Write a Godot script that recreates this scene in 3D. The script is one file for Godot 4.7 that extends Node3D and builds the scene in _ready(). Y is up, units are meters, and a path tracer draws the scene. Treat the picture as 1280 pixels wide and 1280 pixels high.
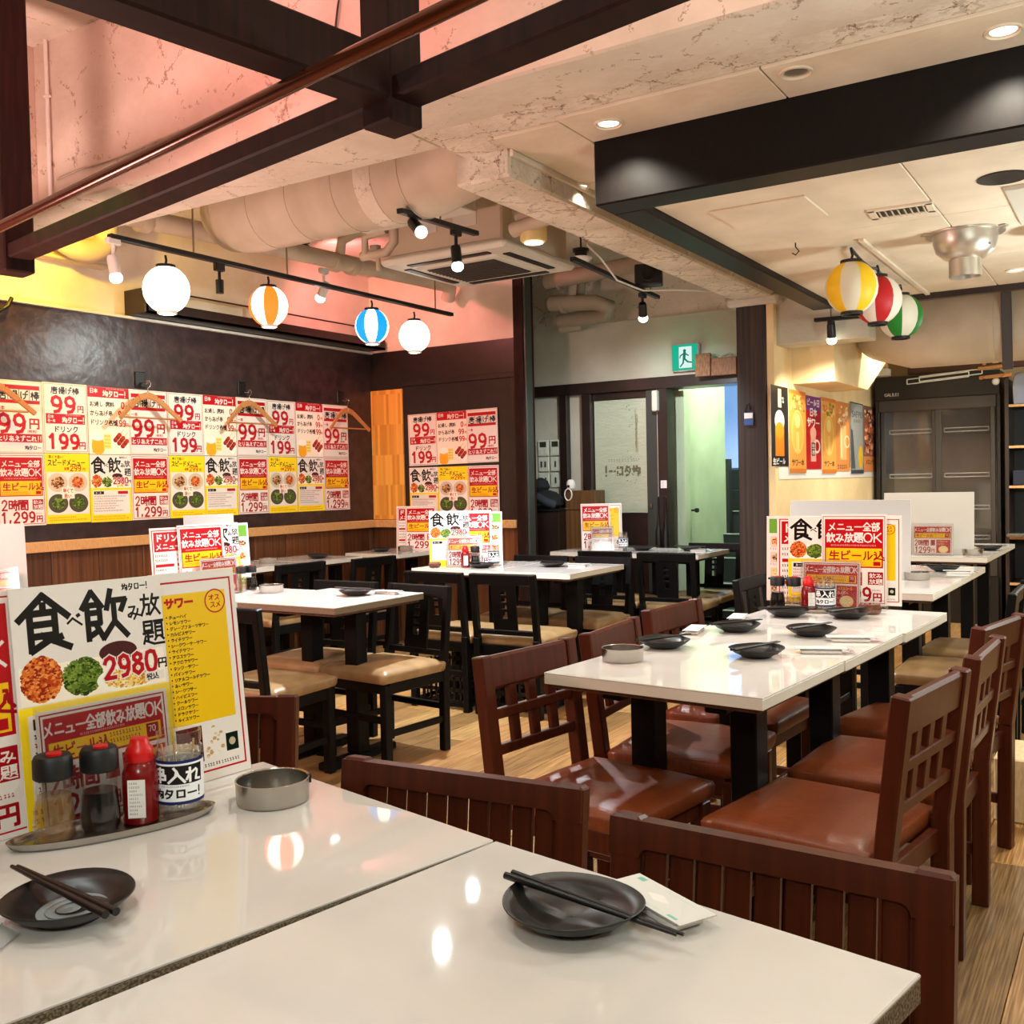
extends Node3D
# ------------------------------------------------------------------ state
var M := {}
var G := {}
var names := {}
var rng := RandomNumberGenerator.new()

func _ready():
	rng.seed = 7
	setup_view()
	setup_light()
	make_glyphs()
	make_materials()
	make_prints()
	build_shell()
	build_ceiling()
	build_frame()
	build_entry()
	build_right_end()
	build_services()
	build_lanterns()
	build_wall_posters()
	build_furniture()
	build_front_table()
	build_mid_table_things()
	build_far_table_things()
	build_small_details()

func setup_view():
	var cam := Camera3D.new()
	cam.name = "camera"
	cam.position = Vector3(0, 1.25, 0)
	cam.rotation_degrees = Vector3(-1.656, 32.316, -1.271)
	cam.fov = 54.23
	cam.near = 0.05
	add_child(cam)
	cam.current = true
	var we := WorldEnvironment.new()
	we.name = "environment"
	var e := Environment.new()
	e.background_mode = Environment.BG_COLOR
	e.background_color = Color(0.02, 0.02, 0.025)
	e.tonemap_mode = Environment.TONE_MAPPER_LINEAR
	e.tonemap_exposure = EXPOSURE
	e.sdfgi_enabled = true
	e.ssao_enabled = true
	e.ssil_enabled = true
	we.environment = e
	add_child(we)

# ------------------------------------------------------------------ light
const EXPOSURE := 0.88
const WARM := Color(1.0, 0.97, 0.90)
const NEUTRAL := Color(0.96, 1.0, 0.98)
const COOL := Color(0.93, 0.97, 1.0)
const PINK := Color(1.0, 0.53, 0.55)
const ROSE := Color(1.0, 0.80, 0.77)
const YELLOW := Color(1.0, 0.82, 0.22)
# recessed ceiling lamps: [x, ceiling y, z, energy, colour]
const DOWNLIGHTS := [
	[-1.567, 2.5, -3.16, 1.4, WARM], [-0.898, 2.5, -3.104, 0.0, WARM], [-0.33, 2.5, -3.16, 1.6, WARM], [-2.005, 2.5, -3.749, 0.6, WARM],
	[-0.75, 3.2, -0.35, 1.1, NEUTRAL], [-1.9, 3.2, -0.9, 1.3, NEUTRAL], [-0.7, 3.2, -1.9, 0.3, NEUTRAL], [0.6, 3.2, -1.2, 1.2, WARM],  # high ceiling lamps out of view, placed to light the near table
	[-0.55, 2.29, -5.75, 2.0, WARM],  # unseen, placed to light the tables under the lowered ceiling
	[-1.35, 2.55, -7.9, 3.0, WARM], [-0.4, 2.55, -7.9, 3.0, WARM],  # unseen pair, placed to light the fridge end
]
# added globe lamps out of view, soft fill for ceilings and tables: [x, y, z, energy]
const FILL_GLOBES := [[0.45, 1.70, -2.4, 1.1, NEUTRAL], [0.25, 1.55, -4.7, 2.0, NEUTRAL], [-3.75, 1.40, -1.5, 4.6, ROSE], [0.3, 2.2, 0.9, 2.2, NEUTRAL], [0.4, 1.70, -8.1, 1.5, NEUTRAL]]

func setup_light():
	pass   # every lamp carries its own light, see make_downlight, make_spot and make_lantern

# ------------------------------------------------------------------ naming
func numbered(n: String) -> String:
	if not names.has(n):
		names[n] = 0
		return n
	names[n] += 1
	return "%s_%03d" % [n, names[n]]

func tag(o, label: String, category: String, group := ""):
	o.set_meta("label", label)
	o.set_meta("category", category)
	if group != "":
		o.set_meta("group", group)
	return o

func thing(n: String, label: String, category: String, pos := Vector3.ZERO, turn := 0.0, group := "") -> Node3D:
	var o := Node3D.new()
	o.name = numbered(n)
	add_child(o)
	o.position = pos
	o.rotation_degrees.y = turn
	tag(o, label, category, group)
	return o

func structure(n: String) -> Node3D:
	var o := Node3D.new()
	o.name = numbered(n)
	o.set_meta("kind", "structure")
	add_child(o)
	return o

func part(parent, n: String, mesh: Mesh, mat: Material = null, pos := Vector3.ZERO, rot := Vector3.ZERO) -> MeshInstance3D:
	var o := MeshInstance3D.new()
	o.name = n
	o.mesh = mesh
	if mat:
		o.material_override = mat
	o.position = pos
	o.rotation_degrees = rot
	parent.add_child(o, true)
	return o

func single(n: String, label: String, category: String, mesh: Mesh, mat: Material, pos := Vector3.ZERO, rot := Vector3.ZERO, group := "") -> MeshInstance3D:
	var o := part(self, numbered(n), mesh, mat, pos, rot)
	tag(o, label, category, group)
	return o

func copy(src, label: String, pos: Vector3, turn := 0.0, group := ""):
	var c = src.duplicate()
	c.name = numbered(src.get_meta("base_name"))
	add_child(c)
	c.position = pos
	c.rotation_degrees = Vector3(0, turn, 0)
	c.set_meta("label", label)
	if group != "":
		c.set_meta("group", group)
	return c

# ------------------------------------------------------------------ mesh building
func new_st() -> SurfaceTool:
	var st := SurfaceTool.new()
	st.begin(Mesh.PRIMITIVE_TRIANGLES)
	st.set_smooth_group(-1)
	return st

func done(st: SurfaceTool) -> ArrayMesh:
	st.generate_normals()
	return st.commit()

func tri(st: SurfaceTool, a: Vector3, b: Vector3, c: Vector3):
	st.add_vertex(a); st.add_vertex(b); st.add_vertex(c)

# a, b, c, d run counter-clockwise seen from outside
func quad(st: SurfaceTool, a: Vector3, b: Vector3, c: Vector3, d: Vector3):
	tri(st, a, c, b)
	tri(st, a, d, c)

# convex face turned away from a centre
func face(st: SurfaceTool, p: Array, centre: Vector3):
	var n: Vector3 = (p[1] - p[0]).cross(p[2] - p[0])
	var m := Vector3.ZERO
	for v in p:
		m += v
	m /= p.size()
	var flip := n.dot(m - centre) > 0
	for i in range(1, p.size() - 1):
		if flip:
			tri(st, p[0], p[i + 1], p[i])
		else:
			tri(st, p[0], p[i], p[i + 1])

func box(st: SurfaceTool, c: Vector3, s: Vector3, bevel := 0.004, b := Basis()):
	var h := s * 0.5
	bevel = min(bevel, min(h.x, min(h.y, h.z)) * 0.9)
	var V := {}
	for sx in [-1, 1]:
		for sy in [-1, 1]:
			for sz in [-1, 1]:
				for ax in 3:
					var p := Vector3(sx * h.x, sy * h.y, sz * h.z)
					for k in 3:
						if k != ax:
							p[k] -= [sx, sy, sz][k] * bevel
					V[[sx, sy, sz, ax]] = c + b * p
	st.set_smooth_group(-1)
	for ax in 3:
		for s1 in [-1, 1]:
			var pts := []
			for q in [[-1, -1], [1, -1], [1, 1], [-1, 1]]:
				var k := [0, 0, 0]
				k[ax] = s1; k[(ax + 1) % 3] = q[0]; k[(ax + 2) % 3] = q[1]
				pts.append(V[[k[0], k[1], k[2], ax]])
			face(st, pts, c)
	if bevel <= 0.0:
		return
	for ax in 3:   # edges that run along ax
		var a1 := (ax + 1) % 3
		var a2 := (ax + 2) % 3
		for s1 in [-1, 1]:
			for s2 in [-1, 1]:
				var k := [0, 0, 0]
				k[a1] = s1; k[a2] = s2
				k[ax] = -1
				var p0 = V[[k[0], k[1], k[2], a1]]
				var p3 = V[[k[0], k[1], k[2], a2]]
				k[ax] = 1
				var p1 = V[[k[0], k[1], k[2], a1]]
				var p2 = V[[k[0], k[1], k[2], a2]]
				face(st, [p0, p1, p2, p3], c)
	for sx in [-1, 1]:
		for sy in [-1, 1]:
			for sz in [-1, 1]:
				face(st, [V[[sx, sy, sz, 0]], V[[sx, sy, sz, 1]], V[[sx, sy, sz, 2]]], c)

func box_mesh(s: Vector3, bevel := 0.004) -> ArrayMesh:
	var st := new_st()
	box(st, Vector3.ZERO, s, bevel)
	return done(st)

# bar between two points with a rectangular section; up gives the section's height direction
func bar(st: SurfaceTool, a: Vector3, b: Vector3, w: float, h: float, bevel := 0.003, up := Vector3.UP):
	var z := (b - a).normalized()
	var x := up.cross(z)
	if x.length() < 0.01:
		x = Vector3.RIGHT.cross(z)
	x = x.normalized()
	var y := z.cross(x)
	box(st, (a + b) * 0.5, Vector3(w, h, a.distance_to(b)), bevel, Basis(x, y, z))

func tube(st: SurfaceTool, pts: Array, r: float, n := 10, caps := true, r2 := -1.0):
	var rings := []
	var last_x := Vector3.ZERO
	for i in pts.size():
		var t: Vector3
		if i == 0: t = pts[1] - pts[0]
		elif i == pts.size() - 1: t = pts[i] - pts[i - 1]
		else: t = (pts[i + 1] - pts[i]).normalized() + (pts[i] - pts[i - 1]).normalized()
		t = t.normalized()
		var x: Vector3
		if i == 0:
			x = t.cross(Vector3.UP)
			if x.length() < 0.05: x = t.cross(Vector3.RIGHT)
		else:
			x = last_x - t * last_x.dot(t)
		x = x.normalized()
		last_x = x
		var y := t.cross(x)
		var rr := r if r2 < 0.0 else lerpf(r, r2, float(i) / (pts.size() - 1))
		var ring := []
		for k in n:
			var a := TAU * k / n
			ring.append(pts[i] + (x * cos(a) + y * sin(a)) * rr)
		rings.append(ring)
	st.set_smooth_group(1)
	for i in rings.size() - 1:
		for k in n:
			quad(st, rings[i][k], rings[i][(k + 1) % n], rings[i + 1][(k + 1) % n], rings[i + 1][k])
	st.set_smooth_group(-1)
	if caps:
		face(st, rings[0], pts[1])
		face(st, rings[-1], pts[-2])

func tube_mesh(pts: Array, r: float, n := 10) -> ArrayMesh:
	var st := new_st()
	tube(st, pts, r, n)
	return done(st)

# profile of Vector2(radius, height) from bottom to top on the outside; sharp corners split the shading; sx, sz stretch it
func lathe(st: SurfaceTool, prof: Array, n := 24, at := Vector3.ZERO, b := Basis()):
	var grp := 2
	for i in prof.size() - 1:
		if i > 0:
			var d1: Vector2 = (prof[i] - prof[i - 1]).normalized()
			var d2: Vector2 = (prof[i + 1] - prof[i]).normalized()
			if d1.dot(d2) < 0.75:
				grp += 1
		st.set_smooth_group(grp)
		for k in n:
			var a0 := TAU * k / n
			var a1 := TAU * (k + 1) / n
			var p0 := at + b * Vector3(cos(a0) * prof[i].x, prof[i].y, sin(a0) * prof[i].x)
			var p1 := at + b * Vector3(cos(a1) * prof[i].x, prof[i].y, sin(a1) * prof[i].x)
			var p2 := at + b * Vector3(cos(a1) * prof[i + 1].x, prof[i + 1].y, sin(a1) * prof[i + 1].x)
			var p3 := at + b * Vector3(cos(a0) * prof[i + 1].x, prof[i + 1].y, sin(a0) * prof[i + 1].x)
			if prof[i].x > 1e-6: tri(st, p0, p1, p2)
			if prof[i + 1].x > 1e-6: tri(st, p0, p2, p3)
	st.set_smooth_group(-1)

func lathe_mesh(prof: Array, n := 24, b := Basis()) -> ArrayMesh:
	var st := new_st()
	lathe(st, prof, n, Vector3.ZERO, b)
	return done(st)

func v2(list: Array) -> Array:
	var r := []
	for i in range(0, list.size(), 2):
		r.append(Vector2(list[i], list[i + 1]))
	return r

# flat polygon (x, y) given thickness along z
func prism(st: SurfaceTool, poly: Array, z0: float, z1: float, b := Basis(), at := Vector3.ZERO):
	var idx := Geometry2D.triangulate_polygon(PackedVector2Array(poly))
	var area := 0.0
	for i in poly.size():
		area += poly[i].cross(poly[(i + 1) % poly.size()])
	for i in range(0, idx.size(), 3):
		var t := [poly[idx[i]], poly[idx[i + 1]], poly[idx[i + 2]]]
		var ccw: bool = (t[1] - t[0]).cross(t[2] - t[0]) > 0
		for zz in [z0, z1]:
			var q := []
			for v in t:
				q.append(at + b * Vector3(v.x, v.y, zz))
			if ccw == (zz == max(z0, z1)):
				tri(st, q[0], q[2], q[1])
			else:
				tri(st, q[0], q[1], q[2])
	for i in poly.size():
		var p = poly[i]
		var q = poly[(i + 1) % poly.size()]
		var zl: float = min(z0, z1)
		var zh: float = max(z0, z1)
		if area > 0:
			quad(st, at + b * Vector3(p.x, p.y, zl), at + b * Vector3(q.x, q.y, zl), at + b * Vector3(q.x, q.y, zh), at + b * Vector3(p.x, p.y, zh))
		else:
			quad(st, at + b * Vector3(q.x, q.y, zl), at + b * Vector3(p.x, p.y, zl), at + b * Vector3(p.x, p.y, zh), at + b * Vector3(q.x, q.y, zh))

func sheet_mesh(w: float, h: float, thick: float, front: Material, body: Material, rows := 1, bow := 0.0) -> ArrayMesh:
	# upright sheet, base centre at the origin, print on the +z face
	var st := new_st()
	box(st, Vector3(0, h * 0.5, 0), Vector3(w, h, thick), thick * 0.2)
	var m := done(st)
	m.surface_set_material(0, body)
	var f := SurfaceTool.new()
	f.begin(Mesh.PRIMITIVE_TRIANGLES)
	f.set_normal(Vector3(0, 0, 1))
	var z := thick * 0.5 + 0.0004
	var e := 0.0006
	var P := [Vector3(-w * 0.5 + e, e, z), Vector3(w * 0.5 - e, e, z), Vector3(w * 0.5 - e, h - e, z), Vector3(-w * 0.5 + e, h - e, z)]
	var U := [Vector2(0, 1), Vector2(1, 1), Vector2(1, 0), Vector2(0, 0)]
	for i in [0, 2, 1, 0, 3, 2]:
		f.set_uv(U[i])
		f.set_normal(Vector3(0, 0, 1))
		f.add_vertex(P[i])
	f.commit(m)
	m.surface_set_material(1, front)
	return m

# soft seat pad: rounded box with a domed top, base at y = 0
func cushion_mesh(w: float, d: float, h: float, dome := 0.012, r := 0.018) -> ArrayMesh:
	var st := new_st()
	var n := 8
	var g := []
	for i in n + 1:
		var row := []
		for j in n + 1:
			var u := -1.0 + 2.0 * i / n
			var v := -1.0 + 2.0 * j / n
			u = sign(u) * pow(abs(u), 0.6)
			v = sign(v) * pow(abs(v), 0.6)
			var x := u * (w * 0.5 - r * 0.3)
			var z := v * (d * 0.5 - r * 0.3)
			var ex: float = max(0.0, abs(u) - 0.9) / 0.1
			var ez: float = max(0.0, abs(v) - 0.9) / 0.1
			var drop: float = r * (1.0 - sqrt(max(0.0, 1.0 - min(1.0, max(ex, ez)) * 0.99)))
			row.append(Vector3(x, h - drop * 0.8 + dome * (1 - u * u) * (1 - v * v), z))
		g.append(row)
	st.set_smooth_group(1)
	for i in n:
		for j in n:
			quad(st, g[i][j], g[i][j + 1], g[i + 1][j + 1], g[i + 1][j])
	var rim := []
	for i in n: rim.append(g[i][0])
	for j in n: rim.append(g[n][j])
	for i in n: rim.append(g[n - i][n])
	for j in n: rim.append(g[0][n - j])
	var c := Vector3(0, h * 0.5, 0)
	var prev := rim
	for lev in [[0.62, 1.0 + r * 0.6 / w], [0.2, 1.0 + r * 0.3 / w], [0.0, 0.985]]:
		var ring := []
		for p in rim:
			ring.append(Vector3(p.x * lev[1], h * lev[0], p.z * lev[1]))
		for i in ring.size():
			var k := (i + 1) % ring.size()
			face(st, [prev[i], prev[k], ring[k], ring[i]], c)
		prev = ring
	st.set_smooth_group(-1)
	var bot := []
	for p in prev: bot.append(p)
	face(st, bot, c)
	return done(st)

# ------------------------------------------------------------------ print: a small canvas with stroke lettering
var ink: Image
const LV := "0123456789abcdefghij"

func canvas(w: int, h: int, c: Color):
	ink = Image.create(w, h, false, Image.FORMAT_RGBA8)
	ink.fill(c)

func rect(x: float, y: float, w: float, h: float, c: Color):
	ink.fill_rect(Rect2i(int(round(x)), int(round(y)), max(1, int(round(w))), max(1, int(round(h)))), c)

func frame(x: float, y: float, w: float, h: float, t: float, c: Color):
	rect(x, y, w, t, c); rect(x, y + h - t, w, t, c); rect(x, y, t, h, c); rect(x + w - t, y, t, h, c)

func poly(p: Array, c: Color):   # convex
	var y0 := 1e9
	var y1 := -1e9
	for v in p:
		y0 = min(y0, v.y); y1 = max(y1, v.y)
	var n := p.size()
	for yy in range(int(floor(y0)), int(ceil(y1)) + 1):
		var s := yy + 0.5
		var a := 1e9
		var b := -1e9
		for i in n:
			var u: Vector2 = p[i]
			var v: Vector2 = p[(i + 1) % n]
			if (u.y <= s and v.y > s) or (v.y <= s and u.y > s):
				var x: float = u.x + (s - u.y) / (v.y - u.y) * (v.x - u.x)
				a = min(a, x); b = max(b, x)
		if b >= a:
			var xa := int(round(a))
			var xb := int(round(b))
			if xb > xa:
				ink.fill_rect(Rect2i(xa, yy, xb - xa, 1), c)

func disc(x: float, y: float, rx: float, ry: float, c: Color):
	for yy in range(int(floor(y - ry)), int(ceil(y + ry)) + 1):
		var t: float = (yy + 0.5 - y) / ry
		if abs(t) < 1.0:
			var hw: float = rx * sqrt(1.0 - t * t)
			var xa := int(round(x - hw))
			var xb := int(round(x + hw))
			if xb > xa:
				ink.fill_rect(Rect2i(xa, yy, xb - xa, 1), c)

func ring(x: float, y: float, r: float, t: float, c: Color):
	var p := Vector2(x + r, y)
	for i in 25:
		var a := TAU * i / 24.0
		var q := Vector2(x + cos(a) * r, y + sin(a) * r)
		stroke(p, q, t, c)
		p = q

func stroke(a: Vector2, b: Vector2, t: float, c: Color):
	var d := b - a
	if d.length() < 0.01:
		disc(a.x, a.y, t * 0.5, t * 0.5, c)
		return
	d = d.normalized()
	var n := Vector2(-d.y, d.x) * t * 0.5
	d *= t * 0.32
	poly([a - d + n, b + d + n, b + d - n, a - d - n], c)

func text_width(s: String, size: float, adv: float) -> float:
	var w := 0.0
	for ch in s:
		w += size * adv * (0.66 if ch in "0123456789" else (0.42 if ch in "!,.()・ " else 1.0))
	return w

# s in stroke letters; size = cell height, wide = horizontal stretch, thick = stroke width as a share of the size
func text(x: float, y: float, size: float, s: String, c: Color, thick := 0.1, adv := 1.0, wide := 1.0):
	for ch in s:
		var k := 0.66 if ch in "0123456789" else (0.42 if ch in "!,.()・ " else 1.0)
		if G.has(ch):
			var t: float = max(1.0, size * thick)
			for sp in G[ch]:
				for i in sp.size() - 1:
					var sc := k * adv * wide if k < 0.99 else wide * adv
					stroke(Vector2(x + sp[i].x * size * sc, y + sp[i].y * size), Vector2(x + sp[i + 1].x * size * sc, y + sp[i + 1].y * size), t, c)
		x += size * adv * k * wide
	return x

func text_c(cx: float, y: float, size: float, s: String, c: Color, thick := 0.1, adv := 1.0):
	text(cx - text_width(s, size, adv) * 0.5, y, size, s, c, thick, adv)

# a line of print too small to read
func small_line(x: float, y: float, w: float, h: float, c: Color):
	var e := x + w
	while x < e - h * 0.6:
		rect(x, y, h * rng.randf_range(0.25, 0.5), h * 0.25, c)
		rect(x + h * 0.25, y, max(1.0, h * 0.15), h, c)
		rect(x, y + h * rng.randf_range(0.5, 0.85), h * 0.6, max(1.0, h * 0.16), c)
		x += h * rng.randf_range(0.85, 1.2)

func blobs(x: float, y: float, w: float, h: float, cols: Array, n: int, r0: float, r1: float, round_set := false):
	for i in n:
		var c: Color = cols[rng.randi() % cols.size()]
		var r := rng.randf_range(r0, r1)
		var an := rng.randf_range(0, TAU)
		var rad := sqrt(rng.randf())
		var px: float = x + w * 0.5 + cos(an) * rad * (w * 0.5 - r) if round_set else rng.randf_range(x + r, x + w - r)
		var py: float = y + h * 0.5 + sin(an) * rad * (h * 0.5 - r * 0.7) if round_set else rng.randf_range(y + r * 0.7, y + h - r * 0.7)
		disc(px, py, r, r * rng.randf_range(0.55, 0.9), c)

func ink_texture() -> ImageTexture:
	ink.generate_mipmaps()
	return ImageTexture.create_from_image(ink)

func print_mat(rough := 0.32) -> StandardMaterial3D:
	var m := StandardMaterial3D.new()
	m.albedo_texture = ink_texture()
	m.roughness = rough
	m.metallic_specular = 0.4
	return m

func make_glyphs():
	var src := {
		"ー": "2a.ia", "ド": "62.6i 68.fc b3.d6 f2.h5", "リ": "53.5b e2.ec.bg.7i", "ン": "35.79 3h.9g.eb.h6", "ク": "72.58.3b 64.g4.eb.ag.5i",
		"タ": "72.58.3b 64.g4.eb.ag.5i 79.dc", "ロ": "44.4h 44.g4.gh 4g.gg", "メ": "f2.ba.7f.2i 56.9a.gg", "ニ": "55.f5 2f.if", "ュ": "5a.ea.dh 2h.ih",
		"ビ": "43.4h.gh 4a.f7 e2.f5 h1.i4", "ピ": "43.4h.gh 4a.f7 g1.h1.i3.h4.g4.f3.g1", "ル": "63.6c.3i b2.bh.ee.i9", "ス": "44.f4.da.8f.2i bc.hi",
		"サ": "17.i7 62.6c e2.eb.bg.7i", "ワ": "3a.34.h4.ga.dg.8i", "チ": "f2.93.44 1a.ia a3.ac.8g.4i", "レ": "53.5h.bf.h9", "モ": "44.g4 1a.ia 94.9h.hh",
		"グ": "72.58.3b 64.e4.da.9g.4i f2.g4 h1.i3", "プ": "24.f4.ea.bf.5i g1.h1.i3.h4.g4.f3.g1", "フ": "34.g4.ea.bf.5i", "ツ": "34.69 93.b8 h3.fb.8i",
		"カ": "16.h6.gh.ch 92.8a.2i", "イ": "g2.a8.2c a9.aj", "ハ": "64.5a.1h c4.ea.ih", "ア": "24.h4.e8.ba 96.8c.4i", "オ": "16.i6 c1.ci b6.7d.2f", "シ": "34.77 28.6b 2h.9f.ha.i6",
		"ラ": "54.f4 27.h7.ec.8i", "パ": "64.5a.1h b4.da.gh g1.h1.i3.h4.g4.f3.g1", "コ": "34.h4.hh.2h", "ミ": "53.g6 48.fb 3d.gi", "キ": "26.h4 1c.id 82.bi", "ザ": "17.g7 62.6c d3.db.bg.7i g1.h3 i0.j2",
		"げ": "33.2a.3h 78.i8 d3.dc.bg.8i f1.g3 h0.i2", "お": "26.b6 72.7g.5i.2f.6b.dc.ge.ei.bi f4.i7", "し": "62.6e.8h.ch.hd", "か": "16.d6.cf.ai.7g 82.6c.2i f4.i9", "ら": "62.b4 56.4d.9a.ea.ge.di.7j",
		"あ": "25.g5 82.8c.9h e8.bf.6i.2f.5b.ab.gc.if.fi.cj", "と": "62.8a g6.8b.4e.6h.hh", "り": "53.4b.6d e2.ec.bg.7j", "え": "72.d4 47.f7.2i 9d.bd.bg.ci.hi", "ず": "15.i5 b1.bc.9e.7c.9a.bb.bd.9h.5j f1.g3",
		"こ": "44.f4 3d.5h.hh", "れ": "52.5j 17.57.1g 59.c5.e7.ch.ii", "み": "34.b4.5g.2f.2d.6b.bd.if f7.eb.9j", "べ": "2c.87.if d4.e6 f3.g5", "く": "e2.4a.ej", "て": "14.i4.b7.8c.bh.gi", "い": "35.3c.6h.9e e6.hd", "た": "15.95 72.1i a8.h8 9e.bi.ii", "ち": "15.h5 82.6b.cb.he.ei.7j",
		"円": "23.2j 23.i3.ij.fj a3.ab 2b.ib", "一": "1a.ia", "均": "17.87 42.4f 1g.8c b2.9a a6.i6.ih.ei cb.gb bf.gd",
		"唐": "a1.a3 33.i3 33.3a.1i 66.g6.ga 58.j8 6a.ga a4.ad 6d.6j.gj.gd.6d", "揚": "16.76 52.5i.3h 1d.7a a1.a7.h7.h1.a1 a4.h4 89.j9 b9.8e ab.ib.hj.ej dc.9i gc.ci",
		"棒": "16.76 42.4j 46.1d 47.7b 93.i3 a6.h6 89.j9 d1.d6.8d e7.jd bc.gc 9f.if dc.dj", "本": "16.i6 a1.aj a6.1f a6.jf 6f.ef", "税": "72.24 17.87 53.5j 57.1d 58.8b b1.c4 h1.f4 a5.aa.ha.h5.a5 ca.bf.8j fa.fi.ji",
		"別": "32.37.97.92.32 3a.aa.9i.6i 68.5d.1j d3.dc h1.hj.ej", "通": "23.55 18.58.5e.2g 1i.6f.ag.ji 92.h2.d5 86.8f 86.i6.if 89.i9 8c.ic d6.df", "席": "a1.a3 33.j3 33.3a.1j 56.j6 84.89.f9.f4 6c.ic.ii.gi 6c.6i ca.cj",
		"料": "19.89 52.5j 24.37 94.77 59.1f 59.8d b3.d6 b8.da ae.jc g1.gj", "串": "53.58.f8.f3.53 3a.3f.hf.ha.3a a1.aj", "各": "91.39 84.g4.1d 76.jd 5c.5j.gj.gc.5c", "種": "72.24 17.87 53.5j 57.1d 58.8b b3.h2 95.j5 a7.ae.ie.i7.a7 aa.ia e3.ei 9g.jg 8i.ji",
		"全": "a1.1a a1.ja 5a.fa 5e.fe 2i.ii aa.ai", "部": "61.64 14.b4 36.49 97.89 1a.ba 3c.3j.9j.9c.3c d2.dj d2.i2.f8.ic.gg.eg", "飲": "51.17 51.97 36.3j 36.86.8d.3d 39.89 3i.7g 6d.9j d1.b8 c5.j5.h9 e6.ed.9j ed.jj",
		"食": "a0.18 a0.j8 a3.a6 56.5j 56.e6.ee.5e 5a.ea 5j.bg gf.dg 9e.jj", "放": "51.54 15.95 46.4c.1j 4a.9a.8i.6i d1.b9 c5.j5 h5.ed.9j c9.jj", "題": "21.28.98.91.21 24.94 1a.aa 5a.5h 5d.9d 3c.1i 3g.aj.jj b1.j1 f1.e3 c3.cd.id.i3.c3 c6.i6 c9.i9 dd.bg gd.jg",
		"生": "52.2b 36.i6 4b.hb 1i.ji a1.ai", "込": "23.55 18.58.5e.2g 1i.6f.ag.ji b2.d2.ea.ie c5.ba.7e", "時": "23.2g.8g.83.23 29.89 a4.i4 98.j8 e1.e8 9b.jb g9.gj.ej bd.cg", "間": "12.1j 12.92.98.18 15.95 b2.j2.jj.gj b2.b8.j8 b5.j5 6b.6i.ei.eb.6b 6e.ee",
		"早": "42.4a.ga.g2.42 46.g6 1d.jd aa.aj", "旨": "f1.54 51.57.i7 4a.4j.gj.ga.4a 4e.ge", "入": "71.a5.9b.1j a5.ca.jj", "日": "42.4j 42.g2.gj 4a.ga 4i.gi", "飯": "51.17 51.97 36.3j 36.86.8d.3d 39.89 3i.7g h2.b3.bb.9j b7.h7.dd.aj ca.jj",
		"!": "a1.ac ah.ai", "・": "aa.ab", ",": "af.8j", ".": "ah.ai", "(": "c1.8a.cj", ")": "81.ca.8j",
		"0": "a1.52.37.3c.5h.aj.fh.hc.h7.f2.a1", "1": "65.b1.bj", "2": "36.53.a1.f3.g7.db.3j.hj", "9": "h8.fb.bc.6b.47.53.a1.f3.h8.ge.di.7j", "8": "a1.53.56.a9.f6.f3.a1 a9.4c.4g.aj.gg.gc.a9", "7": "32.h2.8j", "5": "g1.51.4a.a8.fa.ge.fi.aj.4h",
		"3": "43.a1.f3.f7.a9.ga.hf.di.9j.3h", "4": "dj.d1.2e.ie", "6": "f2.b1.6 5", "O": "a1.43.1a.4h.aj.gh.ja.g3.a1", "K": "32.3j h1.3c 8a.ij", "G": "h4.e2.83.4a.7i.di.hf.hb.bb", "A": "1j.a1.jj 5c.fc", "L": "51.5j.ij", "I": "a1.aj", "E": "i1.41.4j.ij 4a.fa", "S": "h3.a1.43.58.fb.hg.bj.3h", "P": "41.4j 41.e1.h5.ea.4a",
	}
	src["6"] = "f2.b1.66.4c.6h.aj.fh.he.da.8a.5d"
	for ch in src:
		var strokes := []
		for sp in src[ch].split(" "):
			var pts := []
			for q in sp.split("."):
				pts.append(Vector2(LV.find(q[0]) / 20.0 + 0.02, LV.find(q[1]) / 20.0 + 0.02))
			strokes.append(pts)
		G[ch] = strokes

const RED := Color(0.70, 0.045, 0.09)
const DEEP := Color(0.62, 0.04, 0.09)
const YEL := Color(0.92, 0.74, 0.08)
const BLK := Color(0.06, 0.05, 0.05)
const PAPER := Color(0.90, 0.865, 0.835)

func shop_bar(x: float, y: float, w: float, h: float):
	rect(x, y, w, h, RED)
	text(x + w * 0.40, y + h * 0.25, h * 0.66, "均タロー!", PAPER, 0.17, 0.86)
	small_line(x + w * 0.5, y + h * 0.06, w * 0.4, h * 0.12, PAPER)
	text(x + w * 0.04, y + h * 0.12, h * 0.34, "日本", PAPER, 0.14, 1.0)
	text(x + w * 0.04, y + h * 0.52, h * 0.34, "生一本", PAPER, 0.14, 0.8)

func food_photo(x: float, y: float, w: float, h: float, kind: int):
	var sets := [
		[Color(0.72, 0.25, 0.08), Color(0.85, 0.42, 0.15), Color(0.55, 0.14, 0.05), Color(0.92, 0.58, 0.28)],
		[Color(0.24, 0.34, 0.08), Color(0.38, 0.48, 0.14), Color(0.15, 0.22, 0.05), Color(0.50, 0.58, 0.22)],
		[Color(0.88, 0.66, 0.26), Color(0.95, 0.80, 0.45), Color(0.75, 0.48, 0.15), Color(0.98, 0.88, 0.62)],
		[Color(0.42, 0.22, 0.10), Color(0.62, 0.38, 0.20), Color(0.28, 0.12, 0.06), Color(0.80, 0.62, 0.40)],
	]
	blobs(x, y, w, h, sets[kind], int(40 + w * h / 90.0), min(w, h) * 0.05, min(w, h) * 0.13, true)
	blobs(x, y, w, h, [sets[kind][1], sets[kind][3], sets[kind][2]], int(24 + w * h / 150.0), min(w, h) * 0.015, min(w, h) * 0.045, true)

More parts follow.
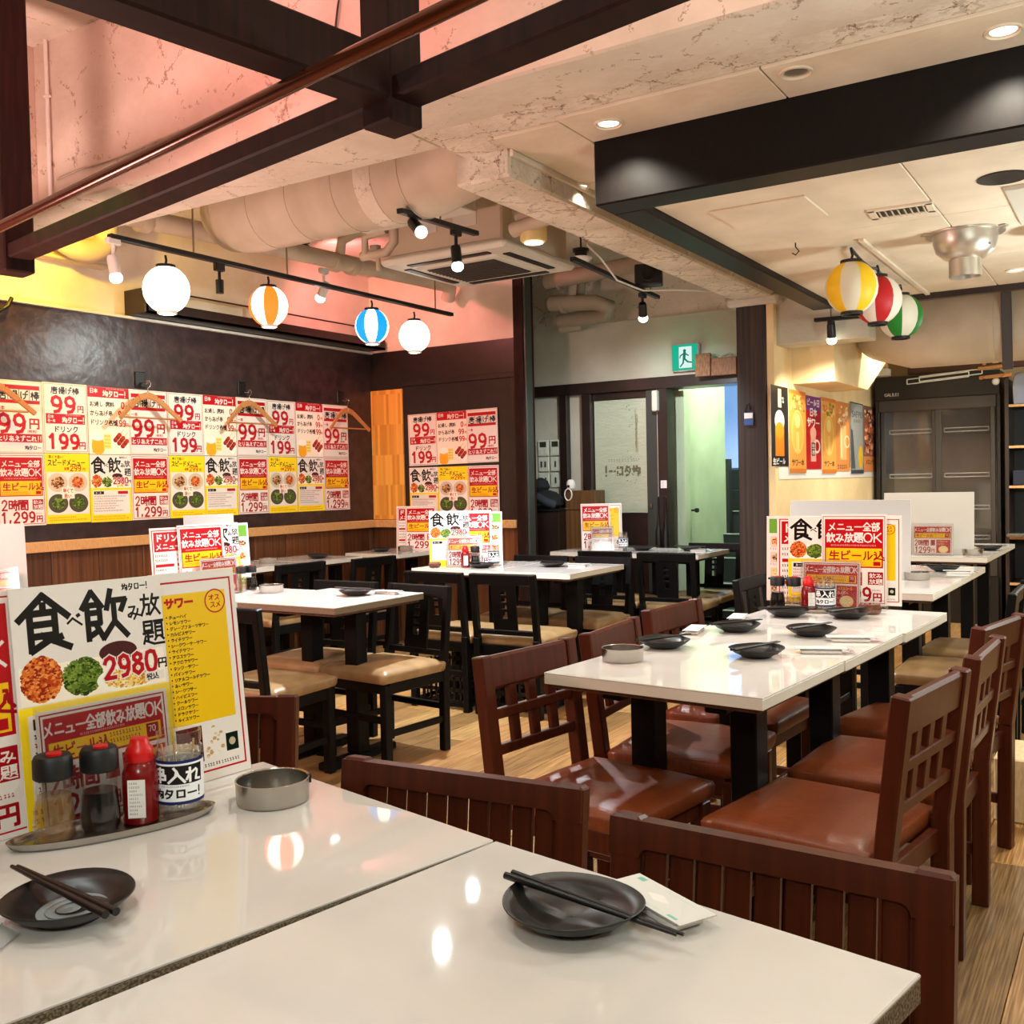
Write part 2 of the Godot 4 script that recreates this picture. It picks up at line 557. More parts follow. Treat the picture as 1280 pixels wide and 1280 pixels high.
func draw_p1(x: float, y: float, w: float, h: float):
	rect(x, y, w, h, PAPER)
	frame(x + w * 0.02, y + h * 0.015, w * 0.96, h * 0.97, w * 0.012, Color(0.72, 0.55, 0.25))
	text_c(x + w * 0.5, y + h * 0.05, h * 0.105, "唐揚げ棒", BLK, 0.13, 1.08)
	text(x + w * 0.14, y + h * 0.18, h * 0.24, "99", RED, 0.20, 1.35)
	text(x + w * 0.76, y + h * 0.30, h * 0.11, "円", RED, 0.14)
	shop_bar(x + w * 0.06, y + h * 0.44, w * 0.88, h * 0.145)
	text_c(x + w * 0.5, y + h * 0.61, h * 0.095, "ドリンク", BLK, 0.13, 1.05)
	text(x + w * 0.05, y + h * 0.72, h * 0.22, "199", RED, 0.20, 1.22)
	text(x + w * 0.78, y + h * 0.83, h * 0.11, "円", RED, 0.14)

func draw_p2(x: float, y: float, w: float, h: float):
	rect(x, y, w, h, Color(0.96, 0.90, 0.82))
	rect(x, y, w, h * 0.155, RED)
	text(x + w * 0.36, y + h * 0.04, h * 0.10, "均タロー!", PAPER, 0.17, 0.92)
	small_line(x + w * 0.45, y + h * 0.012, w * 0.45, h * 0.018, PAPER)
	text(x + w * 0.05, y + h * 0.02, h * 0.075, "日本", PAPER, 0.13, 0.9)
	var rows := [["お通し・席料", "0"], ["からあげ串", "99"], ["ドリンク各種", "199"]]
	for i in 3:
		text(x + w * 0.04, y + h * (0.21 + 0.135 * i), h * 0.085, rows[i][0], BLK, 0.12, 0.92)
		text(x + w * (0.80 if i == 0 else (0.72 if i == 1 else 0.64)), y + h * (0.205 + 0.135 * i), h * 0.10, rows[i][1], RED, 0.17, 1.0)
		text(x + w * 0.92, y + h * (0.25 + 0.135 * i), h * 0.05, "円", RED, 0.13)
	disc(x + w * 0.22, y + h * 0.88, w * 0.16, h * 0.13, Color(0.95, 0.70, 0.18))
	rect(x + w * 0.08, y + h * 0.78, w * 0.26, h * 0.20, Color(0.95, 0.66, 0.15))
	disc(x + w * 0.21, y + h * 0.74, w * 0.16, h * 0.06, Color(0.98, 0.95, 0.88))
	rect(x + w * 0.36, y + h * 0.70, w * 0.17, h * 0.22, Color(0.97, 0.86, 0.45))
	for i in 4:
		small_line(x + w * 0.38, y + h * (0.72 + 0.05 * i), w * 0.13, h * 0.025, BLK)
	poly([Vector2(x + w * 0.56, y + h * 0.78), Vector2(x + w * 0.70, y + h * 0.66), Vector2(x + w * 0.99, y + h * 0.88), Vector2(x + w * 0.88, y + h * 0.98)], Color(0.98, 0.96, 0.92))
	for i in 3:
		var o := Vector2(w * 0.09 * i, h * 0.045 * i)
		stroke(Vector2(x + w * 0.86, y + h * 0.62) + o, Vector2(x + w * 0.62, y + h * 0.80) + o, w * 0.015, Color(0.85, 0.68, 0.40))
		for k in 4:
			disc(x + o.x + w * (0.64 + 0.035 * k), y + o.y + h * (0.785 - 0.026 * k), w * 0.055, h * 0.035, [Color(0.52, 0.12, 0.06), Color(0.66, 0.20, 0.09)][k % 2])

func draw_p3(x: float, y: float, w: float, h: float):
	rect(x, y, w, h, PAPER)
	frame(x + w * 0.01, y + h * 0.01, w * 0.98, h * 0.98, w * 0.01, Color(0.80, 0.68, 0.50))
	rect(x + w * 0.05, y + h * 0.06, w * 0.90, h * 0.055, RED)
	rect(x + w * 0.05, y + h * 0.27, w * 0.90, h * 0.045, RED)
	var s := "唐揚げ棒"
	for i in 4:
		frame(x + w * (0.06 + 0.225 * i), y + h * 0.115, w * 0.225, h * 0.155, w * 0.008, Color(0.5, 0.4, 0.3))
		text(x + w * (0.08 + 0.225 * i), y + h * 0.13, h * 0.13, s[i], BLK, 0.12)
	text(x + w * 0.04, y + h * 0.35, h * 0.06, "一本", RED, 0.12)
	text(x + w * 0.02, y + h * 0.45, h * 0.27, "99", RED, 0.18, 1.25)
	text(x + w * 0.70, y + h * 0.50, h * 0.16, "円", RED, 0.14)
	text(x + w * 0.66, y + h * 0.675, h * 0.045, "(税別)", RED, 0.12, 1.2)
	rect(x + w * 0.03, y + h * 0.735, w * 0.94, h * 0.115, RED)
	text_c(x + w * 0.5, y + h * 0.755, h * 0.08, "とりあえずこれ!!", PAPER, 0.16, 1.05)
	text(x + w * 0.60, y + h * 0.89, h * 0.065, "均タロー", BLK, 0.14, 0.95)

func draw_p4(x: float, y: float, w: float, h: float):
	rect(x, y, w, h, PAPER)
	frame(x + w * 0.02, y + h * 0.02, w * 0.96, h * 0.96, w * 0.010, RED)
	rect(x + w * 0.05, y + h * 0.05, w * 0.90, h * 0.54, RED)
	text_c(x + w * 0.5, y + h * 0.085, h * 0.10, "メニュー全部", PAPER, 0.13, 0.95)
	text_c(x + w * 0.5, y + h * 0.20, h * 0.11, "飲み放題OK", PAPER, 0.13, 0.93)
	small_line(x + w * 0.15, y + h * 0.335, w * 0.7, h * 0.016, PAPER)
	rect(x + w * 0.07, y + h * 0.375, w * 0.86, h * 0.20, YEL)
	text(x + w * 0.11, y + h * 0.395, h * 0.115, "生ビール込", DEEP, 0.13, 1.06)
	small_line(x + w * 0.10, y + h * 0.525, w * 0.55, h * 0.016, DEEP)
	small_line(x + w * 0.10, y + h * 0.552, w * 0.60, h * 0.014, DEEP)
	rect(x + w * 0.80, y + h * 0.52, w * 0.11, h * 0.045, RED)
	text(x + w * 0.07, y + h * 0.63, h * 0.15, "2時間", DEEP, 0.14, 0.98)
	rect(x + w * 0.72, y + h * 0.635, w * 0.23, h * 0.14, DEEP)
	text(x + w * 0.735, y + h * 0.645, h * 0.056, "飲み", PAPER, 0.13, 1.3)
	text(x + w * 0.735, y + h * 0.710, h * 0.056, "放題", PAPER, 0.13, 1.3)
	text(x + w * 0.04, y + h * 0.80, h * 0.155, "1,299", DEEP, 0.17, 1.10)
	text(x + w * 0.79, y + h * 0.855, h * 0.10, "円", DEEP, 0.15)
	small_line(x + w * 0.78, y + h * 0.825, w * 0.14, h * 0.016, DEEP)

func draw_p5(x: float, y: float, w: float, h: float):
	rect(x, y, w, h, Color(0.98, 0.84, 0.12))
	text(x + w * 0.08, y + h * 0.025, h * 0.045, "早くて旨い!", BLK, 0.12, 1.0)
	text(x + w * 0.05, y + h * 0.08, h * 0.095, "スピードメニュー", BLK, 0.12, 0.80)
	text(x + w * 0.42, y + h * 0.19, h * 0.045, "全部", RED, 0.13, 0.9)
	text(x + w * 0.55, y + h * 0.165, h * 0.085, "299", RED, 0.15, 1.1)
	text(x + w * 0.84, y + h * 0.20, h * 0.045, "円", RED, 0.13)
	rect(x + w * 0.03, y + h * 0.265, w * 0.94, h * 0.61, PAPER)
	for i in 4:
		var cx := x + w * (0.27 + 0.46 * (i % 2))
		var cy := y + h * (0.415 + 0.30 * int(i / 2.0))
		disc(cx, cy, w * 0.22, h * 0.135, Color(0.80, 0.74, 0.64) if i < 2 else Color(0.30, 0.28, 0.22))
		food_photo(cx - w * 0.16, cy - h * 0.09, w * 0.32, h * 0.18, [3, 0, 1, 1][i])
	rect(x + w * 0.36, y + h * 0.49, w * 0.28, h * 0.16, Color(0.97, 0.90, 0.82))
	text(x + w * 0.38, y + h * 0.50, h * 0.065, "早くて", RED, 0.12, 0.85)
	text(x + w * 0.40, y + h * 0.575, h * 0.065, "旨い", RED, 0.12, 0.95)
	small_line(x + w * 0.06, y + h * 0.91, w * 0.6, h * 0.02, DEEP)
	small_line(x + w * 0.06, y + h * 0.945, w * 0.85, h * 0.02, DEEP)

func draw_p6(x: float, y: float, w: float, h: float, rules := true):
	rect(x, y, w, h, PAPER)
	text(x + w * 0.02, y + h * 0.035, h * 0.24, "食", BLK, 0.125)
	text(x + w * 0.33, y + h * 0.12, h * 0.08, "べ", BLK, 0.12)
	text(x + w * 0.42, y + h * 0.03, h * 0.23, "飲", BLK, 0.115)
	text(x + w * 0.74, y + h * 0.115, h * 0.075, "み", BLK, 0.12)
	text(x + w * 0.835, y + h * 0.075, h * 0.105, "放", BLK, 0.11)
	text(x + w * 0.835, y + h * 0.20, h * 0.115, "題", BLK, 0.10)
	text(x + w * 0.72, y + h * 0.02, h * 0.035, "均タロー!", BLK, 0.15, 0.85)
	rect(x + w * 0.02, y + h * 0.33, w * 0.96, h * 0.16, Color(0.97, 0.92, 0.84))
	disc(x + w * 0.66, y + h * 0.32, w * 0.13, h * 0.045, Color(0.28, 0.10, 0.10))
	food_photo(x + w * 0.02, y + h * 0.29, w * 0.27, h * 0.20, 0)
	food_photo(x + w * 0.27, y + h * 0.32, w * 0.28, h * 0.165, 1)
	disc(x + w * 0.72, y + h * 0.44, w * 0.22, h * 0.06, Color(0.96, 0.94, 0.88))
	food_photo(x + w * 0.54, y + h * 0.39, w * 0.40, h * 0.10, 2)
	text(x + w * 0.545, y + h * 0.335, h * 0.10, "2980", PAPER, 0.30, 1.03)
	text(x + w * 0.545, y + h * 0.335, h * 0.10, "2980", RED, 0.185, 1.03)
	text(x + w * 0.93, y + h * 0.375, h * 0.048, "円", BLK, 0.15)
	rect(x + w * 0.83, y + h * 0.435, w * 0.14, h * 0.04, PAPER)
	text(x + w * 0.84, y + h * 0.44, h * 0.032, "税込", BLK, 0.12, 1.0)
	rect(x, y + h * 0.495, w, h * 0.505, Color(0.98, 0.84, 0.12))
	rect(x + w * 0.05, y + h * 0.53, w * 0.90, h * 0.36, PAPER)
	rect(x + w * 0.08, y + h * 0.545, w * 0.24, h * 0.045, BLK)
	text(x + w * 0.11, y + h * 0.55, h * 0.034, "ルール", PAPER, 0.13, 1.0)
	rect(x + w * 0.66, y + h * 0.545, w * 0.25, h * 0.045, RED)
	for i in 7:
		small_line(x + w * 0.08, y + h * (0.61 + 0.036 * i), w * rng.randf_range(0.5, 0.8), h * 0.019, RED if i % 3 == 1 else BLK)
	small_line(x + w * 0.05, y + h * 0.915, w * 0.8, h * 0.02, DEEP)
	small_line(x + w * 0.05, y + h * 0.95, w * 0.88, h * 0.02, DEEP)

func draw_sour(x: float, y: float, w: float, h: float):
	rect(x, y, w, h, PAPER)
	frame(x + w * 0.05, y + h * 0.04, w * 0.90, h * 0.92, w * 0.018, RED)
	rect(x + w * 0.11, y + h * 0.10, w * 0.76, h * 0.62, YEL)
	text(x + w * 0.14, y + h * 0.115, h * 0.050, "サワー", RED, 0.22, 1.05)
	ring(x + w * 0.74, y + h * 0.152, w * 0.12, w * 0.014, RED)
	text(x + w * 0.665, y + h * 0.118, h * 0.032, "オス", RED, 0.14, 1.0)
	text(x + w * 0.675, y + h * 0.153, h * 0.032, "スメ", RED, 0.14, 1.0)
	var L := ["チューハイ", "レモンサワー", "グレープフルーツサワー", "カルピスサワー", "ライチサワー", "シークワーサーサワー", "ライチサワー", "アロスサワー", "アクロラサワー", "タンクーサワー", "パインサワー", "リアルコールドサワー", "みいサワー", "シークワサー", "ハイビスワー", "クールサワー", "メロンサワー", "ドラクサワー", "ルイスサワー"]
	for i in L.size():
		disc(x + w * 0.155, y + h * (0.205 + 0.0268 * i), w * 0.008, w * 0.008, BLK)
		text(x + w * 0.18, y + h * (0.197 + 0.0268 * i), h * 0.019, L[i], BLK, 0.15, 1.02)
	rect(x + w * 0.14, y + h * 0.735, w * 0.30, h * 0.17, Color(0.30, 0.05, 0.05))
	blobs(x + w * 0.14, y + h * 0.735, w * 0.30, h * 0.17, [Color(0.45, 0.08, 0.08), Color(0.2, 0.05, 0.03)], 20, 4, 9)
	small_line(x + w * 0.17, y + h * 0.80, w * 0.22, h * 0.03, PAPER)
	blobs(x + w * 0.46, y + h * 0.74, w * 0.24, h * 0.16, [Color(0.85, 0.75, 0.6), Color(0.75, 0.6, 0.4), Color(0.92, 0.88, 0.8)], 26, 5, 11)
	rect(x + w * 0.72, y + h * 0.80, w * 0.15, h * 0.085, Color(0.04, 0.12, 0.08))
	disc(x + w * 0.795, y + h * 0.842, w * 0.04, w * 0.04, Color(0.75, 0.68, 0.55))
	small_line(x + w * 0.12, y + h * 0.922, w * 0.75, h * 0.016, BLK)

func draw_drink(x: float, y: float, w: float, h: float):
	rect(x, y, w, h, PAPER)
	frame(x + w * 0.03, y + h * 0.03, w * 0.94, h * 0.94, w * 0.015, RED)
	rect(x + w * 0.07, y + h * 0.06, w * 0.86, h * 0.27, RED)
	text(x + w * 0.10, y + h * 0.08, h * 0.115, "ドリンク", PAPER, 0.17, 0.98)
	text(x + w * 0.10, y + h * 0.21, h * 0.095, "メニュー", PAPER, 0.16, 0.98)
	for i in 2:
		for k in 9:
			if k % 4 == 2:
				rect(x + w * (0.08 + 0.45 * i), y + h * (0.37 + 0.065 * k), w * 0.38, h * 0.04, RED)
			else:
				small_line(x + w * (0.08 + 0.45 * i), y + h * (0.37 + 0.065 * k), w * rng.randf_range(0.2, 0.36), h * 0.026, BLK)

func draw_foodmenu(x: float, y: float, w: float, h: float):
	rect(x, y, w, h, PAPER)
	rect(x + w * 0.04, y + h * 0.03, w * 0.92, h * 0.17, Color(0.42, 0.62, 0.22))
	text_c(x + w * 0.5, y + h * 0.06, h * 0.10, "食べ放題", PAPER, 0.13, 0.95)
	for i in 8:
		var cx := x + w * (0.06 + 0.47 * (i % 2))
		var cy := y + h * (0.24 + 0.185 * int(i / 2.0))
		rect(cx, cy, w * 0.42, h * 0.125, Color(0.86, 0.76, 0.66))
		food_photo(cx + 2, cy + 2, w * 0.40, h * 0.115, [0, 3, 3, 0, 2, 0, 3, 1][i])
		small_line(cx, cy + h * 0.135, w * 0.36, h * 0.022, RED)

func draw_stand(x: float, y: float, w: float, h: float):
	rect(x, y, w, h, PAPER)
	frame(x + w * 0.02, y + h * 0.025, w * 0.96, h * 0.95, w * 0.01, DEEP)
	rect(x + w * 0.045, y + h * 0.06, w * 0.91, h * 0.40, RED)
	text_c(x + w * 0.5, y + h * 0.09, h * 0.14, "メニュー全部飲み放題OK", PAPER, 0.13, 0.78)
	small_line(x + w * 0.30, y + h * 0.245, w * 0.35, h * 0.02, PAPER)
	rect(x + w * 0.07, y + h * 0.28, w * 0.86, h * 0.16, YEL)
	text(x + w * 0.09, y + h * 0.295, h * 0.13, "生ビール込", DEEP, 0.12, 0.92)
	small_line(x + w * 0.52, y + h * 0.30, w * 0.25, h * 0.035, DEEP)
	small_line(x + w * 0.52, y + h * 0.36, w * 0.25, h * 0.035, DEEP)
	rect(x + w * 0.81, y + h * 0.29, w * 0.10, h * 0.13, DEEP)
	text(x + w * 0.825, y + h * 0.31, h * 0.06, "70", PAPER, 0.14, 1.1)
	text(x + w * 0.05, y + h * 0.50, h * 0.21, "2時間", DEEP, 0.14, 0.90)
	rect(x + w * 0.46, y + h * 0.51, w * 0.11, h * 0.19, DEEP)
	text(x + w * 0.05, y + h * 0.74, h * 0.21, "1299", DEEP, 0.16, 1.05)
	text(x + w * 0.47, y + h * 0.80, h * 0.13, "円", DEEP, 0.14)
	rect(x + w * 0.60, y + h * 0.50, w * 0.35, h * 0.45, RED)
	text(x + w * 0.62, y + h * 0.52, h * 0.075, "リアルコール", YEL, 0.14, 0.80)
	text(x + w * 0.62, y + h * 0.61, h * 0.075, "ハイパー付", PAPER, 0.14, 0.85)
	disc(x + w * 0.775, y + h * 0.83, w * 0.12, h * 0.12, Color(0.93, 0.82, 0.55))
	blobs(x + w * 0.68, y + h * 0.74, w * 0.2, h * 0.19, [Color(0.85, 0.72, 0.4), Color(0.95, 0.9, 0.7)], 16, 4, 10)

func make_prints():
	canvas(1536, 360, PAPER)
	var f := [draw_p1, draw_p2, draw_p3, draw_p4, draw_p5, draw_p6]
	for i in 6:
		canvas(256, 362, PAPER)
		f[i].call(0.0, 0.0, 256.0, 362.0)
		M["p%d" % (i + 1)] = print_mat(0.36)
	canvas(640, 906, PAPER); draw_p6(0, 0, 640, 906); M.card_eat = print_mat(0.22)
	canvas(420, 906, PAPER); draw_sour(0, 0, 420, 906); M.card_sour = print_mat(0.22)
	canvas(420, 594, PAPER); draw_p4(0, 0, 420, 594); M.card_all = print_mat(0.22)
	canvas(300, 424, PAPER); draw_drink(0, 0, 300, 424); M.card_drink = print_mat(0.22)
	canvas(300, 424, PAPER); draw_foodmenu(0, 0, 300, 424); M.card_food = print_mat(0.22)
	canvas(520, 368, PAPER); draw_stand(0, 0, 520, 368); M.card_stand = print_mat(0.2)
	# jar label, wrapped all round: twice the same print
	canvas(768, 256, Color(0.94, 0.95, 0.96))
	for k in 2:
		var o := 384.0 * k
		rect(o, 0, 384, 18, Color(0.10, 0.14, 0.36)); rect(o, 238, 384, 18, Color(0.10, 0.14, 0.36))
		rect(o + 40, 30, 300, 108, BLK)
		text(o + 52, 36, 94, "串入れ", Color(0.97, 0.97, 0.97), 0.15, 1.0)
		text(o + 62, 160, 62, "均タロー!", BLK, 0.16, 0.98)
		small_line(o + 110, 146, 150, 9, BLK)
	M.label_jar = print_mat(0.4)
	canvas(128, 256, Color(0.93, 0.92, 0.90))
	for i in 9:
		small_line(12, 14 + 26 * i, rng.randf_range(60, 104), 13, Color(0.35, 0.30, 0.32))
	M.label_sauce = print_mat(0.4)
	# exit sign: running figure and doorway
	var gr := Color(0.02, 0.72, 0.58)
	canvas(256, 256, gr)
	rect(70, 22, 130, 212, Color(0.90, 1.0, 0.97))
	var gd := Color(0.0, 0.42, 0.36)
	disc(128, 62, 15, 15, gd)
	stroke(Vector2(128, 84), Vector2(122, 140), 28, gd)
	stroke(Vector2(128, 88), Vector2(166, 112), 12, gd); stroke(Vector2(120, 90), Vector2(84, 112), 12, gd); stroke(Vector2(84, 112), Vector2(80, 132), 10, gd)
	stroke(Vector2(124, 140), Vector2(160, 176), 16, gd); stroke(Vector2(160, 176), Vector2(196, 182), 13, gd)
	stroke(Vector2(118, 140), Vector2(112, 184), 16, gd); stroke(Vector2(112, 184), Vector2(84, 218), 13, gd)
	var em := StandardMaterial3D.new()
	em.albedo_color = Color(0.05, 0.05, 0.05)
	em.emission_enabled = true
	em.emission_texture = ink_texture()
	em.emission_energy_multiplier = 1.0
	M.exit_sign = em
	# worn lettering on the frosted door pane, seen from the back
	canvas(512, 900, Color(0.70, 0.72, 0.62))
	var tone := [Color(0.66, 0.68, 0.57), Color(0.73, 0.75, 0.66), Color(0.68, 0.70, 0.60)]
	for i in 600:
		var yy := rng.randf_range(0, 900)
		stroke(Vector2(rng.randf_range(0, 512), yy), Vector2(rng.randf_range(0, 512), yy + rng.randf_range(-80, 80)), 3, tone[rng.randi() % 3])
	for i in 26:
		stroke(Vector2(rng.randf_range(395, 420), rng.randf_range(60, 420)), Vector2(rng.randf_range(395, 425), rng.randf_range(60, 460)), 2, Color(0.50, 0.46, 0.30))
	blobs(300, 40, 130, 820, [Color(0.40, 0.37, 0.26), Color(0.52, 0.48, 0.34)], 26, 2, 6)
	var gs := "!ーロタ均"
	text(90, 520, 92, gs, Color(0.40, 0.39, 0.30), 0.20, 0.86)
	small_line(130, 470, 290, 26, Color(0.58, 0.58, 0.48))
	blobs(60, 500, 430, 130, [Color(0.70, 0.72, 0.62), Color(0.66, 0.68, 0.57)], 70, 3, 10)
	M.door_print = print_mat(0.45)
	# drink posters on the cream wall
	var base := [Color(0.10, 0.09, 0.08), Color(0.92, 0.62, 0.28), Color(0.70, 0.05, 0.08), Color(0.92, 0.64, 0.30), Color(0.86, 0.55, 0.28), Color(0.62, 0.62, 0.60), Color(0.55, 0.38, 0.28)]
	for i in 7:
		canvas(128, 300, base[i])
		match i:
			0:
				rect(30, 150, 66, 120, Color(0.85, 0.45, 0.06)); disc(63, 130, 36, 40, Color(0.80, 0.78, 0.74)); disc(63, 165, 32, 30, Color(0.88, 0.52, 0.08))
				rect(52, 10, 26, 70, Color(0.70, 0.66, 0.58)); small_line(84, 40, 34, 22, PAPER)
				rect(0, 262, 128, 38, BLK); text(10, 268, 26, "生ビール", PAPER, 0.13, 0.9)
			1, 3:
				rect(0, 0, 128, 14, Color(0.86, 0.50, 0.20)); rect(0, 284, 128, 16, Color(0.82, 0.48, 0.18))
				blobs(4, 16, 120, 60, [Color(0.55, 0.55, 0.25), Color(0.95, 0.80, 0.45), Color(0.85, 0.45, 0.20)], 30, 4, 12)
				disc(64, 150, 46, 80, Color(0.96, 0.76, 0.40)); disc(64, 150, 38, 70, Color(0.94, 0.68, 0.30))
				disc(64, 110, 20, 26, Color(0.98, 0.84, 0.52)); rect(52, 150, 24, 70, Color(0.96, 0.78, 0.42))
				text_c(64, 248, 26, "サワー本", Color(0.25, 0.14, 0.06), 0.13, 0.9)
			2:
				rect(0, 0, 128, 60, Color(0.48, 0.20, 0.50)); text_c(64, 10, 30, "ビール日", PAPER, 0.16, 0.9); text_c(64, 48, 34, "日本", PAPER, 0.16, 0.9)
				text_c(64, 88, 38, "サワー", PAPER, 0.17, 0.92)
				rect(40, 150, 44, 118, Color(0.90, 0.62, 0.55)); disc(62, 150, 26, 26, Color(0.92, 0.66, 0.58)); ring(92, 205, 24, 9, Color(0.95, 0.82, 0.76)); rect(48, 190, 26, 54, BLK); text(50, 192, 24, "生", PAPER, 0.13); text(50, 218, 24, "本", PAPER, 0.13)
			4:
				blobs(10, 10, 108, 90, [Color(0.95, 0.78, 0.55), Color(0.90, 0.55, 0.35), Color(0.98, 0.88, 0.70)], 30, 5, 14)
				rect(38, 100, 60, 150, Color(0.93, 0.72, 0.45)); ring(104, 170, 24, 8, Color(0.97, 0.86, 0.66)); rect(46, 110, 12, 130, Color(0.98, 0.88, 0.70))
				small_line(16, 272, 96, 18, Color(0.35, 0.16, 0.06))
			5:
				frame(0, 0, 128, 300, 5, Color(0.20, 0.22, 0.26)); text_c(64, 36, 26, "SAPPO", Color(0.22, 0.24, 0.30), 0.13, 0.8); small_line(30, 72, 68, 12, Color(0.22, 0.24, 0.30))
				disc(96, 230, 22, 50, Color(0.92, 0.72, 0.10)); poly([Vector2(4, 110), Vector2(22, 120), Vector2(44, 280), Vector2(4, 280)], Color(0.30, 0.32, 0.33)); rect(0, 284, 128, 16, Color(0.25, 0.26, 0.30))
			6:
				blobs(6, 14, 116, 210, [Color(0.92, 0.55, 0.38), Color(0.98, 0.78, 0.62), Color(0.40, 0.20, 0.14), Color(0.85, 0.35, 0.22)], 90, 5, 15)
				rect(0, 230, 128, 70, Color(0.88, 0.55, 0.30)); text_c(64, 242, 26, "メロンサ", Color(0.30, 0.14, 0.06), 0.13, 0.85)
		M["drink%d" % i] = print_mat(0.4)
	# wet wipe wrapper, remote control panel face
	canvas(256, 96, Color(0.84, 0.83, 0.80))
	rect(24, 8, 30, 8, Color(0.50, 0.74, 0.66)); small_line(80, 8, 120, 7, Color(0.62, 0.78, 0.72)); rect(214, 74, 24, 14, Color(0.46, 0.73, 0.66)); small_line(40, 80, 110, 5, Color(0.70, 0.80, 0.76))
	M.wipe_print = print_mat(0.3)

# ------------------------------------------------------------------ materials
func noise_image(sd: int, freq: float, w: int, h: int, oct := 4, kind := FastNoiseLite.TYPE_SIMPLEX_SMOOTH, cell := false) -> Image:
	var n := FastNoiseLite.new()
	n.seed = sd
	n.frequency = freq
	n.noise_type = kind
	n.fractal_octaves = oct
	if cell:
		n.noise_type = FastNoiseLite.TYPE_CELLULAR
		n.cellular_return_type = FastNoiseLite.RETURN_DISTANCE2_SUB
		n.fractal_type = FastNoiseLite.FRACTAL_NONE
		n.domain_warp_enabled = true
		n.domain_warp_amplitude = 40.0
		n.domain_warp_frequency = 0.02
	return n.get_seamless_image(w, h)

func two_tone(img: Image, a: Color, b: Color, gain := 1.0) -> ImageTexture:
	img.convert(Image.FORMAT_L8)
	var d := img.get_data()
	var out := PackedByteArray()
	out.resize(d.size() * 3)
	var lut := []
	for i in 256:
		var t := clampf((i / 255.0 - 0.5) * gain + 0.5, 0, 1)
		var c := a.lerp(b, t)
		lut.append([int(c.r * 255), int(c.g * 255), int(c.b * 255)])
	var k := 0
	for v in d:
		var l = lut[v]
		out[k] = l[0]; out[k + 1] = l[1]; out[k + 2] = l[2]
		k += 3
	var im := Image.create_from_data(img.get_width(), img.get_height(), false, Image.FORMAT_RGB8, out)
	return ImageTexture.create_from_image(im)

func normal_from(img: Image, strength: float) -> ImageTexture:
	var c: Image = img.duplicate()
	c.convert(Image.FORMAT_RGBA8)
	c.bump_map_to_normal_map(strength)
	return ImageTexture.create_from_image(c)

func plain(c: Color, rough := 0.5, metal := 0.0, spec := 0.5) -> StandardMaterial3D:
	var m := StandardMaterial3D.new()
	m.albedo_color = c
	m.roughness = rough
	m.metallic = metal
	m.metallic_specular = spec
	return m

func grained(tex: Texture2D, scale: Vector3, rough := 0.45, tint := Color(1, 1, 1), world := false, nrm: Texture2D = null, nscale := 0.5, off := Vector3.ZERO) -> StandardMaterial3D:
	var m := StandardMaterial3D.new()
	m.albedo_texture = tex
	m.albedo_color = tint
	m.roughness = rough
	m.uv1_triplanar = true
	m.uv1_world_triplanar = world
	m.uv1_scale = scale
	m.uv1_offset = off
	if nrm:
		m.normal_enabled = true
		m.normal_texture = nrm
		m.normal_scale = nscale
	return m

func glow(c: Color, energy: float) -> StandardMaterial3D:
	var m := plain(Color(0.9, 0.9, 0.9), 0.6)
	m.emission_enabled = true
	m.emission = c
	m.emission_energy_multiplier = energy
	return m

